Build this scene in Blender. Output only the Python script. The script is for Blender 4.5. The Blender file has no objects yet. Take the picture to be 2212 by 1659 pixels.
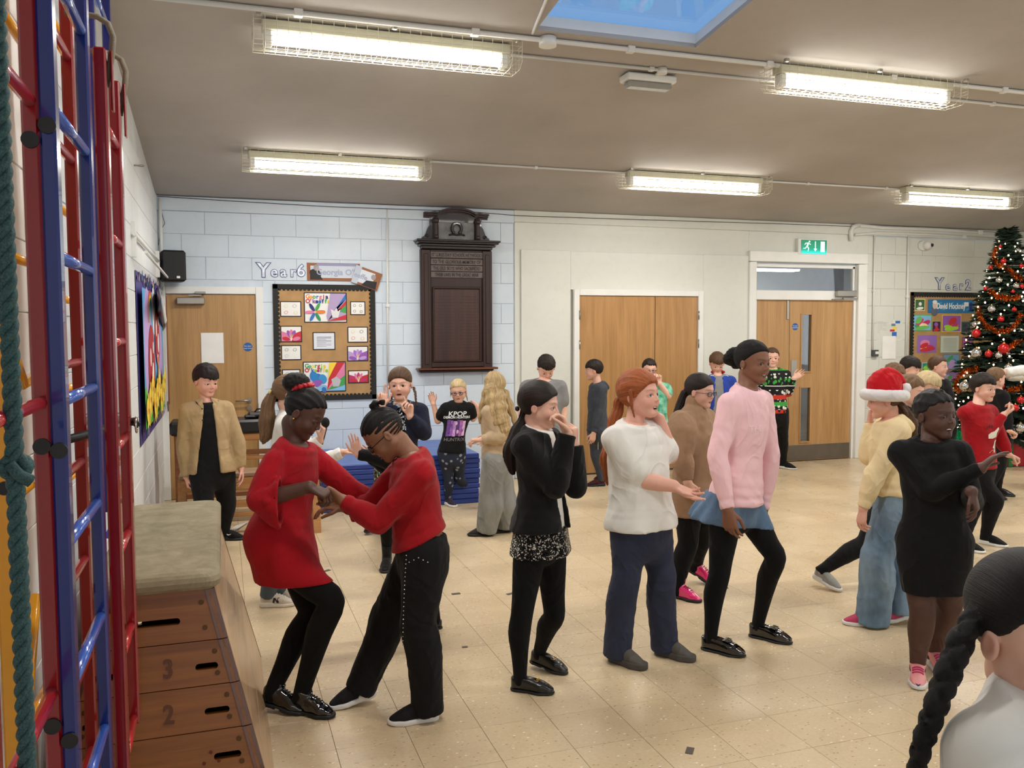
import bpy, math, random, time
import numpy as np
from math import pi, sin, cos, tan, atan2, sqrt, radians
from mathutils import Vector, Matrix
from concurrent.futures import ThreadPoolExecutor
T0 = time.time()
random.seed(7)
rng = np.random.default_rng(7)
scene = bpy.context.scene
C = scene.collection

# ---------------------------------------------------------------- camera, world, lights, exposure
F = 1865.4; CX = 1106.0; CY = 829.5
EYE = np.array([0.0, 0.0, 1.6907]); YAW, PIT, ROLL = .3228, .0623, -.0041
WALL = 9.264; LEFT = -.59; RIGHT = 10.85; SL = .115; ZB = 3.03
_f = np.array([sin(YAW)*cos(PIT), cos(YAW)*cos(PIT), -sin(PIT)])
_r = np.array([cos(YAW), -sin(YAW), 0.0]); _u = np.cross(_r, _f)
CR = _r*cos(ROLL)+_u*sin(ROLL); CU = -_r*sin(ROLL)+_u*cos(ROLL); CF = _f
cam = bpy.data.cameras.new('camera'); camo = bpy.data.objects.new('camera', cam); C.objects.link(camo)
M = Matrix(((CR[0], CU[0], -CF[0], 0), (CR[1], CU[1], -CF[1], 0), (CR[2], CU[2], -CF[2], EYE[2]), (0, 0, 0, 1)))
camo.matrix_world = M
cam.sensor_width = 36; cam.lens = 36*F/2212; cam.clip_start = .05
scene.camera = camo

w = bpy.data.worlds.new('world'); scene.world = w; w.use_nodes = True
bg = w.node_tree.nodes['Background']; bg.inputs[0].default_value = (.20, .385, .70, 1); bg.inputs[1].default_value = 1.0
def area(name, loc, rot, sx, sy, power, col):
    l = bpy.data.lights.new(name, 'AREA'); l.shape = 'RECTANGLE'; l.size = sx; l.size_y = sy; l.energy = power; l.color = col
    o = bpy.data.objects.new(name, l); o.location = loc; o.rotation_euler = rot; C.objects.link(o); return o
# added soft fill lamps, as if from unseen windows behind and at the right
area('soft_fill_light', (3.5, -2.6, 2.1), (radians(82), 0, 0), 8.0, 2.2, 62, (.86, .93, 1))
area('soft_fill_light', (10.6, 3.0, 2.0), (radians(85), 0, radians(90)), 5.0, 2.0, 30, (.86, .93, 1))
vs = scene.view_settings
vs.view_transform = 'Standard'; vs.look = 'None'; vs.exposure = 0.45; vs.gamma = 1; vs.use_curve_mapping = False
scene.cycles.max_bounces = 6; scene.cycles.diffuse_bounces = 4; scene.cycles.glossy_bounces = 3; scene.cycles.transmission_bounces = 4
scene.cycles.sample_clamp_indirect = 4.0; scene.cycles.caustics_reflective = False; scene.cycles.caustics_refractive = False

# ---------------------------------------------------------------- projection helpers (photo pixel -> place in the room)
def ray(u, v): return CF + CR*(u-CX)/F - CU*(v-CY)/F
def PD(u, v, D): return EYE + ray(u, v)*D                       # at depth D along the view
def PZ(u, v, z=0.0):
    d = ray(u, v); return EYE + d*((z-EYE[2])/d[2])
def PY(u, v, y=WALL):
    d = ray(u, v); return EYE + d*(y/d[1])
def PX(u, v, x=LEFT):
    d = ray(u, v); return EYE + d*(x/d[0])
def ceil_z(y): return ZB + SL*(WALL-y)
def PC(u, v, off=0.0):                                           # on the sloped ceiling
    d = ray(u, v); k = (ZB-off + SL*WALL - EYE[2])/(d[2]+SL*d[1]); return EYE + d*k
def px(p):
    q = np.array(p, float)-EYE; return (CX+F*(q@CR)/(q@CF), CY-F*(q@CU)/(q@CF))

# ---------------------------------------------------------------- materials
def lin(c):
    o = []
    for x in c[:3]:
        x = x/255.0; o.append(x/12.92 if x <= .04045 else ((x+.055)/1.055)**2.4)
    return (*o, 1.0)
class NT:
    def __init__(s, name):
        m = bpy.data.materials.new(name); m.use_nodes = True; s.m = m; s.t = m.node_tree; s.n = s.t.nodes; s.l = s.t.links
        s.b = s.n['Principled BSDF']
    def a(s, t, **k):
        n = s.n.new(t)
        for kk, vv in k.items():
            if hasattr(n, kk): setattr(n, kk, vv)
            else: n.inputs[kk.replace('_', ' ')].default_value = vv
        return n
    def L(s, o, i): s.l.new(o, i)
    def co(s, sc=(1, 1, 1), kind='Object'):
        t = s.a('ShaderNodeTexCoord'); mp = s.a('ShaderNodeMapping'); mp.inputs['Scale'].default_value = sc
        s.L(t.outputs[kind], mp.inputs[0]); return mp.outputs[0]
    def noise(s, vec, scale, detail=4, rough=.5, dist=0):
        n = s.a('ShaderNodeTexNoise'); n.inputs['Scale'].default_value = scale; n.inputs['Detail'].default_value = detail
        n.inputs['Roughness'].default_value = rough; n.inputs['Distortion'].default_value = dist
        if vec is not None: s.L(vec, n.inputs['Vector'])
        return n.outputs['Fac']
    def ramp(s, fac, stops, interp='LINEAR'):
        r = s.a('ShaderNodeValToRGB'); e = r.color_ramp; e.interpolation = interp
        while len(e.elements) > 1: e.elements.remove(e.elements[-1])
        e.elements[0].position = stops[0][0]; e.elements[0].color = stops[0][1]
        for p, c in stops[1:]:
            x = e.elements.new(p); x.color = c
        s.L(fac, r.inputs[0]); return r.outputs[0]
    def bump(s, h, strength=.3, dist=.01):
        b = s.a('ShaderNodeBump'); b.inputs['Strength'].default_value = strength; b.inputs['Distance'].default_value = dist
        s.L(h, b.inputs['Height']); s.L(b.outputs[0], s.b.inputs['Normal'])
    def mul(s, a, b, fac=1.0, mode='MULTIPLY'):
        m = s.a('ShaderNodeMix', data_type='RGBA', blend_type=mode); m.inputs[0].default_value = fac
        for x, i in ((a, 6), (b, 7)):
            if isinstance(x, tuple): m.inputs[i].default_value = x
            else: s.L(x, m.inputs[i])
        return m.outputs[2]
MC = {}
def g3(v): return (v, v, v, 1)
def mat(name, col, rough=.6, metal=0, var=.08, vs_=6.0, bump=0, bs=200, coat=0, emit=None, es=1, spec=.5, sheen=0):
    if name in MC: return MC[name]
    k = NT(name); c = lin(col)
    if var:
        f = k.noise(k.co(), vs_, 3)
        col_ = k.ramp(f, [(.3, tuple(x*(1-var) for x in c[:3])+(1,)), (.7, tuple(min(1, x*(1+var)) for x in c[:3])+(1,))])
        k.L(col_, k.b.inputs['Base Color'])
    else: k.b.inputs['Base Color'].default_value = c
    k.b.inputs['Roughness'].default_value = rough; k.b.inputs['Metallic'].default_value = metal
    k.b.inputs['Coat Weight'].default_value = coat; k.b.inputs['Specular IOR Level'].default_value = spec
    if sheen: k.b.inputs['Sheen Weight'].default_value = sheen; k.b.inputs['Sheen Roughness'].default_value = .4
    if bump: k.bump(k.noise(k.co(), bs, 2), bump, .002)
    if emit: k.b.inputs['Emission Color'].default_value = lin(emit); k.b.inputs['Emission Strength'].default_value = es
    MC[name] = k.m; return k.m
def wood(name, c1, c2, axis=2, rough=.4, scale=1.0, coat=.0):
    if name in MC: return MC[name]
    k = NT(name); s = [14*scale, 14*scale, 14*scale]; s[axis] = 1.0*scale
    v = k.co(tuple(s)); n = k.noise(v, 1.6, 6, .62, .8)
    v2 = k.co(tuple(x*5 if i != axis else x*2 for i, x in enumerate(s))); n2 = k.noise(v2, 2.0, 3, .6)
    c = k.ramp(n, [(.28, lin(c1)), (.72, lin(c2))])
    c = k.mul(c, k.ramp(n2, [(.3, g3(.8)), (.6, g3(1))]), .8)
    k.L(c, k.b.inputs['Base Color']); k.b.inputs['Roughness'].default_value = rough; k.b.inputs['Coat Weight'].default_value = coat
    k.bump(n2, .08, .002); MC[name] = k.m; return k.m

# ---------------------------------------------------------------- mesh builder
class MB:
    def __init__(s): s.v = []; s.f = []; s.mi = []; s.sm = []; s.uv = {}
    def add(s, vs, fs, mi=0, sm=False):
        o = len(s.v); s.v += [tuple(map(float, x)) for x in vs]; s.f += [tuple(i+o for i in f) for f in fs]
        s.mi += [mi]*len(fs); s.sm += [sm]*len(fs); return s
    def box(s, c, d, rz=0, b=0, mi=0, R=None):
        hx, hy, hz = d[0]/2, d[1]/2, d[2]/2
        if b:
            b = min(b, hx*.9, hy*.9, hz*.9); vs = []; 
            for sx in (-1, 1):
                for sy in (-1, 1):
                    for sz in (-1, 1):
                        vs += [(sx*hx, sy*(hy-b), sz*(hz-b)), (sx*(hx-b), sy*hy, sz*(hz-b)), (sx*(hx-b), sy*(hy-b), sz*hz)]
            def I(sx, sy, sz, k): return ((sx > 0)*4+(sy > 0)*2+(sz > 0))*3+k
            fs = []
            for q in (-1, 1):
                fs.append((I(q, -1, -1, 0), I(q, 1, -1, 0), I(q, 1, 1, 0), I(q, -1, 1, 0))[::q])
                fs.append((I(1, q, -1, 1), I(-1, q, -1, 1), I(-1, q, 1, 1), I(1, q, 1, 1))[::q])
                fs.append((I(-1, -1, q, 2), I(1, -1, q, 2), I(1, 1, q, 2), I(-1, 1, q, 2))[::q])
            for sx in (-1, 1):
                for sy in (-1, 1):
                    k = sx*sy
                    fs.append((I(sx, sy, -1, 0), I(sx, sy, -1, 1), I(sx, sy, 1, 1), I(sx, sy, 1, 0))[::k])
            for sx in (-1, 1):
                for sz in (-1, 1):
                    k = -sx*sz
                    fs.append((I(sx, -1, sz, 0), I(sx, -1, sz, 2), I(sx, 1, sz, 2), I(sx, 1, sz, 0))[::k])
            for sy in (-1, 1):
                for sz in (-1, 1):
                    k = sy*sz
                    fs.append((I(-1, sy, sz, 1), I(-1, sy, sz, 2), I(1, sy, sz, 2), I(1, sy, sz, 1))[::k])
            for sx in (-1, 1):
                for sy in (-1, 1):
                    for sz in (-1, 1):
                        k = sx*sy*sz
                        fs.append((I(sx, sy, sz, 0), I(sx, sy, sz, 1), I(sx, sy, sz, 2))[::k])
        else:
            vs = [(x*hx, y*hy, z*hz) for z in (-1, 1) for y in (-1, 1) for x in (-1, 1)]
            fs = [(0, 2, 3, 1), (4, 5, 7, 6), (0, 1, 5, 4), (2, 6, 7, 3), (0, 4, 6, 2), (1, 3, 7, 5)]
        ca, sa = cos(rz), sin(rz)
        if R is not None: vs = [tuple(np.asarray(R)@np.array(q)) for q in vs]
        vs = [(c[0]+x*ca-y*sa, c[1]+x*sa+y*ca, c[2]+z) for x, y, z in vs]
        return s.add(vs, fs, mi)
    def tube(s, pts, r, n=8, cap=True, mi=0, sm=True, closed=False, tw=0):
        P = [np.array(p, float) for p in pts]; m = len(P); rs = r if hasattr(r, '__len__') else [r]*m
        up = None; vs = []
        for i in range(m):
            if closed: t = P[(i+1) % m]-P[i-1]
            else: t = P[min(i+1, m-1)]-P[max(i-1, 0)]
            t = t/(np.linalg.norm(t)+1e-12)
            if up is None: up = np.array([0, 0, 1.0]) if abs(t[2]) < .9 else np.array([1.0, 0, 0])
            a = up-t*(up@t); a /= np.linalg.norm(a)+1e-12; b = np.cross(t, a); up = a
            for k in range(n):
                th = 2*pi*k/n+tw*i; vs.append(P[i]+(a*cos(th)+b*sin(th))*rs[i])
        fs = []
        for i in range(m if closed else m-1):
            j = (i+1) % m
            for k in range(n):
                k2 = (k+1) % n; fs.append((i*n+k, i*n+k2, j*n+k2, j*n+k))
        s.add(vs, fs, mi, sm)
        if cap and not closed:
            o = len(s.v)-len(vs)
            s.f += [tuple(o+k for k in range(n))[::-1], tuple(o+(m-1)*n+k for k in range(n))]; s.mi += [mi]*2; s.sm += [False]*2
        return s
    def cyl(s, a, b, r, n=16, mi=0, r2=None, sm=True): return s.tube([a, b], [r, r if r2 is None else r2], n, True, mi, sm)
    def lathe(s, prof, c=(0, 0, 0), n=20, mi=0, R=None):
        vs = []
        for r, z in prof:
            for k in range(n):
                p = np.array([r*cos(2*pi*k/n), r*sin(2*pi*k/n), z])
                if R is not None: p = R@p
                vs.append(p+np.array(c))
        m = len(prof); fs = []
        for i in range(m-1):
            for k in range(n):
                k2 = (k+1) % n; fs.append((i*n+k, i*n+k2, (i+1)*n+k2, (i+1)*n+k))
        return s.add(vs, fs, mi, True)
    def prism(s, poly, y0, y1, mi=0, plane='xz', o=(0, 0, 0), sm=False):
        n = len(poly); vs = []
        for y in (y0, y1):
            for a, b in poly:
                p = {'xz': (a, y, b), 'xy': (a, b, y), 'yz': (y, a, b)}[plane]
                vs.append((p[0]+o[0], p[1]+o[1], p[2]+o[2]))
        fs = [tuple(range(n)), tuple(range(2*n-1, n-1, -1))]
        for i in range(n): j = (i+1) % n; fs.append((i, i+n, j+n, j))
        return s.add(vs, fs, mi, sm)
    def quadgrid(s, fn, nu, nv, mi=0, sm=True):
        vs = [fn(i/nu, j/nv) for j in range(nv+1) for i in range(nu+1)]
        fs = [(j*(nu+1)+i, j*(nu+1)+i+1, (j+1)*(nu+1)+i+1, (j+1)*(nu+1)+i) for j in range(nv) for i in range(nu)]
        o = len(s.v)
        for j in range(nv+1):
            for i in range(nu+1): s.uv[o+j*(nu+1)+i] = (i/nu, j/nv)
        return s.add(vs, fs, mi, sm)
    def mesh(s, name, mats, loc=None):
        me = bpy.data.meshes.new(name)
        V = np.array(s.v, dtype=np.float32).reshape(-1, 3)
        if loc is not None: V = V-np.array(loc, dtype=np.float32)
        me.from_pydata(V.tolist(), [], s.f)
        for m in (mats if isinstance(mats, (list, tuple)) else [mats]): me.materials.append(m)
        me.polygons.foreach_set('material_index', np.array(s.mi, dtype=np.int32)); me.polygons.foreach_set('use_smooth', np.array(s.sm, dtype=bool))
        if s.uv:
            ul = me.uv_layers.new(name='UVMap'); vi = np.zeros(len(me.loops), dtype=np.int32); me.loops.foreach_get('vertex_index', vi)
            A = np.zeros((len(s.v), 2), dtype=np.float32)
            for k, t in s.uv.items(): A[k] = t
            ul.data.foreach_set('uv', A[vi].ravel())
        return me
    def build(s, name, mats, parent=None, kind=None, label=None):
        loc = wloc(parent) if parent is not None else (np.mean(np.array(s.v), 0) if len(s.v) else (0, 0, 0))
        me = s.mesh(name, mats, loc); o = bpy.data.objects.new(name, me); C.objects.link(o)
        if parent is not None: o.parent = parent
        else: o.location = tuple(float(x) for x in loc)
        if kind: o['kind'] = kind
        if label: o['label'] = label
        return o
def wloc(o):
    l = np.zeros(3)
    while o is not None: l = l+np.array(o.location); o = o.parent
    return l
def thing(name, label, cat, loc, group=None):
    o = bpy.data.objects.new(name, None); o.empty_display_size = .1; C.objects.link(o); o.location = tuple(float(x) for x in loc)
    o['label'] = label; o['category'] = cat
    if group: o['group'] = group
    return o
def tag(o, label, cat, group=None, kind=None):
    o['label'] = label; o['category'] = cat
    if group: o['group'] = group
    if kind: o['kind'] = kind
    return o
def inst(me, name, loc, parent, rot=None, scale=None, kind=None):
    o = bpy.data.objects.new(name, me); C.objects.link(o); o.parent = parent
    b = wloc(parent) if parent is not None else np.zeros(3)
    o.location = tuple(float(a-c) for a, c in zip(loc, b))
    if rot: o.rotation_euler = rot
    if scale: o.scale = scale
    return o
def struct(o): o['kind'] = 'structure'; return o
dg = None
def text_mb(txt, size, font_bold=False, extrude=.002, offset=0.0, space=1.0, align='CENTER'):
    cu = bpy.data.curves.new('t', 'FONT'); cu.body = txt; cu.size = size; cu.extrude = extrude; cu.offset = offset; cu.resolution_u = 3
    cu.space_character = space; cu.align_x = align; cu.align_y = 'CENTER'
    o = bpy.data.objects.new('t', cu); C.objects.link(o)
    d = bpy.context.evaluated_depsgraph_get(); me = bpy.data.meshes.new_from_object(o.evaluated_get(d))
    V = [tuple(v.co) for v in me.vertices]; Fs = [tuple(p.vertices) for p in me.polygons]
    bpy.data.objects.remove(o); bpy.data.curves.remove(cu); bpy.data.meshes.remove(me)
    return V, Fs
def add_text(mb, txt, size, org, ex=(1, 0, 0), ey=(0, 0, 1), mi=0, extrude=.0015, offset=0.0, space=1.0, align='CENTER', rot=0, sx=1.0):
    V, Fs = text_mb(txt, size, False, extrude, offset, space, align)
    ex = np.array(ex, float); ey = np.array(ey, float); ez = np.cross(ex, ey); org = np.array(org, float)
    c, s_ = cos(rot), sin(rot)
    mb.add([org+ex*(x*sx*c-y*s_)+ey*(x*sx*s_+y*c)+ez*z for x, y, z in V], Fs, mi)
# ================================================================ the room
m_floor = None
def floor_mat():
    k = NT('vinyl_tile'); v = k.co(kind='Object'); geo = k.a('ShaderNodeNewGeometry'); oi = k.a('ShaderNodeObjectInfo')
    pos = geo.outputs['Position']
    n1 = k.noise(pos, 1.7, 3); base = k.ramp(n1, [(.3, lin((205, 182, 146))), (.7, lin((222, 201, 166)))])
    tv = k.ramp(oi.outputs['Random'], [(0, g3(.93)), (1, g3(1.0))]); base = k.mul(base, tv, 1)
    mp = k.a('ShaderNodeMapping'); k.L(pos, mp.inputs[0]); mp.inputs['Scale'].default_value = (1, 1.8, 1); mp.inputs['Rotation'].default_value = (0, 0, .6)
    vo = k.a('ShaderNodeTexVoronoi'); vo.inputs['Scale'].default_value = 40; k.L(mp.outputs[0], vo.inputs['Vector'])
    fl = k.ramp(vo.outputs['Distance'], [(.0, g3(1)), (.20, g3(1)), (.27, g3(0))])
    cc = k.ramp(vo.outputs['Color'], [(.0, lin((176, 144, 108))), (.30, lin((205, 182, 146))), (.62, lin((222, 200, 165))), (.8, lin((250, 240, 220)))], 'CONSTANT')
    m = k.a('ShaderNodeMix', data_type='RGBA'); k.L(fl, m.inputs[0]); k.L(base, m.inputs[6]); k.L(cc, m.inputs[7])
    n3 = k.noise(pos, 60, 4, .7); col = k.mul(m.outputs[2], k.ramp(n3, [(.35, g3(.92)), (.6, g3(1.0))]), 1)
    k.L(col, k.b.inputs['Base Color'])
    k.L(k.ramp(k.noise(pos, 3, 3), [(.3, g3(.24)), (.7, g3(.38))]), k.b.inputs['Roughness'])
    k.bump(k.noise(pos, 9, 2), .04, .004); return k.m
m_floor = floor_mat()
m_grout = mat('floor_joint', (120, 98, 74), .8)
T = .3048; TX0, TY0 = 1.6156, 3.7516
# floor slab under the tiles
mb = MB(); mb.box(((LEFT+RIGHT)/2, 3.2, -.054), (RIGHT-LEFT+.6, 16.8, .1)); floor = struct(mb.build('floor', m_grout))
tm = MB(); b = .0012; tm.box((0, 0, -.002), (T-.0016, T-.0016, .004), b=.0008); tile_me = tm.mesh('floor_tile', m_floor)
tiles = []
for i in range(-9, 32):
    for j in range(-20, 20):
        cx, cy = TX0+(i+.5)*T, TY0+(j+.5)*T
        if cx < LEFT-.1 or cx > RIGHT+.1 or cy > WALL+.1 or cy < -3: continue
        q = np.array([cx, cy, 0])-EYE; D = q@CF
        u, v = px((cx, cy, 0)) if D > .3 else (-9e3, -9e3)
        vis = D > .3 and -60 < u < 2270 and v < 1740
        tiles.append((0 if vis else 1, D, cx, cy))
tiles.sort()
for k_, (a_, D, cx, cy) in enumerate(tiles[:300]):
    o = inst(tile_me, 'floor_tile', (cx, cy, 0), floor)
mb = MB()
for a_, D, cx, cy in tiles[300:]: mb.box((cx, cy, -.002), (T-.0016, T-.0016, .004))
o = mb.build('floor_tiles', m_floor, floor, kind='stuff')

# walls
def paint(name, c1, c2, rough=.55, b=.12):
    k = NT(name); g = k.a('ShaderNodeNewGeometry').outputs['Position']
    col = k.ramp(k.noise(g, 1.3, 4), [(.3, lin(c1)), (.7, lin(c2))]); sm = k.noise(g, 12, 5, .7)
    col = k.mul(col, k.ramp(sm, [(.25, g3(.93)), (.5, g3(1))]), .7); k.L(col, k.b.inputs['Base Color'])
    k.b.inputs['Roughness'].default_value = rough; k.bump(k.noise(g, 90, 3), b, .003); return k.m
m_blue = paint('pale_blue_wall_paint', (204, 217, 229), (215, 226, 236))
m_cream = paint('cream_wall_paint', (214, 216, 208), (222, 223, 215))
m_whitew = paint('white_wall_paint', (216, 220, 222), (228, 230, 230))
m_joint = mat('painted_mortar', (204, 215, 226), .7)
m_jointw = mat('white_mortar', (214, 216, 216), .7)
m_ceil = paint('ceiling_paint', (170, 165, 160), (182, 177, 172), .8, .2)
m_white = mat('white_gloss_paint', (232, 232, 228), .35, var=.03)
m_plastic = mat('white_plastic', (225, 226, 222), .4, var=.03)
m_metal = mat('brushed_steel', (170, 165, 155), .32, .9, var=.05)
m_dark = mat('black_plastic', (22, 22, 24), .5)
m_chrome = mat('chrome', (200, 200, 200), .15, 1.0, var=0)
D3L, D3R, D3T = 6.27, 7.80, 2.50
mb = MB()
def wb(x0, x1, z0, z1, y0=WALL, y1=WALL+.22): mb.box(((x0+x1)/2, (y0+y1)/2, (z0+z1)/2), (x1-x0, y1-y0, z1-z0))
wb(LEFT-.3, D3L, 0, 3.03); wb(D3R, RIGHT+.3, 0, 3.03); wb(D3L, D3R, D3T, 3.03)
wall_back = struct(mb.build('wall_back', [m_joint]))
mb = MB(); mb.box((LEFT-.11, 3.3, 2.2), (.22, 12.6, 4.6)); wall_left = struct(mb.build('wall_left', m_jointw))
mb = MB(); mb.box((RIGHT+.11, 3.3, 2.2), (.22, 12.6, 4.6)); wall_right = struct(mb.build('wall_right', m_whitew))
mb = MB(); mb.box((5, -3.05, 2.2), (12.5, .22, 4.6)); wall_front = struct(mb.build('wall_front', m_whitew))
# painted concrete blocks, each its own piece with recessed joints
BW, BH = .445, .2245
def block_me(w_, h_, m, name='block'):
    q = MB(); q.box((0, 0, 0), (w_-.0035, .009, h_-.0035), b=.0022); return q.mesh(name, m)
bm_cache = {}
def blocks(parent, x0, x1, z0, z1, m, key, skip=(), ya=WALL, rot=0, lim=400):
    n = 0; row = 0; z = z0
    while z < z1-.03:
        h_ = min(BH, z1-z); x = x0-(BW/2 if row % 2 else 0)
        while x < x1-.01:
            a, b_ = max(x, x0), min(x+BW, x1)
            if b_-a > .03:
                segs = [(a, b_)]
                for sx0, sx1, sz0, sz1 in skip:
                    if z+h_*.5 > sz0 and z+h_*.5 < sz1:
                        ns = []
                        for p_, q_ in segs:
                            if p_ < sx0: ns.append((p_, min(q_, sx0)))
                            if q_ > sx1: ns.append((max(p_, sx1), q_))
                        segs = [t for t in ns if t[1]-t[0] > .02]
                for p_, q_ in segs:
                    kk = (key, round(q_-p_, 2), round(h_, 2))
                    if kk not in bm_cache: bm_cache[kk] = block_me(q_-p_, h_, m)
                    c = (p_+q_)/2
                    loc = (c, ya-.003+random.uniform(-.0006, .0006), z+h_/2) if rot == 0 else (ya+.003, c, z+h_/2)
                    inst(bm_cache[kk], 'block', loc, parent, rot=(0, 0, rot) if rot else None)
                    n += 1
            x += BW
        z += BH; row += 1
    return n
nb = blocks(wall_back, LEFT+.0, 3.12, 2.885-BH*13, 2.885, m_blue, 'b', skip=[(-.49, .40, -1, 2.11)])
q = MB(); q.box(((7.95+RIGHT)/2, WALL-.0005, 1.44), (RIGHT-7.95, .001, 2.88)); q.build('mortar_bed', mat('cream_mortar', (214, 216, 208), .7), wall_back)
nb += blocks(wall_back, 7.98, RIGHT, 2.885-BH*13, 2.885, m_cream, 'c')
mb = MB(); mb.box(((LEFT+3.12)/2, WALL-.012, 2.955), (3.12-LEFT, .05, .14), b=.006); mb.build('wall_plate', m_blue, wall_back)
mb = MB(); mb.box(((3.12+RIGHT)/2, WALL-.010, 2.965), (RIGHT-3.12, .045, .13), b=.006); mb.build('wall_plate', m_cream, wall_back)
# smooth plastered part with the raised panel and step
def board(x0, x1, z0, z1, t, m, name, b=.004):
    q = MB(); q.box(((x0+x1)/2, WALL-t/2, (z0+z1)/2), (x1-x0, t, z1-z0), b=b); return q.build(name, m, wall_back)
board(3.13, D3L-.09, 0, 2.9, .014, m_cream, 'plaster'); board(D3L-.09, 7.98, 2.60, 2.9, .014, m_cream, 'plaster')
q = MB(); q.box(((3.20+3.80)/2, WALL-.026, 1.3), (.60, .026, 2.59), b=.004); q.box(((3.80+5.53)/2, WALL-.026, 2.37), (1.73, .026, .44), b=.004)
q.box(((5.53+6.17)/2, WALL-.026, 1.3), (.64, .026, 2.59), b=.004); q.build('wall_panel', m_cream, wall_back)
# left wall blocks: the nearest stretch that shows
blocks(wall_left, 2.2, WALL, .18, 3.03, m_whitew, 'l', ya=LEFT, rot=pi/2)
# ceiling with the skylight opening
SK = [PC(1158, 65), PC(1503, 102)]
skx0, skx1, sky1 = SK[0][0], SK[1][0], (SK[0][1]+SK[1][1])/2
sky0 = sky1-1.25
def cz(x, y): return (x, y, ceil_z(y))
mb = MB()
def cq(x0, x1, y0, y1):
    vs = [cz(x0, y0), cz(x1, y0), cz(x1, y1), cz(x0, y1)]; t = .025
    vs += [(a, b_, c+t) for a, b_, c in vs]
    mb.add(vs, [(0, 3, 2, 1), (4, 5, 6, 7), (0, 1, 5, 4), (1, 2, 6, 5), (2, 3, 7, 6), (3, 0, 4, 7)])
X0, X1, Y0, Y1 = LEFT-.2, RIGHT+.2, -3.1, WALL+.24
cq(X0, skx0, Y0, Y1); cq(skx1, X1, Y0, Y1); cq(skx0, skx1, Y0, sky0); cq(skx0, skx1, sky1, Y1)
ceiling = struct(mb.build('ceiling', m_ceil))
# bulkhead trims on the ceiling beside the skylight (thin cover strip)
mb = MB(); a, b_ = PC(1150, 72, .006), PC(1192, -30, .006); mb.tube([a, a+(b_-a)*3], .009, 6); mb.build('cover_strip', m_whitew, ceiling)
# roof light: upstand and glass
sky = thing('skylight', 'square skylight in the ceiling showing pale blue sky', 'skylight', (skx0, sky1, ceil_z(sky1)+.12))
mb = MB(); H = .09
def edge_(xa, ya, xb, yb):
    ox, oy = (0, .03*(1 if ya > (sky0+sky1)/2 else -1)) if ya == yb else (.03*(1 if xa > (skx0+skx1)/2 else -1), 0)
    p = [(xa, ya, ceil_z(ya)+.026), (xb, yb, ceil_z(yb)+.026), (xb, yb, ceil_z(yb)+H), (xa, ya, ceil_z(ya)+H)]; mb.add(p+[(a+ox, b+oy, c) for a, b, c in p], [(0, 1, 2, 3), (7, 6, 5, 4), (0, 4, 5, 1), (1, 5, 6, 2), (2, 6, 7, 3), (3, 7, 4, 0)])
edge_(skx0, sky0, skx1, sky0); edge_(skx0, sky1, skx1, sky1); edge_(skx0, sky0, skx0, sky1); edge_(skx1, sky0, skx1, sky1)
mb.build('upstand', m_white, sky)
def glassm(name, tint=(235, 240, 242), rough=.02, alpha=.12):
    k = NT(name); k.n.remove(k.b); o = k.n['Material Output']
    tr = k.a('ShaderNodeBsdfTransparent'); tr.inputs[0].default_value = lin(tint); gl = k.a('ShaderNodeBsdfGlossy'); gl.inputs['Roughness'].default_value = rough
    mx = k.a('ShaderNodeMixShader'); mx.inputs[0].default_value = alpha
    k.L(tr.outputs[0], mx.inputs[1]); k.L(gl.outputs[0], mx.inputs[2]); k.L(mx.outputs[0], o.inputs[0]); return k.m
m_glass = glassm('clear_glass')
mb = MB(); g0 = [(x, y, ceil_z(y)+H+.004) for x, y in ((skx0-.03, sky0-.03), (skx1+.03, sky0-.03), (skx1+.03, sky1+.03), (skx0-.03, sky1+.03))]; mb.add(g0+[(a, b, c+.008) for a, b, c in g0], [(0, 3, 2, 1), (4, 5, 6, 7), (0, 1, 5, 4), (1, 2, 6, 5), (2, 3, 7, 6), (3, 0, 4, 7)]); mb.build('glass_pane', m_glass, sky)

# ---------------------------------------------------------------- doors
m_oak = wood('oak_veneer', (166, 126, 76), (194, 154, 102), 2, .38, .55)
m_steel = mat('satin_kick_plate', (120, 112, 102), .4, .8)
mb = MB(); th = .06
def frame(mb, x0, x1, zt, w_=.075, y=WALL, t=.05, side_to=0):
    mb.box((x0-w_/2, y-t/2, (zt+w_)/2), (w_, t, zt+w_), b=.006); mb.box((x1+w_/2, y-t/2, (zt+w_)/2), (w_, t, zt+w_), b=.006)
    mb.box(((x0+x1)/2, y-t/2, zt+w_/2), (x1-x0, t, w_), b=.006)
def leaf(x0, x1, z1, y=WALL-.03, t=.03, z0=.006):
    q = MB(); q.box(((x0+x1)/2, y+t/2, (z0+z1)/2), (x1-x0-.004, t, z1-z0), b=.002); return q
# left single door
door_1 = struct(thing('door_1', 'oak door in a white frame at the far left of the back wall', 'door', (-.1, WALL, 0)))
del door_1['category']
mb = MB(); frame(mb, -.525, .328, 2.065); mb.build('door_frame', m_white, door_1)
leaf(-.525, .328, 2.06).build('door_leaf', m_oak, door_1)
mb = MB(); hy = WALL-.03
mb.cyl((.245, hy, .985), (.245, hy-.012, .985), .026, 20); mb.tube([(.245, hy-.01, .985), (.245, hy-.055, .985), (.22, hy-.06, .985), (.11, hy-.06, .98)], .0095, 10); mb.build('door_handle', m_metal, door_1)
mb = MB(); mb.cyl((.245, hy, .905), (.245, hy-.012, .905), .027, 20); mb.cyl((.245, hy-.01, .905), (.245, hy-.02, .905), .009, 10); mb.build('lock_rose', m_metal, door_1)
mb = MB(); mb.box((-.29, WALL-.065, 1.995), (.26, .06, .065), b=.006); mb.build('door_closer', m_metal, door_1)
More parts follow.
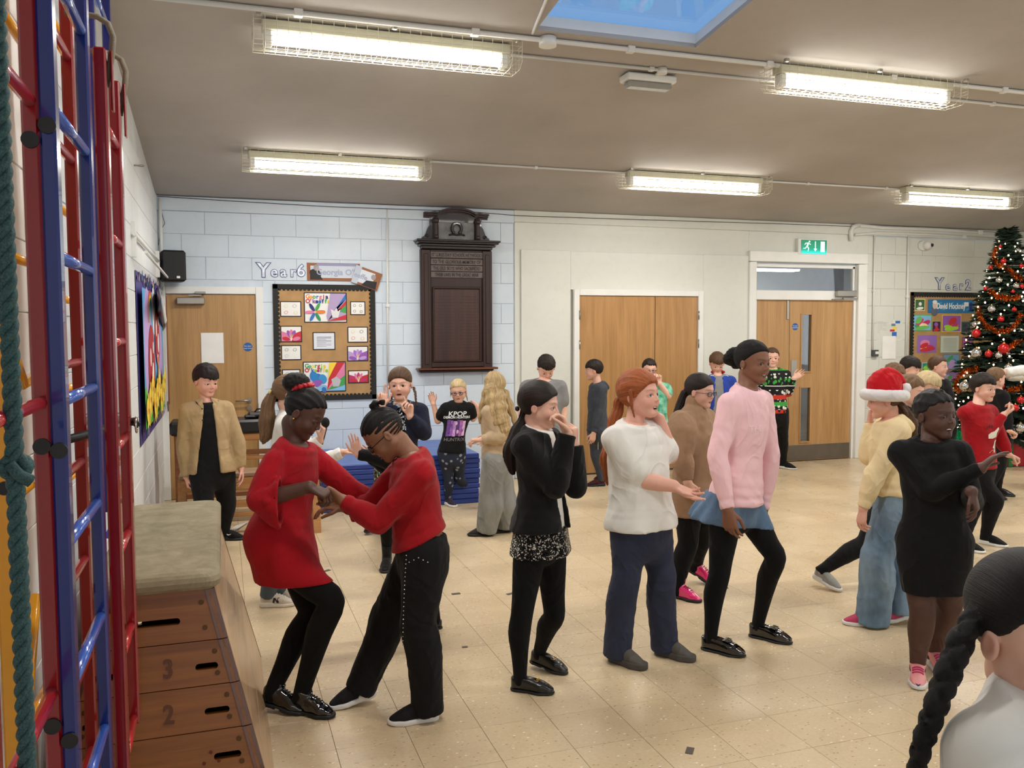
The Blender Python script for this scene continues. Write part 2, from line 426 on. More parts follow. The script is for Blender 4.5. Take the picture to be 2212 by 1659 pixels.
mb = MB(); mb.box((-.25, WALL-.075, 2.05), (.12, .02, .012)); mb.box((-.2, WALL-.06, 2.075), (.1, .03, .022), b=.004); mb.build('closer_arm', m_metal, door_1)
for x_, z in ((.330, .9), (.330, .25), (-.527, .95)): mb = MB(); mb.box((x_, WALL-.052, z), (.010, .012, .1)); mb.build('hinge', m_metal, door_1)
# middle pair
door_2 = struct(thing('door_2', 'pair of plain oak cupboard doors in the middle of the cream wall', 'door', (4.66, WALL, 0))); del door_2['category']
yo = WALL-.036
mb = MB(); frame(mb, 3.895, 5.445, 2.085, .07, yo); mb.build('door_frame', m_white, door_2)
m_oak2 = wood('oak_veneer_bright', (166, 122, 72), (192, 148, 96), 2, .36, .5)
leaf(3.90, 4.868, 2.08, yo-.03, .03, .02).build('door_leaf', m_oak2, door_2); leaf(4.872, 5.44, 2.08, yo-.03, .03, .02).build('door_leaf', m_oak2, door_2)
for x in (3.893, 5.447):
    for z in (.3, 1.52, 1.86):
        mb = MB(); mb.cyl((x, yo-.052, z-.05), (x, yo-.052, z+.05), .008, 8); mb.build('hinge', m_metal, door_2)
# right pair with fanlight
door_3 = struct(thing('door_3', 'pair of oak swing doors with vision panels under a fanlight', 'door', (7, WALL, 0))); del door_3['category']
mb = MB(); yo = WALL
mb.box((D3L-.05, yo-.03, 1.26), (.10, .07, 2.52), b=.006); mb.box((D3R+.07, yo-.03, 1.26), (.14, .07, 2.52), b=.006); mb.box((7.055, yo-.03, 2.59), (1.77, .07, .13), b=.006)
mb.box(((D3L+D3R)/2, yo+.01, 2.115), (D3R-D3L, .10, .12), b=.006)
for x in (D3L+.012, D3R-.02): mb.box((x, yo+.03, 2.33), (.03, .05, .32)); mb.box((x, yo+.02, 1.03), (.035, .09, 2.06))
mb.box(((D3L+D3R)/2, yo+.03, 2.485), (D3R-D3L, .05, .04)); mb.build('door_frame', m_white, door_3)
mb = MB(); mb.box(((D3L+D3R)/2, yo+.03, 2.32), (D3R-D3L, .006, .32)); mb.build('fanlight_glass', m_glass, door_3)
m_oak3 = wood('oak_veneer_tan', (168, 126, 76), (196, 154, 102), 2, .4, .5)
yl = WALL+.02
def holed(x0, x1, z0, z1, holes, y, t, m, name, par):
    q = MB(); xs = x0; hx0, hx1 = holes[0][0], holes[0][1]
    q.box(((x0+hx0)/2, y, (z0+z1)/2), (hx0-x0, t, z1-z0)); q.box(((hx1+x1)/2, y, (z0+z1)/2), (x1-hx1, t, z1-z0))
    zz = z0
    for _, _, a, b_ in sorted(holes, key=lambda h: h[2]):
        q.box(((hx0+hx1)/2, y, (zz+a)/2), (hx1-hx0, t, a-zz)); zz = b_
    q.box(((hx0+hx1)/2, y, (zz+z1)/2), (hx1-hx0, t, z1-zz)); return q.build(name, m, par)
q = MB(); q.box(((D3L+.03+6.80)/2, yl, 1.03), (6.80-D3L-.03, .044, 2.05), b=.003); q.build('door_leaf', m_oak3, door_3)
vps = [(6.985, 7.125, 1.15, 1.87), (6.985, 7.125, .25, .94)]
holed(6.804, 7.755, .006, 2.055, vps, yl, .044, m_oak3, 'door_leaf', door_3)
for a, b_, c, d_ in vps:
    q = MB(); w_ = .018
    for s_ in (a-w_/2, b_+w_/2): q.box((s_, yl-.024, (c+d_)/2), (w_, .014, d_-c+2*w_), b=.002)
    for s_ in (c-w_/2, d_+w_/2): q.box(((a+b_)/2, yl-.024, s_), (b_-a, .014, w_), b=.002)
    f_ = q.build('vision_panel_bead', m_oak3, door_3)
    q = MB(); q.box(((a+b_)/2, yl, (c+d_)/2), (b_-a, .006, d_-c)); q.build('glass_pane', m_glass, f_)
q = MB(); q.box((6.55, yl-.024, .11), (.49, .004, .19)); q.build('kick_plate', m_steel, door_3)
q = MB(); q.box((7.28, yl-.024, .11), (.94, .004, .19)); q.build('kick_plate', m_steel, door_3)
q = MB(); q.box((6.875, yl-.026, 1.12), (.085, .004, .35), b=.001); q.build('push_plate', m_metal, door_3)
q = MB(); q.box((7.60, WALL-.07, 2.14), (.30, .07, .08), b=.008); q.build('door_closer', m_metal, door_3)
q = MB(); q.box((7.68, WALL-.05, 2.08), (.22, .02, .02)); q.box((7.5, WALL-.04, 2.065), (.2, .02, .012), R=Matrix.Rotation(.1, 3, 'Z')); q.build('closer_arm', m_metal, door_3)
q = MB(); q.box((6.77, yl-.028, 1.93), (.035, .012, .24), b=.004); q.build('flush_bolt', m_metal, door_3)
m_disc = mat('blue_sign', (30, 90, 160), .4, var=0); m_wt = mat('white_print', (240, 242, 244), .5, var=0)
def disc(x, z, y, par, r=.045):
    q = MB(); q.cyl((x, y, z), (x, y-.002, z), r, 28)
    s_ = q.build('fire_door_disc', m_disc, par); t = MB()
    add_text(t, 'Fire door', .019, (x, y-.0025, z+.009)); add_text(t, 'keep locked', .017, (x, y-.0025, z-.013)); t.build('lettering', m_wt, s_)
disc(.243, 1.53, WALL-.031, door_1); disc(6.885, 1.72, yl-.023, door_3)
# corridor seen through the fanlight and vision panels
m_corr = paint('corridor_paint', (190, 195, 200), (200, 205, 208))
q = MB(); q.box((9.1, 11.3, 1.5), (7.4, .1, 3.4)); q.box((5.45, 10.4, 1.5), (.1, 1.9, 3.4)); q.box((12.75, 10.4, 1.5), (.1, 1.9, 3.4)); wall_corr = struct(q.build('wall_corridor', m_jointw))
q = MB(); q.box((9.1, 10.4, 2.95), (7.4, 1.9, .1)); struct(q.build('ceiling_corridor', m_whitew))
q = MB(); q.box((9.1, 10.4, -.05), (7.4, 1.9, .1)); struct(q.build('floor_corridor', m_grout))
for r_ in range(5):
    for c_ in range(3):
        inst(bm_cache.setdefault(('k',), block_me(BW, BH, m_corr)), 'block', (7.9+(c_-.5*(r_ % 2))*BW, 11.244, .12+r_*BH), wall_corr)
m_tube = mat('lit_tube', (255, 253, 245), .5, var=0, emit=(255, 252, 246), es=12)
m_corrl = mat('lit_corridor_panel', (255, 255, 255), .5, var=0, emit=(255, 252, 245), es=9.0)
pcl = PY(1650, 586, 10.5)
cl = thing('corridor_ceiling_light', 'white lit strip light on the corridor ceiling behind the fanlight', 'ceiling light', pcl)
q = MB(); q.box((pcl[0], 10.5, (pcl[2]+.03+2.9)/2), (1.1, .22, 2.9-pcl[2]-.03), b=.006); q.build('housing', m_plastic, cl)
q = MB(); q.box((pcl[0], 10.5, pcl[2]+.02), (1.06, .20, .03), b=.004); q.build('diffuser', m_corrl, cl)
m_brownpaper = mat('brown_backing_paper', (178, 140, 92), .7, var=.12, vs_=9)
nb_ = thing('corridor_notice_board', 'brown corridor notice board with photos seen through the right vision panel', 'notice board', (7.9, 11.24, 1.5))
q = MB(); q.box((8.0, 11.225, 1.6), (1.0, .02, 1.1)); q.build('backing', m_brownpaper, nb_)
m_yel = mat('yellow_card', (225, 235, 40), .6, var=0); m_ph = mat('dark_photo', (90, 95, 110), .5, var=.5, vs_=30); m_paper = mat('white_paper', (236, 236, 232), .6, var=.02)
q = MB(); q.box((8.22, 11.212, 2.05), (.34, .006, .22)); q.build('heading_card', m_yel, nb_); t = MB(); add_text(t, 'elc', .17, (8.22, 11.208, 2.05), offset=.004); t.build('lettering', m_dark, nb_)
for x, z, m_, s_ in ((8.15, 1.78, m_ph, .1), (8.28, 1.62, m_ph, .08), (8.14, 1.45, m_ph, .12), (8.25, 1.3, m_paper, .12), (8.3, 1.78, m_paper, .1)):
    q = MB(); q.box((x, 11.212, z), (s_, .004, s_*1.2)); q.build('photo', m_, nb_)

# skirting along cream wall, trim
# ---------------------------------------------------------------- exit sign
ex = thing('exit_sign', 'green lit running-man emergency exit sign over the right-hand doors', 'exit sign', (7.09, WALL, 2.62))
q = MB(); q.box((7.08, WALL-.035, 2.725), (.44, .07, .20), b=.006); q.build('housing', m_plastic, ex)
def sign_m():
    k = NT('lit_green_sign'); t = k.a('ShaderNodeTexCoord'); s_ = k.a('ShaderNodeSeparateXYZ'); k.L(t.outputs['Generated'], s_.inputs[0])
    c = k.ramp(s_.outputs[2], [(0, lin((0, 200, 190))), (.35, lin((0, 150, 120))), (1, lin((10, 130, 90)))])
    e = k.ramp(s_.outputs[2], [(0, g3(1)), (.3, g3(.45)), (1, g3(.32))])
    k.L(c, k.b.inputs['Base Color']); k.L(c, k.b.inputs['Emission Color']); k.L(e, k.b.inputs['Emission Strength']); return k.m
q = MB(); q.box((7.095, WALL-.073, 2.722), (.38, .008, .17)); face_ = q.build('sign_face', sign_m(), ex)
q = MB(); yy = WALL-.079
def bar(q, a, b_, w_): 
    a = np.array(a); b_ = np.array(b_); d = b_-a; L_ = np.linalg.norm(d); n_ = np.array([-d[1], d[0]])/L_*w_/2
    q.prism([tuple(a-n_), tuple(b_-n_), tuple(b_+n_), tuple(a+n_)], yy, yy-.002)
q.cyl((7.02, yy, 2.785), (7.02, yy-.002, 2.785), .012, 14)
bar(q, (7.005, 2.77), (6.985, 2.725), .022); bar(q, (6.985, 2.73), (7.01, 2.70), .012); bar(q, (7.01, 2.70), (7.0, 2.665), .011); bar(q, (6.985, 2.728), (6.96, 2.70), .012); bar(q, (6.96, 2.70), (6.93, 2.70), .010)
bar(q, (7.005, 2.765), (7.04, 2.75), .009); bar(q, (7.0, 2.765), (6.965, 2.765), .009); bar(q, (6.965, 2.765), (6.95, 2.745), .009)
q2 = q; q.build('running_figure', (m_signw := mat('lit_sign_white', (235, 250, 245), .5, var=0, emit=(225, 250, 245), es=.55)), face_); q = MB()
bar(q, (7.11, 2.79), (7.11, 2.69), .012); q.prism([(7.085, 2.70), (7.135, 2.70), (7.11, 2.665)], yy, yy-.002)
q.build('arrow', m_signw, face_); q = MB(); q.box((7.22, yy-.001, 2.725), (.06, .003, .13)); q.build('door_symbol', m_signw, face_)

# ---------------------------------------------------------------- ceiling lights
m_wire = mat('cream_wire', (205, 200, 180), .45, var=0); m_frost = mat('frosted_sleeve', (225, 228, 232), .4, var=0, emit=(240, 242, 255), es=.55)
def batten(x0, x1, y, z, label):
    t = thing('batten_light', label, 'ceiling light', ((x0+x1)/2, y, ceil_z(y)), 'caged fluorescent lights on the ceiling')
    zc = ceil_z(y); cx = (x0+x1)/2; L_ = x1-x0
    q = MB(); q.box((cx, y, zc-.035), (L_-.1, .10, .06), b=.006); q.build('housing', mat('old_cream_metal', (200, 198, 176), .5), t)
    q = MB(); q.tube([(x0+.10, y, z), (x1-.10, y, z)], .030, 14); q.build('tube', m_tube, t)
    for a, b_ in ((x0+.06, x0+.11), (x1-.11, x1-.06)): q = MB(); q.box(((a+b_)/2, y, z+.01), (b_-a, .08, .09), b=.01); q.build('end_cap', m_plastic, t)
    # wire cage
    q = MB(); W_, r = .13, .0016; pr = [(-W_, zc-.012), (-W_, z-.015), (-W_*.62, z-.055), (W_*.62, z-.055), (W_, z-.015), (W_, zc-.012)]
    n = int(L_/.062)
    for i in range(n+1):
        x = x0+L_*i/n; q.tube([(x, y+a, b_) for a, b_ in pr], r, 4, False)
    def lerp(a, b_, f): return (a[0]+(b_[0]-a[0])*f, a[1]+(b_[1]-a[1])*f)
    for s_ in range(5):
        for f in ((0, .25, .5, .75) if s_ in (0, 4) else (0, .5) if s_ in (1, 3) else (0, .33, .66)):
            a = lerp(pr[s_], pr[s_+1], f); q.tube([(x0, y+a[0], a[1]), (x1, y+a[0], a[1])], r, 4, False)
    for x in (x0, x1):
        for f in (.2, .4, .6, .8): q.tube([(x, y-W_, zc-.012+(z-.015-zc+.012)*f), (x, y+W_, zc-.012+(z-.015-zc+.012)*f)], r, 4, False)
        for f in (-.5, 0, .5): q.tube([(x, y+W_*f, zc-.012), (x, y+W_*f, z-.055)], r, 4, False)
    q.build('wire_guard', m_wire, t)
    for x in (x0+.03, cx, x1-.03): q = MB(); q.box((x, y-.14, zc-.012), (.03, .03, .022), b=.004); q.build('bracket', m_metal, t)
    l = area('tube_light', (cx, y, z-.038), (0, 0, 0), L_-.2, .05, 29, (1, .965, .915)); l.parent = t; l.location = tuple(np.array([cx, y, z-.038])-wloc(t))
    return t
batten(.206, 1.806, 5.30, 3.375, 'large caged fluorescent light at the upper left, nearest the camera')
batten(3.60, 5.20, 5.16, 3.385, 'caged fluorescent light at the upper right, past the skylight')
batten(.19, 1.79, 7.70, 3.10, 'caged fluorescent light of the rear row, leftmost, above the year six display')
batten(3.67, 5.27, 7.62, 3.11, 'caged fluorescent light of the rear row, in the middle')
batten(6.95, 8.55, 7.60, 3.10, 'caged fluorescent light of the rear row, cut by the right picture edge')
batten(7.0, 8.6, 5.16, 3.385, 'caged fluorescent light of the near row, outside the right picture edge')
batten(.2, 1.8, 2.7, 3.70, 'caged fluorescent light overhead behind the first row, out of the picture')
batten(3.6, 5.2, 2.7, 3.70, 'caged fluorescent light overhead to the right, out of the picture')
batten(7.0, 8.6, 2.7, 3.70, 'caged fluorescent light overhead at the far right, out of the picture')
# conduits on the ceiling
def conduit(pts, r, label, clips=True, name='ceiling_conduit'):
    q = MB(); q.tube(pts, r, 8)
    if clips:
        for a, b_ in zip(pts[:-1], pts[1:]):
            a = np.array(a); b_ = np.array(b_); n = int(np.linalg.norm(b_-a)/1.1)
            for i in range(1, n+1): c = a+(b_-a)*i/(n+1); q.box(tuple(c), (r*3.2, r*3.2, r*2.6), b=r*.3)
    o = q.build(name, m_plastic); return tag(o, label, 'conduit')
def cl_(y, x0, x1, off): return [(x0, y, ceil_z(y)-off), (x1, y, ceil_z(y)-off)]
a = PC(1183, 88, .02)
conduit(cl_(a[1], LEFT, RIGHT, .018), .016, 'thick white conduit along the ceiling just beside the skylight')
q = MB(); q.cyl((a[0], a[1], ceil_z(a[1])), (a[0], a[1], ceil_z(a[1])-.055), .055, 20); tag(q.build('junction_box', m_plastic), 'round white junction box on the thick ceiling conduit', 'junction box')
b_ = PC(1430, 152, .015); conduit(cl_(b_[1], 1.81, RIGHT, .014), .011, 'thin white conduit linking the two near caged lights')
conduit(cl_(7.66, 1.80, RIGHT, .014), .010, 'thin white conduit linking the rear row of caged lights')
c = PC(1400, 182, .06)
em = thing('emergency_light', 'small unlit bulkhead light on the ceiling between the near caged lights', 'ceiling light', (c[0], c[1], ceil_z(c[1])))
q = MB(); q.box((c[0], c[1], ceil_z(c[1])-.03), (.38, .14, .05), b=.01); q.build('housing', m_plastic, em)
q = MB(); q.box((c[0], c[1], ceil_z(c[1])-.07), (.34, .10, .05), b=.018); q.build('diffuser', mat('clear_prismatic', (150, 150, 145), .12, 0, coat=.6), em)
q = MB(); q.tube([(b_[0], b_[1], ceil_z(b_[1])-.02), (c[0]+.02, c[1]+.04, ceil_z(c[1])-.02)], .012, 8); q.cyl((b_[0], b_[1], ceil_z(b_[1])), (b_[0], b_[1], ceil_z(b_[1])-.04), .035, 16); q.build('conduit', m_plastic, em)
# wall conduits
def wc(pts, r, label): return conduit([tuple(PY(u, v, WALL-.018-r)) for u, v in pts], r, label, True, 'wall_conduit')
wc([(836, 448), (838, 870)], .012, 'pale blue vertical conduit beside the year six board')
wc([(1890, 500), (1885, 755)], .011, 'white vertical conduit running down to the switch by the doors')
wc([(1963, 500), (1957, 780)], .013, 'white vertical conduit beside the year two board')
wc([(1846, 486), (1905, 492), (2030, 496), (2196, 508)], .024, 'upper thick white trunking along the top right wall')
wc([(1840, 520), (1838, 500), (1842, 490), (1856, 486)], .030, 'bent end of white trunking at the top right wall')
wc([(1846, 507), (1900, 503), (2010, 507), (2150, 516)], .018, 'lower white trunking along the top right wall')
q = MB(); q.tube([tuple(PY(u, v, WALL-.045)) for u, v in ((340, 424), (480, 433), (700, 446), (860, 452), (1000, 456), (1120, 466), (1300, 472), (1500, 478), (1700, 484), (1838, 489))], .0035, 5); tag(q.build('cable', mat('brown_cable', (70, 45, 40), .6)), 'thin brown cable strung along the top of the back wall', 'cable')
q = MB(); q.tube([tuple(PY(u, v, WALL-.03)) for u, v in ((342, 430), (352, 470), (356, 482), (346, 500), (342, 530))], .003, 5); tag(q.build('cable', MC['brown_cable']), 'loose brown cable hanging in the back left corner', 'cable')
q = MB(); q.box((8.11, WALL-.03, 1.37), (.09, .05, .085), b=.006); sw = q.build('switch', mat('grey_switch', (70, 72, 75), .5)); tag(sw, 'grey wall switch at the foot of the white conduit', 'switch')
q = MB(); q.box((8.12, WALL-.057, 1.375), (.05, .008, .035), b=.002); q.build('rocker', m_plastic, sw)
cm = thing('security_camera', 'white dome security camera high on the right of the back wall', 'camera', (8.87, WALL, 2.8))
q = MB(); q.cyl((8.85, WALL, 2.79), (8.85, WALL-.05, 2.79), .065, 20); q.build('base', m_plastic, cm)
q = MB(); Rm = np.array(Matrix.Rotation(radians(70), 3, 'X')); q.lathe([(.001, -.055), (.03, -.048), (.05, -.025), (.055, 0), (.05, .025), (.03, .048), (.001, .055)], (8.88, WALL-.085, 2.79), 16, R=Rm); q.build('dome', m_plastic, cm)
q = MB(); q.cyl((8.90, WALL-.12, 2.79), (8.905, WALL-.145, 2.785), .022, 14); q.build('lens', m_dark, cm)
# left wall: eye bolt, curtain rods
q = MB(); p = PX(287, 357, LEFT); q.tube([(LEFT, p[1], p[2]), (LEFT+.04, p[1], p[2])], .006, 8); q.tube([(LEFT+.055+.02*cos(t), p[1]+.02*sin(t), p[2]) for t in np.linspace(0, 2*pi, 13)[:-1]], .005, 6, closed=True); tag(q.build('eye_bolt', m_metal), 'steel eye bolt high on the left wall', 'bolt')
q = MB(); q.tube([(LEFT+.03, 6.5, 2.36), (LEFT+.03, WALL-.25, 2.36)], .012, 8); q.tube([(LEFT+.10, 6.5, 2.24), (LEFT+.10, WALL-.2, 2.21), (LEFT+.2, WALL-.2, 2.21)], .011, 8)
for y in (6.55, 8.9): q.box((LEFT+.02, y, 2.33), (.04, .03, .25), b=.004)
tag(q.build('rail_pair', m_plastic), 'pair of thin white rails high on the left wall under the corner', 'rail')
q = MB(); q.tube([(LEFT+.04, WALL-.05, 3.0), (LEFT+.04, WALL-.05, 2.1)], .016, 8); tag(q.build('wall_conduit', m_plastic), 'white vertical conduit in the back left corner', 'conduit')
spk = thing('loudspeaker', 'black wall loudspeaker in the back left corner above the door', 'loudspeaker', (-.45, WALL-.2, 2.33))
q = MB(); q.box((-.445, WALL-.17, 2.325), (.22, .22, .30), rz=.18, b=.02); q.build('cabinet', m_dark, spk)
q = MB(); q.box((-.43, WALL-.285, 2.32), (.19, .006, .26), rz=.18, b=.002); q.build('grille', mat('speaker_grille', (30, 30, 31), .7, bump=.6, bs=900), spk)
q = MB(); q.box((-.39, WALL-.285, 2.215), (.03, .008, .022), rz=.18); q.build('badge', m_plastic, spk)
q = MB(); q.tube([(LEFT, WALL-.1, 2.30), (-.5, WALL-.1, 2.30)], .012, 8); q.build('bracket', m_metal, spk)
def nrm_(v): v = np.array(v, float); return v/np.linalg.norm(v)
# ================================================================ displays on the walls
class Art:
    """flat coloured shapes in a vertical plane: paper, paint and print"""
    def __init__(s, y=WALL): s.mb = MB(); s.ms = []; s.ix = {}; s.y = y; s.k = 0
    def mi(s, col):
        key = tuple(col)
        if key not in s.ix:
            s.ix[key] = len(s.ms); s.ms.append(mat('colour_%d_%d_%d' % key, col, .6, var=.04))
        return s.ix[key]
    def poly(s, pts, col, t=.0012):
        s.k += 1; y = s.y-.0004*s.k
        s.mb.prism([tuple(p) for p in pts], y, y-t, s.mi(col))
    def rect(s, x0, z0, x1, z1, col, t=.0012): s.poly([(x0, z0), (x1, z0), (x1, z1), (x0, z1)], col, t)
    def ell(s, x, z, a, b, rot, col, n=16, t=.0012):
        c, q = cos(rot), sin(rot)
        s.poly([(x+a*cos(h)*c-b*sin(h)*q, z+a*cos(h)*q+b*sin(h)*c) for h in np.linspace(0, 2*pi, n+1)[:-1]], col, t)
    def petals(s, x, z, r, cols, a0=0, a1=2*pi, w=.32, clip=None):
        n = len(cols)
        for i, c in enumerate(cols):
            h = a0+(a1-a0)*i/max(1, n if abs(a1-a0-2*pi) < .01 else n-1); s.ell(x+cos(h)*r*.55, z+sin(h)*r*.55, r*.46, r*w*.5, h, c)
    def text(s, t, size, x, z, col, rot=0, **k):
        s.k += 1; add_text(s.mb, t, size, (x, s.y-.0004*s.k-.001, z), mi=s.mi(col), rot=rot, extrude=.0008, **k)
    def build(s, name, parent=None, **k): return s.mb.build(name, s.ms, parent, **k)
def PR(a, b, y=WALL):
    p = PY(a[0], a[1], y); q = PY(b[0], b[1], y); return p[0], q[2], q[0], p[2]
PURP = (150, 90, 180); MAG = (190, 50, 110); PINK = (225, 130, 170); RED = (200, 45, 55); ORG = (235, 130, 50); YEL = (245, 215, 60); GRN = (70, 160, 80); BLU = (50, 110, 190); SKY = (130, 190, 230); LIL = (190, 160, 215); WHT = (240, 240, 236); GRY = (170, 170, 170); DRK = (30, 28, 30); NAV = (35, 45, 120); LIM = (160, 215, 60)
def noticeboard(name, x0, z0, x1, z1, label, bw=.05):
    t = thing(name, label, 'notice board', ((x0+x1)/2, WALL, z0))
    q = MB(); q.box(((x0+x1)/2, WALL-.010, (z0+z1)/2), (x1-x0, .02, z1-z0), b=.003); q.build('backing_paper', m_brownpaper, t)
    q = MB(); y = WALL-.020
    for a, b_, c, d in ((x0, z1-bw, x1, z1), (x0, z0, x1, z0+bw), (x0, z0, x0+bw, z1), (x1-bw, z0, x1, z1)):
        q.box(((a+c)/2, y-.004, (b_+d)/2), (c-a, .008, d-b_), b=.002)
    s_ = .042
    for i in range(int((x1-x0-2*bw)/s_)+1):
        x = x0+bw+s_*(i+.5)
        if x < x1-bw:
            for z in (z1-bw, z0+bw): q.cyl((x, y, z), (x, y-.007, z), s_*.42, 8)
    for i in range(int((z1-z0-2*bw)/s_)+1):
        z = z0+bw+s_*(i+.5)
        if z < z1-bw:
            for x in (x0+bw, x1-bw): q.cyl((x, y, z), (x, y-.007, z), s_*.42, 8)
    q.build('scalloped_border', mat('black_border', (28, 28, 27), .7), t); return t
def sheet(parent, a, b, draw, frame_=(25, 18, 30), bg_=WHT, name='artwork', pad=.010):
    A = Art(WALL-.0225); x0, z0, x1, z1 = PR(a, b); A.rect(x0, z0, x1, z1, frame_); A.rect(x0+pad, z0+pad, x1-pad, z1-pad, bg_)
    draw(A, x0+pad, z0+pad, x1-x0-2*pad, z1-z0-2*pad); return A.build(name, parent)
b6 = noticeboard('notice_board', .50, .96, 1.555, 2.175, 'brown display board with black scalloped border, flower art and artist lettering')
def word(A, txt, x, z, size, cols, dx):
    for i, ch in enumerate(txt):
        if ch != ' ': A.text(ch, size, x+dx*i, z, cols[i % len(cols)], offset=size*.035)
RB = [ORG, (240, 180, 40), GRN, BLU, (220, 120, 160), RED, NAV]
def d1(A, x, z, w_, h_):
    word(A, 'Georgia', x+.03*1, z+h_*.88, .062, RB, w_*.077); word(A, "O'keeffe", x+.03, z+h_*.72, .060, [RED, MAG, PURP, NAV, BLU, NAV, GRN, YEL], w_*.072)
    A.petals(x+w_*.24, z+h_*.34, w_*.25, [RED, GRN, NAV, PINK, BLU, (40, 140, 90), ORG], .05)
    A.ell(x+w_*.24, z+h_*.34, .014, .014, 0, (230, 180, 160))
    A.poly([(x+w_*.62, z+h_), (x+w_, z+h_), (x+w_, z+.02), (x+w_*.55, z+.01), (x+w_*.52, z+h_*.2)], (180, 160, 200))
    A.poly([(x+w_*.55, z+.01), (x+w_*.75, z+h_*.5), (x+w_, z+h_*.8), (x+w_, z+h_)], BLU); A.poly([(x+w_*.55, z+.01), (x+w_*.8, z+h_*.45), (x+w_, z+h_*.5), (x+w_, z+h_*.75)], RED)
    A.poly([(x+w_*.55, z+.01), (x+w_*.85, z+h_*.35), (x+w_, z+h_*.3), (x+w_, z+h_*.6)], GRN); A.poly([(x+w_*.55, z+.01), (x+w_, z+.02), (x+w_, z+h_*.25)], RED)
    A.poly([(x+w_*.62, z+h_*.45), (x+w_*.66, z+h_*.15), (x+w_*.8, z+h_*.14), (x+w_*.86, z+h_*.45), (x+w_*.8, z+h_*.36), (x+w_*.76, z+h_*.5), (x+w_*.71, z+h_*.38)], (225, 225, 225))
def d2(A, x, z, w_, h_):
    word(A, 'Georgia', x+.03, z+h_*.88, .060, [GRN, (90, 180, 150), YEL, GRN, RED, LIM, YEL], w_*.072); word(A, "O'keeffe", x+.03, z+h_*.73, .058, [RED, GRN, BLU, LIM, MAG, GRN, YEL, LIM], w_*.068)
    for dx, dz, a, b_, c in ((.33, .42, .13, .2, BLU), (.24, .5, .1, .2, (40, 130, 200)), (.45, .42, .1, .17, (60, 150, 210)), (.1, .25, .12, .2, LIL), (.32, .28, .12, .12, PURP), (.42, .1, .14, .1, SKY), (.48, .04, .06, .1, BLU)):
        A.ell(x+w_*dx, z+h_*dz, w_*a, h_*b_, .3, c)
    A.poly([(x+w_*.62, z+h_), (x+w_*.8, z+h_), (x+w_*.58, z+h_*.4)], YEL); A.poly([(x+w_*.8, z+h_), (x+w_, z+h_), (x+w_*.55, z+.01), (x+w_*.6, z+h_*.45)], RED)
    A.poly([(x+w_, z+h_), (x+w_, z+h_*.55), (x+w_*.55, z+.01)], PINK); A.poly([(x+w_, z+h_*.55), (x+w_, z+h_*.2), (x+w_*.55, z+.01)], GRN); A.poly([(x+w_, z+h_*.2), (x+w_, z), (x+w_*.55, z)], SKY)
    A.poly([(x+w_*.66, z+h_*.4), (x+w_*.7, z+h_*.15), (x+w_*.84, z+h_*.14), (x+w_*.9, z+h_*.36), (x+w_*.78, z+h_*.5)], (190, 190, 195))
def flower(c1, c2, c3):
    def f(A, x, z, w_, h_):
        A.poly([(x, z), (x+w_*.5, z), (x+w_*.3, z+h_*.55), (x, z+h_*.7)], c1); A.poly([(x+w_, z), (x+w_*.5, z), (x+w_*.7, z+h_*.55), (x+w_, z+h_*.7)], c2)
        for h, c in ((2.5, c1), (2.0, c3), (1.57, c1), (1.15, c3), (.65, c2), (2.9, c2), (.25, c1)): A.ell(x+w_*.5+cos(h)*w_*.27, z+h_*.05+sin(h)*h_*.5, w_*.2, h_*.13, h, c)
        for h in (1.2, 1.57, 1.95): A.ell(x+w_*.5+cos(h)*w_*.14, z+h_*.05+sin(h)*h_*.3, w_*.14, .003, h, (240, 210, 140))
    return f
def sketch(cs):
    def f(A, x, z, w_, h_):
        for (a, b_), c in zip(((.25, .72), (.7, .72), (.25, .25), (.75, .22)), cs): A.ell(x+w_*a, z+h_*b_, w_*.11, h_*.12, .3, c); A.ell(x+w_*a, z+h_*b_, w_*.07, h_*.08, .3, WHT)
    return f
def lines(A, x, z, w_, h_):
    A.rect(x, z, x+w_, z+h_, (225, 230, 238))
    for i in range(9): A.rect(x+w_*.15, z+h_*(.15+.075*i), x+w_*(.85 if i % 3 else .6), z+h_*(.15+.075*i)+.003, (120, 125, 150))
sheet(b6, (655.6, 631.6), (749.2, 697), d1); sheet(b6, (653.7, 781.4), (747, 844.8), d2)
PB, PP = (235, 225, 190), (230, 170, 170)
for a, b_, d in (((604.4, 650.7), (650.8, 684.4), sketch([PB, (200, 200, 200), PP, PB])), ((755.6, 651), (788.7, 680.7), sketch([(150, 150, 150)]*4)), ((605, 703.7), (652.4, 739), flower(PINK, RED, PURP)),
                 ((749.7, 705.9), (794.3, 739.8), sketch([PB, GRY, PP, (235, 205, 170)])), ((674.7, 717.5), (724, 755.5), lines), ((606.5, 745.6), (650.8, 777.5), sketch([GRY, GRY, (210, 210, 210), WHT])),
                 ((749.2, 747.5), (794.8, 779.9), flower(LIL, PURP, (170, 110, 210))), ((608.6, 797.9), (649, 828), sketch([GRY, (200, 200, 200), GRY, WHT])), ((751, 800), (796, 827), flower(MAG, RED, PINK))):
    sheet(b6, a, b_, d)
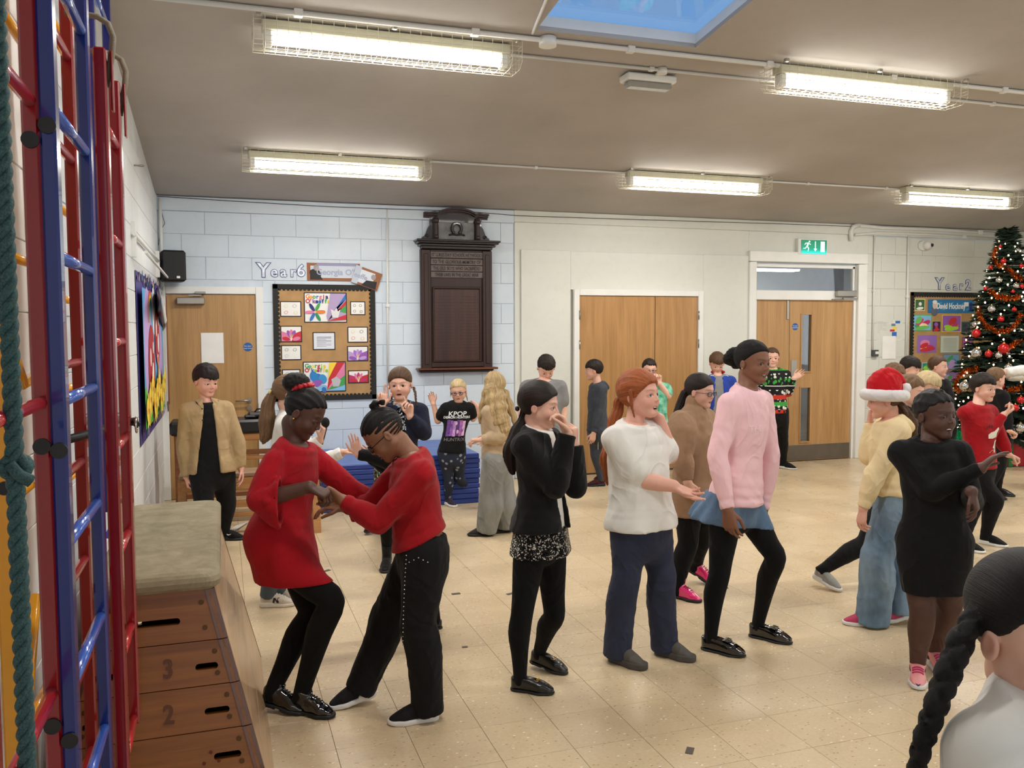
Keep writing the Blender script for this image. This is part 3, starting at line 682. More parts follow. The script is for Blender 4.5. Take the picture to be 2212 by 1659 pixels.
# foil letters
m_foil = mat('foil_letter', (214, 220, 236), .3, .25, var=.25, vs_=25); m_foile = mat('foil_edge', (84, 90, 126), .4, .3, var=.1)
def foil(txt, pts, sizes, label, cat='lettering'):
    t = thing('wall_letters', label, cat, PY(*pts[0]))
    for ch, (u, v), s_ in zip(txt, pts, sizes):
        p = PY(u, v); q = MB(); add_text(q, ch, s_, (p[0], WALL-.010, p[2]), offset=s_*.055, extrude=.002, mi=0)
        add_text(q, ch, s_, (p[0], WALL-.013, p[2]), offset=s_*.012, extrude=.002, mi=1); q.build('letter', [m_foile, m_foil], t)
    return t
foil('Year6', [(569, 585), (592, 588), (612, 588), (633, 588), (650, 586)], [.20, .15, .15, .15, .17], 'silver foil letters spelling Year 6 above the display board')
foil('Year2', [(2028, 614), (2046, 619), (2062, 619), (2075, 618), (2090, 617)], [.21, .16, .16, .16, .19], 'silver foil letters spelling Year 2 above the right display board')
# artist banner with a curled right end
bn = thing('paper_banner', 'long paper artist name banner with a drooping right end', 'banner', PY(745, 590))
A = Art(WALL-.014); x0, z0, x1, z1 = .85, 2.215, 1.40, 2.40
A.rect(x0, z0, x1, z1, (150, 95, 60)); A.rect(x0+.035, z0+.03, x1, z1-.03, (205, 214, 226)); A.rect(x0+.1, z1-.03, x1-.02, z1-.004, (150, 150, 185))
A.ell(x0+.085, z0+.075, .062, .045, -.3, DRK); A.poly([(x0+.03, z0+.01), (x0+.16, z0+.01), (x0+.12, z0+.08), (x0+.03, z0+.11)], DRK); A.ell(x0+.095, z0+.135, .028, .034, 0, (150, 150, 155)); A.ell(x0+.105, z0+.125, .02, .024, 0, (180, 160, 150))
A.text("Georgia O'Ke", .085, x0+.335, z0+.088, (165, 175, 200), offset=.002); A.build('printed_strip', bn)
A = Art(WALL-.03)
def rp(x, z): c, s_ = cos(-.33), sin(-.33); return (1.38+x*c-z*s_, 2.38+x*s_+z*c)
def rr(x0, z0, x1, z1, c): A.poly([rp(x0, z0), rp(x1, z0), rp(x1, z1), rp(x0, z1)], c)
rr(-.02, -.19, .27, .0, (150, 95, 60)); rr(-.02, -.165, .2, -.025, (215, 222, 232)); A.poly([rp(.09, -.185), rp(.25, -.185), rp(.24, -.1), rp(.13, -.12)], DRK)
c_ = rp(.19, -.065); A.ell(c_[0], c_[1], .026, .03, 0, (160, 150, 150)); c_ = rp(.06, -.1); A.text('eeffe', .075, c_[0], c_[1], (165, 175, 200), rot=-.33, offset=.002)
rr(-.02, -.19, .045, .0, (190, 200, 215)); A.build('curled_end', bn)

# ---- memorial board
mm = thing('memorial_board', 'tall dark carved wooden memorial board with an arched wreath top', 'memorial board', (2.44, WALL, 1.27))
m_mah = wood('dark_mahogany', (36, 20, 16), (60, 32, 24), 2, .42, .6, 0); m_mah2 = wood('mahogany_panel', (46, 23, 17), (76, 42, 28), 2, .36, .4, .0); m_mah3 = mat('carved_dark', (34, 24, 24), .35, coat=.3)
m_ins = mat('letter_panel', (104, 90, 84), .4, var=.25, vs_=20)
q = MB(); x0, x1 = 2.045, 2.845; q.box((2.445, WALL-.03, 1.92), (x1-x0, .06, 1.30), b=.006); q.build('back_panel', m_mah, mm)
q = MB()
for x in (x0+.055, x1-.055): q.box((x, WALL-.07, 1.92), (.11, .03, 1.29), b=.008); q.box((x, WALL-.088, 1.92), (.05, .012, 1.2), b=.005)
q.box((2.445, WALL-.07, 1.315), (.6, .03, .06), b=.008); q.build('stile', m_mah, mm)
q = MB(); q.box((2.445, WALL-.064, 1.74), (.53, .012, .80), b=.003); q.build('name_panel', m_mah2, mm)
q = MB()
for a, b_, c, d in ((2.18, 2.145, 2.71, 2.165), (2.18, 1.345, 2.71, 1.365), (2.17, 1.345, 2.19, 2.165), (2.70, 1.345, 2.72, 2.165)): q.box(((a+c)/2, WALL-.078, (b_+d)/2), (c-a, .016, d-b_), b=.005)
q.build('moulding', m_mah, mm)
for i in range(20):
    if i == 0: q = MB()
    for s_ in (0, 1): q.box((2.31+.27*s_, WALL-.071, 2.06-.033*i), (.2+.03*((i*7+s_*3) % 3-1), .002, .004))
q.build('engraved_names', mat('engraving', (38, 18, 14), .5), mm, kind='stuff')
for (zc, txt, s_) in ((2.51, "ST LUKES DAY SCHOOL HEYWOOD", .050), (2.435, "TO THE GLORIOUS MEMORY OF", .050), (2.365, "THE OLD BOYS WHO SACRIFICED", .050), (2.295, "THEIR LIVES IN THE GREAT WAR", .050)):
    q = MB(); q.box((2.445, WALL-.068, zc), (.60, .014, .062), b=.003); p_ = q.build('inscription_panel', m_ins, mm)
    q = MB(); add_text(q, txt, s_, (2.445, WALL-.0765, zc-.002), sx=.58/ (len(txt)*s_*.62), offset=.0005); q.build('lettering', mat('letter_dark', (8, 6, 6), .4), p_)
q = MB()
for dz, e, t_ in ((2.585, .02, .03), (2.61, .05, .025), (2.635, .08, .02), (2.655, .095, .022)): q.box((2.445, WALL-.05-e*.5, dz), (.80+2*e*.95-.05, .10+e, t_), b=.006)
q.build('cornice', m_mah3, mm)
q = MB(); poly = [(2.155, 2.665), (2.735, 2.665), (2.735, 2.90)]+[(2.445+.29*cos(a), 2.86+.095*sin(a)) for a in np.linspace(.25, pi-.25, 12)]+[(2.155, 2.90)]
q.prism(poly, WALL, WALL-.06, 0); q.build('pediment', m_mah3, mm)
q = MB()
for sgn in (-1, 1):
    q = MB(); cx = 2.445+sgn*.235; q.box((cx, WALL-.085, 2.79), (.045, .05, .25), b=.01); q.box((cx, WALL-.10, 2.87), (.055, .06, .05), b=.012); q.box((cx, WALL-.10, 2.70), (.05, .05, .04), b=.01); q.build('pilaster', m_mah, mm)
q = MB()
for sgn in (-1, 1):
    pl = [(2.445+sgn*x, z) for x, z in ((.28, 2.665), (.385, 2.665), (.375, 2.70), (.345, 2.715), (.33, 2.75), (.31, 2.80), (.29, 2.83), (.28, 2.84))]
    if sgn < 0: pl = pl[::-1]
    q = MB(); q.prism(pl, WALL, WALL-.05)
    q.tube([(2.445+sgn*(.325+.022*(1-t/9)*cos(t)), WALL-.055, 2.71+.022*(1-t/9)*sin(t)) for t in np.linspace(0, 8, 18)], .006, 6); q.build('scroll', m_mah3, mm)
q = MB()
pth = [(2.445-.36, 2.905), (2.445-.30, 2.905), (2.445-.25, 2.915)]+[(2.445+.22*cos(a), 2.885+.075*sin(a)) for a in np.linspace(pi-.3, .3, 12)]+[(2.445+.25, 2.915), (2.445+.30, 2.905), (2.445+.36, 2.905)]
for off, w_ in ((0, .05), (.02, .08), (.038, .11)):
    P_ = [(a, b_+off) for a, b_ in pth]+[(a, b_+off+.02) for a, b_ in pth[::-1]]; n = len(pth)
    vs = [(a, WALL, b_) for a, b_ in P_]+[(a, WALL-w_, b_) for a, b_ in P_]; m = len(P_); fs = []
    for i in range(n-1): fs += [(i, i+1, m-2-i, m-1-i), (m+i, m+m-1-i, m+m-2-i, m+i+1), (i, m+i, m+i+1, i+1), (m-1-i, m-2-i, 2*m-2-i, 2*m-1-i)]
    fs += [(0, m-1, 2*m-1, m), (n-1, m+n-1, m+n, n)]; q.add(vs, fs)
q.build('arched_cornice', m_mah, mm)
q = MB(); q.box((2.445, WALL-.062, 2.77), (.40, .004, .19), b=.001); q.build('carved_ground', mat('grey_bloom', (112, 110, 110), .4, var=.3, vs_=15), mm)
q = MB()
for i in range(26):
    a = -.9+i/25*(pi+1.8)-.0; x, z = 2.445+.052*cos(a), 2.795+.058*sin(a)
    q.box((x, WALL-.085, z), (.03, .02, .022), b=.006, R=Matrix.Rotation(-a, 3, 'Y'))
q.tube([(2.445+.052*cos(a), WALL-.075, 2.795+.058*sin(a)) for a in np.linspace(-.9, pi+.9, 24)], .017, 8); q.tube([(2.36, WALL-.075, 2.725), (2.40, WALL-.08, 2.735), (2.445, WALL-.08, 2.73), (2.50, WALL-.08, 2.735), (2.535, WALL-.075, 2.725)], .010, 6); q.build('wreath', m_mah3, mm)
q = MB(); q.box((2.44, WALL-.075, 1.272), (.90, .15, .022), b=.006); q.build('shelf', wood('shelf_wood', (84, 44, 26), (120, 70, 42), 0, .35, .6), mm)
q = MB(); q.box((2.44, WALL-.05, 1.245), (.84, .08, .03), b=.01); q.build('shelf_moulding', m_mah, mm)

# ---- right display board
b2 = noticeboard('notice_board', 8.68, .70, 10.25, 2.175, 'brown display board with black scalloped edge and landscape art beside the Christmas tree')
def K(x, y): return (1600+x/3.614, 480+y/3.614)
def land(cols, seed):
    def f(A, x, z, w_, h_):
        r = random.Random(seed); A.rect(x, z, x+w_, z+h_, cols[0])
        for i, c in enumerate(cols[1:]):
            A.ell(x+w_*r.uniform(.28, .72), z+h_*r.uniform(.25, .75), w_*r.uniform(.15, .27), h_*r.uniform(.12, .24), r.uniform(-.4, .8), c)
        A.ell(x+w_*.5, z+h_*.16, w_*.4, h_*.13, .1, cols[-1])
    return f
S = [((1335, 722), (1478, 848), [SKY, (230, 190, 90), GRN, MAG, (200, 60, 130), (240, 220, 170), (110, 190, 90)], (90, 170, 90)), ((1483, 770), (1552, 858), [(60, 30, 70), (70, 40, 40), PURP, RED], (180, 170, 90)), ((1562, 722), (1708, 857), [PURP, RED, BLU, ORG, YEL, MAG, LIM], (240, 215, 90)),
     ((1713, 775), (1783, 862), [(40, 70, 70), (60, 100, 90), (90, 50, 90), (40, 50, 60)], (110, 120, 120)), ((1370, 882), (1517, 1018), [(150, 110, 190), WHT, RED, YEL, PINK, MAG, RED], (150, 110, 190)), ((1718, 897), (1800, 1020), [(160, 90, 150), SKY, MAG, GRN, (90, 130, 180)], (110, 90, 110)),
     ((1405, 1095), (1475, 1165), [(40, 130, 140), LIM, (60, 170, 90), LIM], (180, 210, 190)), ((1570, 1030), (1697, 1150), [(120, 160, 190), PINK, (90, 140, 190), GRN, LIL], (90, 120, 150)), ((1710, 1045), (1775, 1150), [(60, 40, 30), (120, 80, 60), GRN, YEL], (150, 120, 60)), ((1350, 598), (1427, 692), [(60, 100, 60), (150, 80, 50), (60, 120, 70), WHT], (225, 230, 170)), ((1843, 610), (1900, 680), [(70, 30, 35), (100, 40, 40), (50, 30, 40)], (60, 40, 40)),
     ((1560, 1165), (1690, 1290), [(150, 110, 170), SKY, PINK, GRN], (100, 110, 120))]
for i, (a, b_, cols, fr) in enumerate(S): sheet(b2, K(*a), K(*b_), land(cols, i+3), fr)
def ln2(A, x, z, w_, h_):
    A.rect(x, z, x+w_, z+h_, (205, 212, 196))
    for i in range(10): A.rect(x+w_*.12, z+h_*(.12+.08*i), x+w_*.88, z+h_*(.12+.08*i)+.003, (130, 140, 130))
sheet(b2, K(1548, 883), K(1693, 1020), ln2, (150, 160, 140))
def hk(A, x, z, w_, h_):
    A.rect(x, z, x+w_, z+h_, (40, 120, 175))
    for i in range(7): A.ell(x+w_*(.1+.13*i), z+h_*(.3+.4*(i % 2)), .05, .012, .4, (70, 160, 205))
    A.ell(x+w_*.13, z+h_*.12, .06, .07, 0, (90, 100, 120)); A.ell(x+w_*.13, z+h_*.6, .038, .055, 0, (215, 190, 180)); A.ell(x+w_*.13, z+h_*.85, .04, .025, 0, (225, 225, 225))
    A.text('David Hockney', .108, x+w_*.49, z+h_*.5, WHT, offset=.003, sx=.74); A.rect(x+w_*.78, z+h_*.5, x+w_*.88, z+h_*.85, WHT); A.ell(x+w_*.93, z+h_*.3, .028, .03, 0, NAV); A.ell(x+w_*.93, z+h_*.65, .028, .03, 0, NAV)
sheet(b2, K(1453, 603), K(1810, 710), hk, (40, 110, 160))
# papers on the wall
def paper(a, b_, draw, label, y=WALL-.004):
    A = Art(y); x0, z0, x1, z1 = PR(a, b_); A.rect(x0, z0, x1, z1, WHT); draw(A, x0, z0, x1-x0, z1-z0); return tag(A.build('paper_sheet'), label, 'paper')
def pl(A, x, z, w_, h_):
    for i in range(13): A.rect(x+w_*.08, z+h_*(.1+.062*i), x+w_*(.8 if i % 4 else .5), z+h_*(.1+.062*i)+.0025, (150, 150, 155))
def pm(A, x, z, w_, h_):
    A.rect(x+w_*.5, z+h_*.7, x+w_*.85, z+h_*.93, BLU); A.rect(x+w_*.2, z+h_*.68, x+w_*.5, z+h_*.8, (110, 130, 140)); A.rect(x+w_*.3, z+h_*.52, x+w_*.6, z+h_*.64, YEL); A.rect(x+w_*.1, z+h_*.42, x+w_*.45, z+h_*.52, RED); A.rect(x+w_*.25, z+h_*.15, x+w_*.6, z+h_*.4, BLU)
paper((1893, 688), (1918, 735), pl, 'white printed notice left of two papers pinned by the conduit')
paper((1919, 690), (1947, 735), pm, 'white paper with blue and yellow blocks, right of two pinned papers', WALL-.006)
paper((1905, 726), (1933, 775), lambda A, x, z, w_, h_: None, 'white paper pinned lowest on the wall between conduit and board', WALL-.012)
paper((434, 719), (484, 784), lambda A, x, z, w_, h_: None, 'white paper sheet taped to the left oak door', WALL-.034)
# ---- left wall mural sheet
class ArtL(Art):
    def poly(s, pts, col, t=.0012):
        s.k += 1; x = LEFT+s.y+.0004*s.k; s.mb.prism([tuple(p) for p in pts][::-1], x, x+t, s.mi(col), plane='yz')
mu = thing('wall_mural', 'bright painted toadstool and meadow display sheet on the left wall', 'display', (LEFT, 7.9, .85))
A = ArtL(.012); y0, y1, z0, z1 = 6.7, 9.17, .86, 2.13
A.rect(y0, z0, y1, z1, (70, 60, 130)); r_ = random.Random(4)
for i in range(90):
    y = r_.uniform(y0+.02, y1-.1); z = r_.choice((z0+.06, z1-.06))+r_.uniform(-.04, .04); A.poly([(y, z), (y+.06, z+.02), (y+.05, z+.05), (y-.01, z+.03)], r_.choice([(40, 40, 90), (160, 140, 190), (30, 110, 90), (190, 170, 120), (90, 60, 150), (140, 50, 90)]))
A.rect(y0+.06, z0+.12, y1-.32, z1-.12, (90, 170, 220)); A.rect(y0+.06, z0+.12, y1-.32, z0+.42, (90, 190, 60))
A.ell(y0+.45, z0+.72, .36, .45, 0, LIL); A.ell(y1-.75, z0+.62, .3, .3, 0, LIL); A.ell(y0+1.1, z0+1.0, .17, .2, 0, (235, 235, 235)); A.ell(y0+1.25, z0+.85, .12, .15, 0, WHT)
for k_, c in enumerate((RED, ORG, YEL, GRN, BLU)):
    A.poly([(y0+.75+.26*cos(a)-.02*k_*cos(a), z0+.9+(.26-.02*k_)*sin(a)) for a in np.linspace(pi, .9, 10)]+[(y0+.75+(.24-.02*k_)*cos(a), z0+.9+(.24-.02*k_)*sin(a)) for a in np.linspace(.9, pi, 10)], c)
for cy, cz_, a, b_ in ((y0+.72, z0+.55, .32, .34), (y0+1.35, z0+.78, .26, .24)):
    A.ell(cy, cz_, a, b_, -.3, (165, 25, 40)); 
    for dx, dz, rr_ in ((-.1, .08, .06), (.1, -.05, .07), (.0, -.2, .05), (.15, .15, .04)): A.ell(cy+dx, cz_+dz, rr_, rr_*1.2, 0, WHT)
    A.poly([(cy-.05, z0+.14), (cy+.08, z0+.14), (cy+.06, cz_-b_*.7), (cy-.03, cz_-b_*.7)], (190, 120, 70))
for i in range(9): y = y0+.2+i*.2; zz = z0+.24+.07*(i % 3); A.ell(y, zz, .16, .10, .2*(i % 3-1), YEL); [A.ell(y+.11*cos(h), zz+.07*sin(h), .07, .035, h, c_) for h, c_ in ((.3, (245, 190, 60)), (1.6, (250, 222, 95)), (2.8, (245, 190, 60)), (4.2, (250, 222, 95)), (5.3, (240, 200, 70)))]; A.ell(y, zz, .035, .022, 0, (190, 130, 60))
A.poly([(y1-.33, z0+.12), (y1-.05, z0+.12), (y1-.08, z1-.1), (y1-.28, z1-.1)], (130, 75, 50)); A.rect(y1-.2, z0+.2, y1-.12, z0+1.1, (150, 90, 60))
A.build('painted_sheet', mu)
q = MB(); cp = [PX(341, 618, LEFT+.03), PX(347, 640, LEFT+.18), PD(357, 706, 8.55), PX(352, 716, LEFT+.03), PX(338, 690, LEFT+.02), PX(335, 625, LEFT+.02)]
q.add(cp, [(0, 1, 2, 3, 4, 5)]); q.add([c+np.array([.012, -.01, 0]) for c in cp[1:3]]+[cp[2]+np.array([.02, 0, .05])], [(0, 1, 2)], 1)
q.build('curled_corner', [mat('dark_blue_border', (32, 28, 70), .3, var=.5, vs_=25), MC.get('white_paper', m_white)], mu)

# ================================================================ floor marks, gym gear
for i, (u, v) in enumerate(((985, 1283), (1103, 1283), (706, 1233), (1490, 1622), (1567, 1269), (1004, 1398))):
    p = PZ(u, v); q = MB(); q.box((p[0], p[1], .0018), (.055 if i != 5 else .02, .03, .0015), rz=.3*i); tag(q.build('tape_mark', mat('dark_tape', (88, 78, 70), .6)), ['small dark tape mark on the floor left of the black cardigan girl', 'small dark tape mark by the left knee of the black cardigan girl', 'dark tape mark on the floor under the red dress hem', 'dark tape mark nearest the camera, at the bottom of the picture', 'dark tape mark behind the tall girl in pink', 'tiny dark scrap on the floor left of the black loafers'][i], 'tape mark')
# vaulting box
m_vault = wood('varnished_vault_wood', (118, 68, 25), (152, 94, 38), 0, .42, .8, 0); m_sideglare = wood('side_glare_wood', (188, 150, 112), (214, 180, 142), 1, .3, .7, .3); m_vedge = wood('dark_corner_strip', (78, 42, 22), (104, 62, 34), 2, .4, .8, .2)  # glare on the side boards is painted into their paler wood colour
vb = thing('vaulting_box', 'wooden vaulting box with numbered layers and worn suede top', 'vaulting box', (-.235, 3.8, 0))
VX = -.235
def vsec(z):
    f = (.80-z)/.80; return .185+f*.20, 3.13-f*.20, 4.46+f*.14          # half width, front y, back y
zs = [.80, .632, .488, .345, .20, .0]
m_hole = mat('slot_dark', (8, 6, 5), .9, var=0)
for i in range(5):
    zt, zb = zs[i]-.0015, zs[i+1]+.0015; L_ = thing('layer', None or '', 'x', (VX, 3.8, zb)); del L_['label']; del L_['category']; L_.parent = vb; L_.location = (0, 0, zb)
    ht, ft, bt = vsec(zt); hb, fb, bb = vsec(zb); t_ = .022
    # front and back boards with real slots
    def pf(x, z, inner=0, back=False):
        f = (zt-z)/(zt-zb); return (VX+x, ((bt+f*(bb-bt))-inner) if back else ((ft+f*(fb-ft))+inner), z)
    slots = [(-.13, .13)] if i == 0 else None
    sw_ = .055+.006*i; sx_ = .105+.028*i
    slots = [(-.075, .075)] if i == 0 else [(-sx_-sw_, -sx_+sw_*.2), (sx_-sw_*.2, sx_+sw_)]
    zc_ = zb+(zt-zb)*.42; hh_ = .011
    for back in (False, True):
        q = MB(); hw = lambda z: ht+(zt-z)/(zt-zb)*(hb-ht)-.012
        def quadb(xa0, xa1, za, xb0, xb1, zb_):
            v_ = [pf(xa0, za, 0, back), pf(xa1, za, 0, back), pf(xb1, zb_, 0, back), pf(xb0, zb_, 0, back), pf(xa0, za, t_, back), pf(xa1, za, t_, back), pf(xb1, zb_, t_, back), pf(xb0, zb_, t_, back)]
            q.add(v_, [(0, 1, 2, 3), (7, 6, 5, 4), (0, 4, 5, 1), (1, 5, 6, 2), (2, 6, 7, 3), (3, 7, 4, 0)])
        za, zb2 = zc_-hh_, zc_+hh_
        quadb(-hw(zb), hw(zb), zb, -hw(za), hw(za), za); quadb(-hw(zb2), hw(zb2), zb2, -hw(zt), hw(zt), zt)
        xs = [-hw(zc_)]+[c for s_ in slots for c in s_]+[hw(zc_)]
        for a, b_ in zip(xs[::2], xs[1::2]): quadb(a, b_, za, a, b_, zb2)
        for s_ in slots:   # rounded slot ends
            for xe, sg in ((s_[0], 1), (s_[1], -1)):
                for up in (1, -1):
                    pts = [(xe, zc_+up*hh_), (xe+sg*hh_, zc_+up*hh_)]+[(xe+sg*(hh_-hh_*cos(h)), zc_+up*hh_*sin(h)) for h in np.linspace(pi/2*.95, .05, 4)]
                    v_ = [pf(x, z, -.0002, back) for x, z in pts]; q.add(v_, [tuple(range(len(v_)))])
        q.build('end_board', m_vault, L_)
    q = MB()
    for sg in (-1, 1):
        v_ = []
        for inn in (0, t_):
            for z, h_, f_, b2_ in ((zb, hb, fb, bb), (zt, ht, ft, bt)):
                v_ += [(VX+sg*(h_-inn), f_+.02, z), (VX+sg*(h_-inn), b2_-.02, z)]
        q.add(v_, [(0, 1, 3, 2), (4, 6, 7, 5), (0, 4, 5, 1), (2, 3, 7, 6), (0, 2, 6, 4), (1, 5, 7, 3)])
    q.build('side_board', m_sideglare, L_)
    for sg in (-1, 1):
        for fr in (0, 1):
            v_ = []; q = MB()
            for z, h_, f_, b2_ in ((zb, hb, fb, bb), (zt, ht, ft, bt)):
                y = f_ if fr == 0 else b2_; s2 = 1 if fr == 0 else -1
                v_ += [(VX+sg*(h_-.030), y-.003*s2, z), (VX+sg*(h_+.001), y+.006*s2, z), (VX+sg*(h_+.001), y+.03*s2, z), (VX+sg*(h_-.028), y+.03*s2, z)]
            q.add(v_, [(0, 1, 2, 3), (7, 6, 5, 4), (0, 4, 5, 1), (1, 5, 6, 2), (2, 6, 7, 3), (3, 7, 4, 0)]); q.build('corner_strip', m_vedge, L_)
    q = MB()
    for sg in (-1, 1):
        for zf in (.25, .75):
            z = zb+(zt-zb)*zf; p_ = pf(sg*(hw(z)-.045+.02*(zf-.5)), z, -.001); q.cyl((p_[0], p_[1]+.002, p_[2]), (p_[0], p_[1]-.002, p_[2]), .0085, 12)
    q.build('screw', mat('aged_brass', (96, 72, 44), .4, .6), L_)
    if i in (1, 2):
        q = MB(); p_ = pf(.035, zc_+.004, -.002); add_text(q, '32'[i-1], .085, (p_[0]-.0, p_[1], p_[2]), ey=nrm_((0, ft-fb, zt-zb)), offset=.002, extrude=.0008, sx=.85); q.build('stencilled_number', mat('stencil_brown', (92, 48, 20), .5), L_)
    if i == 3:
        q = MB()
        for dx, dz in ((.02, .012), (-.002, -.02), (.045, -.018)): p_ = pf(.145+dx, zc_+dz+.005, -.001); q.cyl((p_[0], p_[1]+.001, p_[2]), (p_[0], p_[1]-.001, p_[2]), .006, 10)
        q.build('stencilled_dots', mat('stencil_red', (110, 40, 24), .5), L_)
q = MB(); q.box((VX, 3.795, .74), (.30, 1.2, .02)); q.box((VX, 3.795, .03), (.6, 1.3, .02)); q.build('slot_shade_board', m_hole, vb)  # near-black boards stand in for the shade behind the slots
k = NT('worn_suede'); g = k.a('ShaderNodeNewGeometry').outputs['Position']
cc = k.ramp(k.noise(g, 9, 6, .7, .6), [(.25, lin((118, 109, 86))), (.5, lin((144, 134, 107))), (.75, lin((166, 155, 129)))]); k.L(cc, k.b.inputs['Base Color']); k.b.inputs['Roughness'].default_value = .9; k.bump(k.noise(g, 60, 4), .3, .004)
q = MB(); n = 14; yf, yb = 3.11, 4.49; hw_ = .205
prof = [(.0, .035, .802), (-.012, .012, .79)]
def pad(u, v):  # rounded slab wrapped from four sides
    return None
rings = []
for (ins, z) in ((.012, .800), (.0, .812), (-.004, .83), (.0, .846), (.010, .857), (.03, .862)):
    pts = []; r_c = .045
    x0, x1, y0, y1 = VX-hw_+ins, VX+hw_-ins, yf+ins, yb-ins
    for (cx, cy, a0) in ((x1-r_c, y0+r_c, -pi/2), (x1-r_c, y1-r_c, 0), (x0+r_c, y1-r_c, pi/2), (x0+r_c, y0+r_c, pi)):
        for t_ in np.linspace(0, pi/2, 6): pts.append((cx+r_c*cos(a0+t_), cy+r_c*sin(a0+t_), z+random.uniform(-.001, .001)))
    rings.append(pts)
vs = [p for r in rings for p in r]; m = len(rings[0]); fs = []
for i in range(len(rings)-1):
    for j in range(m): j2 = (j+1) % m; fs.append((i*m+j, i*m+j2, (i+1)*m+j2, (i+1)*m+j))
fs.append(tuple((len(rings)-1)*m+j for j in range(m))); fs.append(tuple(range(m))[::-1]); q.add(vs, fs, 0, False)
q.build('padded_top', k.m, vb)

# ---------------------------------------------------------------- climbing ladders folded against the wall
def gloss(name, col): return mat(name, col, .22, coat=.6, var=.03)
m_red = gloss('red_gloss', (132, 10, 20)); m_bl = gloss('blue_gloss', (6, 34, 112)); m_yg = gloss('yellow_gloss', (232, 160, 20)); m_redr = gloss('red_rung_gloss', (190, 40, 50)); m_blr = gloss('blue_rung_gloss', (50, 95, 190))
def ladder(x, y0, y1, m, mr, zs_, label, z0=0.02, z1=3.3, w_=.050, plugs=(), dep=.034, rr_=.0130, zf=None):
    t = thing('climbing_ladder', label, 'climbing frame', (x, (y0+y1)/2, 0), 'folded climbing frame ladders on the left wall')
    for y in (y0, y1):
        za = z0 if zf is None or y == y0 else zf
        q = MB(); q.box((x, y, (za+z1)/2), (dep, w_, z1-za), b=.005); q.build('post', m, t)
    q = MB(); q.cyl((0, 0, 0), (0, y1-y0-w_, 0), rr_, 12); me = q.mesh('rung', mr)
    for z in zs_: inst(me, 'rung', (x, y0+w_/2, z), t)
    for y, z in plugs:
        q = MB(); q.cyl((x, y-w_/2+.001, z), (x, y-w_/2-.005, z), .0165, 18); q.build('end_plug', m_dark, t)
    return t
ladder(-.320, 1.97, 2.47, m_bl, m_blr, [1.547+.3*k for k in range(-5, 7)], 'tall blue climbing ladder in front, its rungs close together', plugs=[(1.97, 2.10), (1.97, 1.45), (1.97, .845)], dep=.030)
ladder(-.351, 1.45, 1.97, m_red, m_redr, [2.148+.6*k for k in (-3, -2, -1, 0, 1)], 'tall red climbing ladder nearest the camera, left of the blue one', plugs=[(1.97, 2.07), (1.97, 1.46), (1.97, .88)], dep=.032)
ladder(-.415, 2.35, 2.90, m_red, m_redr, [1.60+.3*k for k in range(-5, 6)], 'dark red climbing ladder behind the front blue one')
l1 = ladder(-.297, 2.62, 2.95, m_red, m_redr, [1.66+.3*k for k in range(-4, 3)], 'shorter red climbing ladder with rope loops on its posts', z1=2.455, zf=.44)
ladder(-.44, 3.62, 4.15, m_bl, m_blr, [1.5+.3*k for k in range(-4, 6)], 'blue climbing ladder farthest back, showing behind the red tops', z0=1.0)
ladder(-.50, 2.34, 2.95, m_yg, m_yg, [1.28+.6*k for k in (-2, -1, 0, 1, 2)], 'yellow climbing ladder closest to the wall at the left edge', plugs=[(2.34, 1.32)], dep=.05)
ladder(-.50, 3.10, 3.62, m_yg, m_yg, [1.5+.3*k for k in range(-1, 6)], 'yellow climbing ladder glimpsed between the red and blue posts', z0=1.0)
m_rope2 = mat('grey_rope', (128, 118, 100), .8, bump=.8, bs=500)
for y in (2.62, 2.95):
    q = MB(); q.tube([(-.285, y+.02, 2.36), (-.268, y+.0, 2.44), (-.263, y, 2.49), (-.275, y, 2.525), (-.30, y, 2.54), (-.345, y, 2.545), (-.38, y, 2.54)], .0085, 8); q.build('rope_loop', m_rope2, l1)
    q = MB(); q.box((-.268, y, 2.37), (.006, .03, .16), b=.002); q.build('catch_plate', m_red, l1)
q = MB(); q.tube([(-.44, 2.6, 1.39), (-.36, 2.8, 1.395), (-.32, 2.98, 1.40), (-.27, 2.985, 1.405), (-.262, 2.93, 1.40)], .013, 4); st = tag(q.build('strap', m_dark), 'black strap with a steel ring buckled round the red ladder', 'strap')
q = MB(); q.tube([(-.262+.0, 2.925+.022*cos(a), 1.40+.024*sin(a)) for a in np.linspace(0, 2*pi, 17)[:-1]], .0035, 6, closed=True); q.build('ring', m_chrome, st)
yl_ = thing('climbing_pole', 'curved yellow tubular bar of the climbing frame near the wall', 'climbing frame', (-.52, 2.6, 0))
q = MB(); q.tube([(-.54, 2.32, 2.2), (-.53, 2.40, 2.0), (-.52, 2.48, 1.78), (-.52, 2.56, 1.62), (-.52, 2.65, 1.55), (-.52, 2.8, 1.56)], .017, 10); q.build('curved_bar', m_yg, yl_)
q = MB(); q.tube([(-.54, 2.2, .25), (-.53, 2.35, .42), (-.52, 2.55, .72), (-.52, 2.7, .95)], .017, 10); q.build('lower_bar', m_yg, yl_)
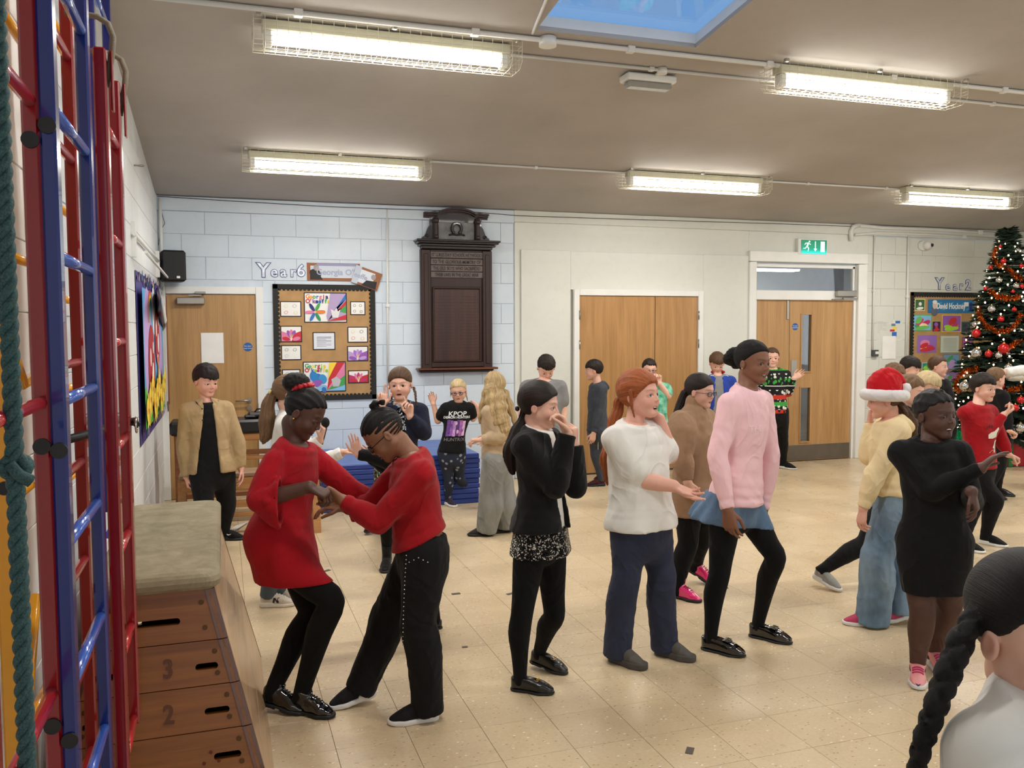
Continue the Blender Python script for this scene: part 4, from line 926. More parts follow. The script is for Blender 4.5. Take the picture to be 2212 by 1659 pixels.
# hanging rope with knot
m_rope = NT('green_rope'); g = m_rope.co(); cc = m_rope.ramp(m_rope.noise(g, 300, 3), [(.3, lin((22, 50, 54))), (.7, lin((58, 98, 98)))]); m_rope.L(cc, m_rope.b.inputs['Base Color']); m_rope.b.inputs['Roughness'].default_value = .7; m_rope = m_rope.m
rp_ = thing('hanging_rope', 'dark green twisted climbing rope with a knot, hanging at the left edge', 'rope', PD(27, 900, 1.42))
pt, pb = PD(18, -120, 1.42), PD(29, 1700, 1.42)
pb = np.array([pt[0], pt[1], pb[2]]); ztop, zbot = pt[2], pb[2]
pm_ = PD(25, 829, 1.42); cx_, cy_ = pm_[0], pm_[1]
for s_ in range(3):
    q = MB(); n = 260; pts = []
    for i in range(n):
        z = ztop+(zbot-ztop)*i/(n-1); a = 2*pi*(z/.075)+s_*2*pi/3; pts.append((cx_+.0072*cos(a), cy_+.0072*sin(a), z))
    q.tube(pts, .0080, 7); q.build('strand', m_rope, rp_)
kz = PD(28, 1012, 1.42)[2]; q = MB()
for k_, (rx, rz_, ph) in enumerate(((.020, .014, 0), (.016, .018, 1.2))):
    q.tube([(cx_+rx*cos(a+ph), cy_+.012*sin(a*2)+.004, kz+rz_*sin(a+ph)+.002*k_) for a in np.linspace(0, 2*pi, 18)[:-1]], .0085, 8, closed=True)
q.tube([(cx_-.004, cy_-.015, kz+.008), (cx_+.010, cy_-.02, kz-.010), (cx_+.026, cy_-.014, kz-.022)], [.010, .010, .011], 8); q.tube([(cx_-.008, cy_-.01, kz), (cx_-.03, cy_-.012, kz+.004), (cx_-.045, cy_-.01, kz)], .010, 8)
q.build('knot', m_rope, rp_)

# ---------------------------------------------------------------- blue gym mats in two stacks
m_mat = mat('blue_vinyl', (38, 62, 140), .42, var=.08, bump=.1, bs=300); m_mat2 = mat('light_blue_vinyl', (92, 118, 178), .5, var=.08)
k_ = 0
for (xa, xb, n, lab) in ((.84, 1.62, 9, 'left'), (1.66, 2.36, 10, 'right')):
    me = None
    for i in range(n):
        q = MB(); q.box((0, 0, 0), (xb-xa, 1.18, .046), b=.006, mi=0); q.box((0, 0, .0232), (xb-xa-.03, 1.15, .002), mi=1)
        if me is None: me = q.mesh('gym_mat', [m_mat, m_mat2])
        o = bpy.data.objects.new('gym_mat', me); C.objects.link(o)
        o.location = ((xa+xb)/2+random.uniform(-.008, .008), 8.66+random.uniform(-.010, .004), .0245+.049*i); o.rotation_euler = (0, 0, random.uniform(-.004, .004))
        nth = ['top', 'second', 'third', 'fourth', 'fifth', 'sixth', 'seventh', 'eighth', 'ninth', 'tenth'][n-1-i]
        tag(o, ('topmost blue gym mat of the %s stack against the back wall' % lab) if i == n-1 else ('lowest blue gym mat of the %s stack, flat on the floor' % lab) if i == 0 else 'blue gym mat, %s from the top of the %s stack' % (nth, lab), 'gym mat', 'gym mats in the %s stack' % lab)
# ---------------------------------------------------------------- padded trestle, benches
m_pine = wood('pine', (168, 112, 62), (200, 148, 94), 0, .4, .7); m_pined = wood('dark_pine', (120, 70, 42), (150, 96, 58), 0, .45, .7); m_vin = mat('black_vinyl', (26, 27, 31), .38, var=.1)
tr = thing('padded_trestle', 'tall wooden gym trestle with a long black padded top', 'gym trestle', (.15, 8.2, 0))
yy = 8.0; D_ = yy*.94
def zat(v, y, u=560): return PY(u, v, y)[2]
xa, xb = PY(366, 915, yy)[0], PY(672, 915, yy)[0]
zt_, zb_ = zat(905, yy), zat(934, yy)
q = MB(); q.box(((xa+xb)/2, yy+.12, (zt_+zb_)/2), (xb-xa, .34, zt_-zb_), b=.02); q.build('padded_top', m_vin, tr)
q = MB(); q.box(((xa+xb)/2, yy, zb_-.035), (xb-xa-.06, .03, .065), b=.004); q.build('top_beam', m_pine, tr)
for (v0, v1, m_) in ((970, 980, m_pined), (983, 991, m_pine), (1058, 1068, m_pined), (1082, 1092, m_pine), (1125, 1134, m_pined)):
    za, zc2 = zat(v0, yy), zat(v1, yy); q = MB(); q.box(((xa+xb)/2, yy+.0, (za+zc2)/2), (xb-xa-.08, .04, za-zc2), b=.004); q.build('rail', m_, tr)
for x in (xa+.07, xb-.07):
    for y in (yy+.0, yy+.28): q = MB(); q.box((x, y, zb_/2), (.07, .045, zb_), b=.006); q.build('leg', m_pined, tr)
be = thing('gym_bench', 'low wooden gym bench with a plank seat in front of the trestle', 'bench', (.3, 7.4, 0))
yb_ = 7.45; z1_ = zat(1012, yb_+.1); xL, xR = PY(384, 1030, yb_)[0], PY(688, 1030, yb_)[0]
q = MB(); q.box(((xL+xR)/2, yb_+.05, z1_-.018), (xR-xL-.02, .26, .036), b=.006); q.build('seat', wood('worn_seat', (140, 110, 84), (168, 138, 108), 0, .5, .7), be)
q = MB(); q.box(((xL+xR)/2, yb_-.06, z1_-.09), (xR-xL-.06, .03, .10), b=.005); q.build('apron', m_pine, be)
for v0, v1 in ((1078, 1086), (1104, 1112)): 
    za, zc2 = zat(v0, yb_), zat(v1, yb_); q = MB(); q.box(((xL+xR)/2, yb_, (za+zc2)/2), (xR-xL-.1, .035, za-zc2), b=.004); q.build('stretcher', m_pine, be)
for x in (xL+.03, xR-.03):
    for s_ in (-1, 1):
        q = MB(); t0 = np.array([x, yb_+.04+s_*.05, z1_-.03]); t1 = np.array([x, yb_+.04+s_*.17, .0]); w_ = .03
        q.add([t0+[-w_, -w_, 0], t0+[w_, -w_, 0], t0+[w_, w_, 0], t0+[-w_, w_, 0], t1+[-w_, -w_, 0], t1+[w_, -w_, 0], t1+[w_, w_, 0], t1+[-w_, w_, 0]], [(0, 1, 2, 3), (7, 6, 5, 4), (0, 4, 5, 1), (1, 5, 6, 2), (2, 6, 7, 3), (3, 7, 4, 0)]); q.build('leg', m_pine, be)
bg_ = thing('black_bag', 'small black folded bag lying on the padded trestle', 'bag', (0, yy+.1, zt_))
bx = PY(560, 893, yy+.05)[0]
q = MB(); q.box((bx+.02, yy+.1, zt_+.03), (.24, .16, .055), b=.02); q.box((bx-.08, yy+.06, zt_+.02), (.10, .1, .03), b=.012); q.build('body', m_dark, bg_)
q = MB(); q.tube([(bx-.04, yy+.06, zt_+.055), (bx-.02, yy+.04, zt_+.085), (bx+.05, yy+.04, zt_+.09), (bx+.09, yy+.06, zt_+.055)], .008, 6); q.build('handle', m_dark, bg_)
# ================================================================ distance-field modeller: smooth closed surfaces for figures and clothes
f4 = np.float32
def nrm(v): v = np.asarray(v, float); return v/(np.linalg.norm(v)+1e-12)
def smin(a, b, k):
    h = np.clip(.5+.5*(b-a)/k, 0, 1); return b+(a-b)*h-k*h*(1-h)
def smax(a, b, k): return -smin(-a, -b, k)
def ellip(P, c, r, R=None):
    q = P-np.asarray(c, f4)
    if R is not None: q = q@np.asarray(R, f4).T
    r = np.asarray(r, f4); a = q/r; k0 = np.sqrt((a*a).sum(1))+1e-6; k1 = np.sqrt(((a/r)**2).sum(1))+1e-6
    return k0*(k0-1)/k1
def caps(P, a, b, ra, rb):
    a = np.asarray(a, f4); ab = np.asarray(b, f4)-a; t = np.clip(((P-a)@ab)/(ab@ab+1e-9), 0, 1)
    q = P-a-t[:, None]*ab; return np.sqrt((q*q).sum(1))-(ra+(rb-ra)*t)
class Loft:
    """tube of elliptical sections through knots (pos, half width, half depth, side vector)"""
    def __init__(s, K, sub=3):
        P = np.array([k[0] for k in K], float); W = np.array([k[1] for k in K]); D = np.array([k[2] for k in K]); S_ = np.array([nrm(k[3]) for k in K])
        n = len(K); A = np.hstack([P, W[:, None], D[:, None], S_]); out = []
        for i in range(n-1):
            p0, p1, p2, p3 = A[max(i-1, 0)], A[i], A[i+1], A[min(i+2, n-1)]
            for j in range(sub):
                t = j/sub; out.append(.5*((2*p1)+(-p0+p2)*t+(2*p0-5*p1+4*p2-p3)*t*t+(-p0+3*p1-3*p2+p3)*t**3))
        out.append(A[-1]); s.A = np.array(out, f4); s.A[:, 3:5] = np.maximum(s.A[:, 3:5], .002)
        r = s.A[:, 3:5].max(1)[:, None]; s.lo = (s.A[:, :3]-r).min(0); s.hi = (s.A[:, :3]+r).max(0)
        s.len = np.concatenate([[0], np.cumsum(np.linalg.norm(np.diff(s.A[:, :3], axis=0), axis=1))])
        s.seg = []
        for i in range(len(s.A)-1):
            a, b = s.A[i, :3], s.A[i+1, :3]; ab = b-a; L = np.linalg.norm(ab)+1e-9; z = ab/L; sd = s.A[i, 5:]+s.A[i+1, 5:]; sd = sd-z*(sd@z); sd = sd/(np.linalg.norm(sd)+1e-9); fr = np.cross(sd, z)
            s.seg.append((a, ab.astype(f4), f4(L), z.astype(f4), sd.astype(f4), fr.astype(f4), s.A[i, 3], s.A[i+1, 3], s.A[i, 4], s.A[i+1, 4]))
    def __call__(s, P, want=False):
        best = None; T = None; TH = None
        for i, (a, ab, L, z, sd, fr, w0, w1, d0, d1) in enumerate(s.seg):
            q = P-a; l = q@z; t = np.clip(l/L, 0, 1); x = q@sd; y = q@fr; zz = l-t*L
            w_ = w0+(w1-w0)*t; d_ = d0+(d1-d0)*t; e = np.minimum(w_, d_)
            xa, ya, za = x/w_, y/d_, zz/e; k0 = np.sqrt(xa*xa+ya*ya+za*za)+1e-6; k1 = np.sqrt((xa/w_)**2+(ya/d_)**2+(za/e)**2)+1e-6
            d = k0*(k0-1)/k1
            if want:
                th = np.arctan2(ya, xa); tt = s.len[i]+t*L
                if best is None: best, T, TH = d, tt, th
                else: m = d < best; best = np.where(m, d, best); T = np.where(m, tt, T); TH = np.where(m, th, TH)
            else: best = d if best is None else np.minimum(best, d)
        return (best, T, TH) if want else best
def tube_(pts, rs, side=(1, 0, .01), sub=3): return Loft([(p, r, r, side) for p, r in zip(pts, rs)], sub)
def wrinkle(P, A, wl=.09, seed=0, vert=.5):
    r = np.random.default_rng(seed); o = np.zeros(len(P), f4)
    for i in range(4):
        k = r.normal(size=3); k[2] *= vert; k = k/np.linalg.norm(k)*pi/(wl*r.uniform(.8, 1.5)); ph = r.uniform(0, 6); k2 = r.normal(size=3)*2*pi/(wl*3.0)
        k3 = r.normal(size=3)*2*pi/(wl*4.0); m = .5+.5*np.sin(P@k3.astype(f4)+ph*3)
        o += (m*(.42-np.abs(np.sin(P@k.astype(f4)+ph+1.3*np.sin(P@k2.astype(f4)+ph*2))))).astype(f4)
    return -o*f4(A*.62)
def sstep(x, w): return np.clip(.5-x/w*.5, 0, 1)
def nets(fn, lo, hi, h):
    lo = np.asarray(lo, float)-2.5*h; hi = np.asarray(hi, float)+2.5*h
    nb_ = np.maximum(1, np.ceil((hi-lo)/(4*h)).astype(int)); n = nb_*4
    cx = [lo[i]+(np.arange(nb_[i])*4+1.5)*h for i in range(3)]
    G = np.stack(np.meshgrid(*cx, indexing='ij'), -1).reshape(-1, 3).astype(f4)
    c = fn(G).reshape(nb_); near = np.abs(c) < 4*h*1.45
    Fv = np.repeat(np.repeat(np.repeat(c, 4, 0), 4, 1), 4, 2).astype(f4); m = np.repeat(np.repeat(np.repeat(near, 4, 0), 4, 1), 4, 2)
    idx = np.argwhere(m); Pp = (lo+idx*h).astype(f4); Fv[m] = fn(Pp)
    Fv[0], Fv[-1], Fv[:, 0], Fv[:, -1], Fv[:, :, 0], Fv[:, :, -1] = (h,)*6
    ins = Fv < 0; s = np.zeros(tuple(n-1), np.int8)
    cs = [(i, j, k) for i in (0, 1) for j in (0, 1) for k in (0, 1)]
    for i, j, k in cs: s += ins[i:n[0]-1+i, j:n[1]-1+j, k:n[2]-1+k]
    act = (s > 0) & (s < 8); ac = np.argwhere(act)
    if len(ac) == 0: return np.zeros((0, 3)), np.zeros((0, 4), int)
    vid = -np.ones(tuple(n-1), np.int64); vid[act] = np.arange(len(ac))
    cv = {c_: Fv[ac[:, 0]+c_[0], ac[:, 1]+c_[1], ac[:, 2]+c_[2]] for c_ in cs}
    acc = np.zeros((len(ac), 3)); cnt = np.zeros(len(ac))
    for a in cs:
        for ax in range(3):
            if a[ax]: continue
            b = list(a); b[ax] = 1; b = tuple(b); f0, f1 = cv[a], cv[b]; mm_ = (f0 < 0) != (f1 < 0)
            t = np.where(mm_, f0/(f0-f1+1e-20), 0); p = np.zeros((len(ac), 3)); p[:] = a; p[:, ax] += t; acc[mm_] += p[mm_]; cnt += mm_
    V = lo+(ac+acc/cnt[:, None])*h; Fs = []
    for ax in range(3):
        o1, o2 = [(1, 2), (2, 0), (0, 1)][ax]; sl0 = [slice(1, n[0]-1), slice(1, n[1]-1), slice(1, n[2]-1)]; sl0[ax] = slice(0, n[ax]-1); sl1 = list(sl0); sl1[ax] = slice(1, n[ax])
        a0, a1 = ins[tuple(sl0)], ins[tuple(sl1)]
        for flip in (0, 1):
            e = np.argwhere((a0 & ~a1) if flip == 0 else (~a0 & a1))
            if len(e) == 0: continue
            off = np.array([1, 1, 1]); off[ax] = 0; e = e+off
            def vv(d1, d2): q = e.copy(); q[:, o1] -= d1; q[:, o2] -= d2; return vid[q[:, 0], q[:, 1], q[:, 2]]
            f = np.stack([vv(1, 1), vv(0, 1), vv(0, 0), vv(1, 0)], 1)
            Fs.append(f if flip == 0 else f[:, ::-1])
    return V, np.concatenate(Fs)
def emit_mesh(name, V, Fq, mats, parent, attrs=None, label=None):
    me = bpy.data.meshes.new(name); b = wloc(parent); V = (V-b).astype(f4)
    me.vertices.add(len(V)); me.vertices.foreach_set('co', V.ravel()); me.loops.add(Fq.size); me.loops.foreach_set('vertex_index', Fq.ravel().astype(np.int32))
    me.polygons.add(len(Fq)); me.polygons.foreach_set('loop_start', np.arange(0, Fq.size, 4, dtype=np.int32)); me.polygons.foreach_set('loop_total', np.full(len(Fq), 4, np.int32))
    me.polygons.foreach_set('use_smooth', np.ones(len(Fq), bool)); me.update(calc_edges=True)
    for m in (mats if isinstance(mats, (list, tuple)) else [mats]): me.materials.append(m)
    for k, a in (attrs or {}).items():
        if a.shape[1] == 4: at = me.attributes.new(k, 'FLOAT_COLOR', 'POINT'); at.data.foreach_set('color', a.astype(f4).ravel())
        else: at = me.attributes.new(k, 'FLOAT_VECTOR', 'POINT'); at.data.foreach_set('vector', a.astype(f4).ravel())
    o = bpy.data.objects.new(name, me); C.objects.link(o); o.parent = parent
    if label: o['label'] = label
    return o
# ---------------------------------------------------------------- materials of people
def skin_mat():
    k = NT('skin'); a = k.a('ShaderNodeAttribute'); a.attribute_name = 'col'; c = k.mul(a.outputs['Color'], k.ramp(k.noise(k.co(), 60, 3), [(.3, g3(.94)), (.7, g3(1))]), 1)
    k.L(c, k.b.inputs['Base Color']); k.b.inputs['Roughness'].default_value = .52; k.b.inputs['Subsurface Weight'].default_value = 0.0; return k.m
m_skin = skin_mat()
def hair_mat(name, c1, c2, rough=.52):
    key = 'hair_'+name
    if key in MC: return MC[key]
    k = NT(key); a = k.a('ShaderNodeAttribute'); a.attribute_name = 'flow'; n = k.noise(a.outputs['Vector'], 22, 5, .75); n2 = k.noise(a.outputs['Vector'], 6, 3)
    c = k.ramp(n, [(.32, lin(c1)), (.68, lin(c2))]); c = k.mul(c, k.ramp(n2, [(.3, g3(.7)), (.7, g3(1))]), 1); k.L(c, k.b.inputs['Base Color'])
    k.b.inputs['Roughness'].default_value = rough; k.b.inputs['Specular IOR Level'].default_value = .28; k.bump(n, .6, .004); MC[key] = k.m; return k.m
def cloth(name, col, rough=.85, var=.06, knit=0, sheen=.15, fold=.0, col2=None):
    key = 'cloth_'+name
    if key in MC: return MC[key]
    k = NT(key); v = k.co(); n = k.noise(v, 14, 4, .6); c = lin(col)
    c2 = lin(col2) if col2 else tuple(min(1, x*(1+var)) for x in c[:3])+(1,)
    cc = k.ramp(n, [(.3, tuple(x*(1-var) for x in c[:3])+(1,)), (.7, c2)]); k.L(cc, k.b.inputs['Base Color']); k.b.inputs['Roughness'].default_value = rough
    k.b.inputs['Specular IOR Level'].default_value = .25
    if sheen: k.b.inputs['Sheen Weight'].default_value = sheen
    folds_bump(k, v, .25+min(knit, .7), 520 if not knit else 380, .0012+.0012*knit); MC[key] = k.m; return k.m
def folds_bump(k, v, fine, fs, fd, fold=.32):
    b1 = k.a('ShaderNodeBump'); b1.inputs['Strength'].default_value = fold; b1.inputs['Distance'].default_value = .022
    n = k.noise(k.co((1, 1, .7)), 4.6, 2, .4, 1.3); r = k.ramp(n, [(.30, g3(.0)), (.44, g3(.55)), (.50, g3(1)), (.56, g3(.5)), (.72, g3(.1))]); k.L(r, b1.inputs['Height'])
    b2 = k.a('ShaderNodeBump'); b2.inputs['Strength'].default_value = fine; b2.inputs['Distance'].default_value = fd; k.L(k.noise(v, fs, 3, .6), b2.inputs['Height'])
    k.L(b1.outputs[0], b2.inputs['Normal']); k.L(b2.outputs[0], k.b.inputs['Normal'])
def denim(name, c1, c2):
    key = 'denim_'+name
    if key in MC: return MC[key]
    k = NT(key); v = k.co(); n = k.noise(k.co((1, 1, .35)), 7, 4, .6); cc = k.ramp(n, [(.3, lin(c1)), (.7, lin(c2))]); cc = k.mul(cc, k.ramp(k.noise(v, 500, 2), [(.3, g3(.85)), (.7, g3(1))]), 1)
    k.L(cc, k.b.inputs['Base Color']); k.b.inputs['Roughness'].default_value = .85; folds_bump(k, v, .3, 400, .002); MC[key] = k.m; return k.m
def sequin(name, cols, scale=95, base=(10, 10, 12)):
    k = NT(name); v = k.co(); vo = k.a('ShaderNodeTexVoronoi'); vo.inputs['Scale'].default_value = scale; k.L(v, vo.inputs['Vector'])
    n_ = len(cols); cc = k.ramp(vo.outputs['Color'], [(i/n_, lin(c)) for i, c in enumerate(cols)], 'CONSTANT'); k.L(cc, k.b.inputs['Base Color']); k.b.inputs['Metallic'].default_value = .75; k.b.inputs['Roughness'].default_value = .25
    k.bump(vo.outputs['Distance'], 1.0, .02); return k.m
def eye_mat(name, iris):
    key = 'eye_'+name
    if key in MC: return MC[key]
    k = NT(key); v = k.a('ShaderNodeTexCoord').outputs['Object']; s_ = k.a('ShaderNodeSeparateXYZ'); k.L(v, s_.inputs[0])
    cx_ = k.a('ShaderNodeCombineXYZ'); k.L(s_.outputs[0], cx_.inputs[0]); k.L(s_.outputs[2], cx_.inputs[2]); ln = k.a('ShaderNodeVectorMath', operation='LENGTH'); k.L(cx_.outputs[0], ln.inputs[0])
    c = k.ramp(ln.outputs['Value'], [(0, (0, 0, 0, 1)), (.22, (0, 0, 0, 1)), (.24, lin(iris)), (.46, tuple(x*.5 for x in lin(iris)[:3])+(1,)), (.52, lin((225, 218, 214)))])
    k.L(c, k.b.inputs['Base Color']); k.b.inputs['Roughness'].default_value = .12; MC[key] = k.m; return k.m
RH = np.array([cos(YAW), -sin(YAW), 0]); FH = np.array([sin(YAW), cos(YAW), 0]); UZ = np.array([0, 0, 1.0])
def ydir(deg): a = radians(deg); return sin(a)*RH-cos(a)*FH
def camvec(x, y, z): return nrm(RH*x+UZ*y-FH*z)          # right, up, towards the camera
SKIN = {'fair': (226, 178, 156), 'fair2': (218, 168, 146), 'pink': (228, 172, 152), 'brown': (132, 88, 66), 'dark': (92, 60, 46), 'deep': (84, 54, 42), 'mid': (142, 98, 72)}
LIPS = {'fair': (196, 110, 104), 'fair2': (190, 108, 100), 'pink': (205, 110, 108), 'brown': (130, 70, 62), 'dark': (104, 58, 54), 'deep': (98, 56, 52), 'mid': (140, 82, 70)}
eye_me = None
def sphere_me():
    q = MB(); n, m = 14, 10; pr = [(max(1e-4, sin(pi*i/m)), -cos(pi*i/m)) for i in range(m+1)]; q.lathe(pr, n=n); return q
def interp(x, xs, ys): return np.interp(x, xs, ys).astype(f4)

class Kid:
    jobs = []
    def __init__(s, label, D, h, hd, face, ne, pe, ys, yh=None, aR=None, aL=None, hR=None, hL=None, fR=None, fL=None, kR=None, kL=None, skin='fair', eyes='brown', g=1.0, hs=1.0, vx=None, ndd=0, hdd=0, mouth=.2, smile=0, brow=(60, 40, 30), lids=.0, glasses=None, bareU=False, cheeks=1.0, group='children dancing in the hall'):
        s.h, s.D, s.g, s.skin = h, D, g, skin; s.parts = []; yh = ys if yh is None else yh
        s.vx = vx or max(.0068, D*.0017); s.vf = min(.0070, max(.0030, D*.00084))
        off_ = math.degrees(atan2(ne[0]-CX, F)); s.off = off_; s.F = nrm(ydir(ys-off_)); s.Rt = nrm(np.cross(s.F, UZ)); s.Fh = nrm(ydir(yh-off_)); s.Rh = nrm(np.cross(s.Fh, UZ))
        s.ne = PD(ne[0], ne[1], D+ndd); s.pe = PD(pe[0], pe[1], D+(pe[2] if len(pe) > 2 else 0)); s.up = nrm(s.ne-s.pe)
        s.ne = s.ne+s.up*.016*h; s.hc = PD(hd[0], hd[1], D+ndd+hdd); s.hh = .152*h*hs
        fy, fp, fr = face; f_ = ydir(fy-off_); r_ = np.cross(f_, UZ); u_ = UZ; a = radians(fp); f2 = f_*cos(a)-u_*sin(a); u2 = u_*cos(a)+f_*sin(a); b = radians(fr)
        r3 = r_*cos(b)-u2*sin(b); u3 = u2*cos(b)+r_*sin(b); s.HR = np.array([r3, f2, u3])      # rows: right, forward, up
        s.sh = {}; s.el = {}; s.wr = {}; s.hv = {}
        for sd, sg in (('R', 1), ('L', -1)):
            s.sh[sd] = s.ne+s.Rt*sg*.094*h*(.6+.4*g)-s.up*.050*h
            A_ = aR if sd == 'R' else aL
            if A_ is None: s.el[sd] = s.sh[sd]-UZ*.165*h+s.Rt*sg*.02*h; s.wr[sd] = s.el[sd]-UZ*.14*h+s.F*.02*h
            else: s.el[sd] = s.solve(s.sh[sd], A_[0], .168*h); s.wr[sd] = s.solve(s.el[sd], A_[1], .145*h)
            H_ = hR if sd == 'R' else hL
            if H_ is None: H_ = {}
            dv = nrm(s.solve(s.wr[sd], H_['to'], .09*h)-s.wr[sd]) if 'to' in H_ else nrm(s.wr[sd]-s.el[sd])
            pn = H_.get('n', None); pn = camvec(*pn) if pn is not None else -s.Rt*sg
            pn = nrm(pn-dv*(pn@dv)); s.hv[sd] = (dv, pn, H_.get('c', (.25, .25, .3, .35)), H_.get('th', .3))
        s.hip = {}; s.kn = {}; s.an = {}; s.ft = {}
        for sd, sg in (('R', 1), ('L', -1)):
            s.hip[sd] = s.pe+s.Rh*sg*.052*h-UZ*.012*h
            ft = fR if sd == 'R' else fL
            if ft is None: s.ft[sd] = None; continue
            u, v, yw = ft[:3]; lift = ft[3] if len(ft) > 3 else 0; pit = radians(ft[4] if len(ft) > 4 else 0)
            c = PZ(u, v, lift); fd = ydir(yw-off_); fd2 = fd*cos(pit)-UZ*sin(pit); ud = UZ*cos(pit)+fd*sin(pit)
            s.ft[sd] = (c, nrm(fd2), nrm(ud)); s.an[sd] = c-fd2*.042*h+ud*.052*h
            kk = kR if sd == 'R' else kL
            if kk is None: s.kn[sd] = (s.hip[sd]+s.an[sd])/2+s.Fh*.02*h
            else:
                dm = ((s.hip[sd]-EYE)@CF+(s.an[sd]-EYE)@CF)/2; s.kn[sd] = PD(kk[0], kk[1], dm+(kk[2] if len(kk) > 2 else 0))
        base = PZ(*px(s.pe)) if False else np.array([s.pe[0], s.pe[1], 0.0])
        s.root = thing('person', label, 'person', base, group)
        s.o = dict(mouth=mouth, smile=smile, brow=brow, lids=lids, cheeks=cheeks); s.eyes = eyes; s.glasses = glasses; s.bareU = bareU
        s.label = label
    def solve(s, p, t, L):
        d0 = (p-EYE)@CF; q = PD(t[0], t[1], d0); lat = np.linalg.norm(q-p); off = sqrt(max(0, L*L-lat*lat))*(t[2] if len(t) > 2 else 0)
        return PD(t[0], t[1], d0+off)
    def pull(s, sd, de, dw):
        s.el[sd] = s.el[sd]-nrm(s.el[sd]-EYE)*de; s.wr[sd] = s.wr[sd]-nrm(s.wr[sd]-EYE)*dw
    def job(s, name, fn, lo, hi, h, mats, attr=None, parent=None, label=None): s.parts.append((name, fn, lo, hi, h, mats, attr, parent, label))
    # ---- skin body
    def torso_knots(s, e=0.0, ext=None, ff=None):
        h, g = s.h, s.g; T = ((-.10, .031, .031), (-.01, .039, .039), (.05, .056, .045), (.13, .085, .053), (.36, .094, .066), (.6, .084*(1+.35*(g-1)), .064*(1+.5*(g-1))), (.85, .090, .072), (1.0, .095, .077), (1.13, .088, .072))
        K = []
        for f, w_, d_ in T:
            t = np.clip(f, 0, 1); sd = nrm(s.Rt*(1-t)+s.Rh*t); c = s.ne+(s.pe-s.ne)*f+s.F*(.008*h*sin(pi*np.clip(f, 0, 1))); gg = 1+(g-1)*np.clip((f+.02)/.35, 0, 1); ee = e*(.35+.65*np.clip(f/.16, 0, 1)); K.append((c, w_*h*gg+ee, d_*h*gg+ee, sd))
        return K
    def arm(s, sd, e0=0, e1=0, e2=0, t1=1.0, puff=0, gr=1):
        h, g = s.h, s.g**.8; a, b, c = s.sh[sd], s.el[sd], s.wr[sd]
        R_ = [.036, .0325, .0275, .0255, .026, .0215, .0185]; P_ = [a, a+(b-a)*.33, a+(b-a)*.72, b, b+(c-b)*.28, b+(c-b)*.7, c]
        E_ = [e0, e0+puff, e0*.5+e1*.5+puff*.5, e1, e1, e1*.4+e2*.6, e2]
        return P_, [r*h*g+e for r, e in zip(R_, E_)]
    def body(s, arms='none'):
        """arms: 'none' hands only, 'fore' bare to above the elbow, 'full' whole arm bare; legs bare if bare=True"""
        h, hh, hc, HR = s.h, s.hh, s.hc, s.HR.astype(f4); o = s.o; col0 = np.array(lin(SKIN[s.skin])[:3]); lip = np.array(lin(LIPS[s.skin])[:3])
        nk0 = s.ne-s.up*.02*h; nk1 = hc-s.HR[2]*hh*.30-s.HR[1]*hh*.12
        neck = Loft([(nk0, .036*h, .036*h, s.HR[0]), ((nk0+nk1)/2, .0315*h, .0315*h, s.HR[0]), (nk1, .0325*h, .034*h, s.HR[0])], 2)
        op, sm_ = o['mouth'], o['smile']
        def head(P):
            q = ((P-hc.astype(f4))@HR.T)/f4(hh); x = q[:, 0]; ax_ = np.abs(x); Q = np.stack([ax_, q[:, 1], q[:, 2]], 1)
            d = ellip(Q, (0, -.07, .13), (.345, .42, .365))
            d = smin(d, ellip(Q, (0, .085, -.12), (.285, .285, .345)), .08)
            d = smin(d, caps(Q, (.20, -.02, -.20), (.05, .235, -.405), .105, .085), .09)
            d = smin(d, ellip(Q, (.145, .20, -.17), (.115, .12, .12)), .06)
            d = smin(d, caps(Q, (.0, .325, .085), (.15, .285, .075), .045, .04), .05)
            d = smax(d, -ellip(Q, (.135, .405, -.02), (.085, .085, .048)), .035)
            d = smin(d, ellip(Q, (.135, .262, -.022), (.082, .086, .066)), .012)
            li = o['lids']; d = smax(d, -ellip(Q, (.135, .37, -.024-.012*li), (.066, .075, .031*(1-.75*li)+.002)), .004)
            d = smin(d, caps(Q, (0, .345, .02), (0, .402, -.118), .019, .030), .035); d = smin(d, ellip(Q, (.036, .375, -.142), (.026, .036, .024)), .02)
            d = smax(d, -ellip(Q, (.020, .405, -.166), (.010, .02, .008)), .006)
            w_ = .082+.03*sm_; zc = .018*sm_
            d = smin(d, caps(Q, (0, .352, -.262), (w_, .30, -.268+zc*1.6), .019, .010), .016)
            d = smin(d, caps(Q, (0, .348, -.298-.03*op), (w_*.9, .300, -.282+zc*1.4-.01*op), .021, .010), .016)
            d = smax(d, -ellip(Q, (0, .37, -.280-.012*op), (w_*.82, .09, .005+.032*op)), .005)
            d = smin(d, ellip(Q, (0, .255, -.40), (.085, .075, .06)), .05)
            ear = ellip(Q, (.352, -.045, -.055), (.034, .072, .105)); ear = smax(ear, -ellip(Q, (.392, -.03, -.045), (.026, .046, .07)), .012); d = smin(d, ear, .02)
            return smin(d*f4(hh), neck(P), .012)
        def attr(V):
            q = ((V-hc)@s.HR.T)/hh; x, y, z = np.abs(q[:, 0]), q[:, 1], q[:, 2]; c = np.tile(col0, (len(V), 1))
            def blend(m, cc): m = np.clip(m, 0, 1)[:, None]; c[:] = c*(1-m)+np.array(cc)*m
            ck = o['cheeks']*(.30 if s.skin in ('fair', 'fair2', 'pink') else .1)
            blend(np.exp(-(((x-.17)/.09)**2+((z+.16)/.09)**2))*(y > .05)*ck, lin((214, 120, 108))[:3]); blend(np.exp(-((x/.05)**2+((z+.14)/.05)**2))*(y > .36)*ck*.6, lin((214, 120, 108))[:3])
            w_ = .082+.03*sm_; zc = -.27+.018*sm_*1.6*(x/w_)**2
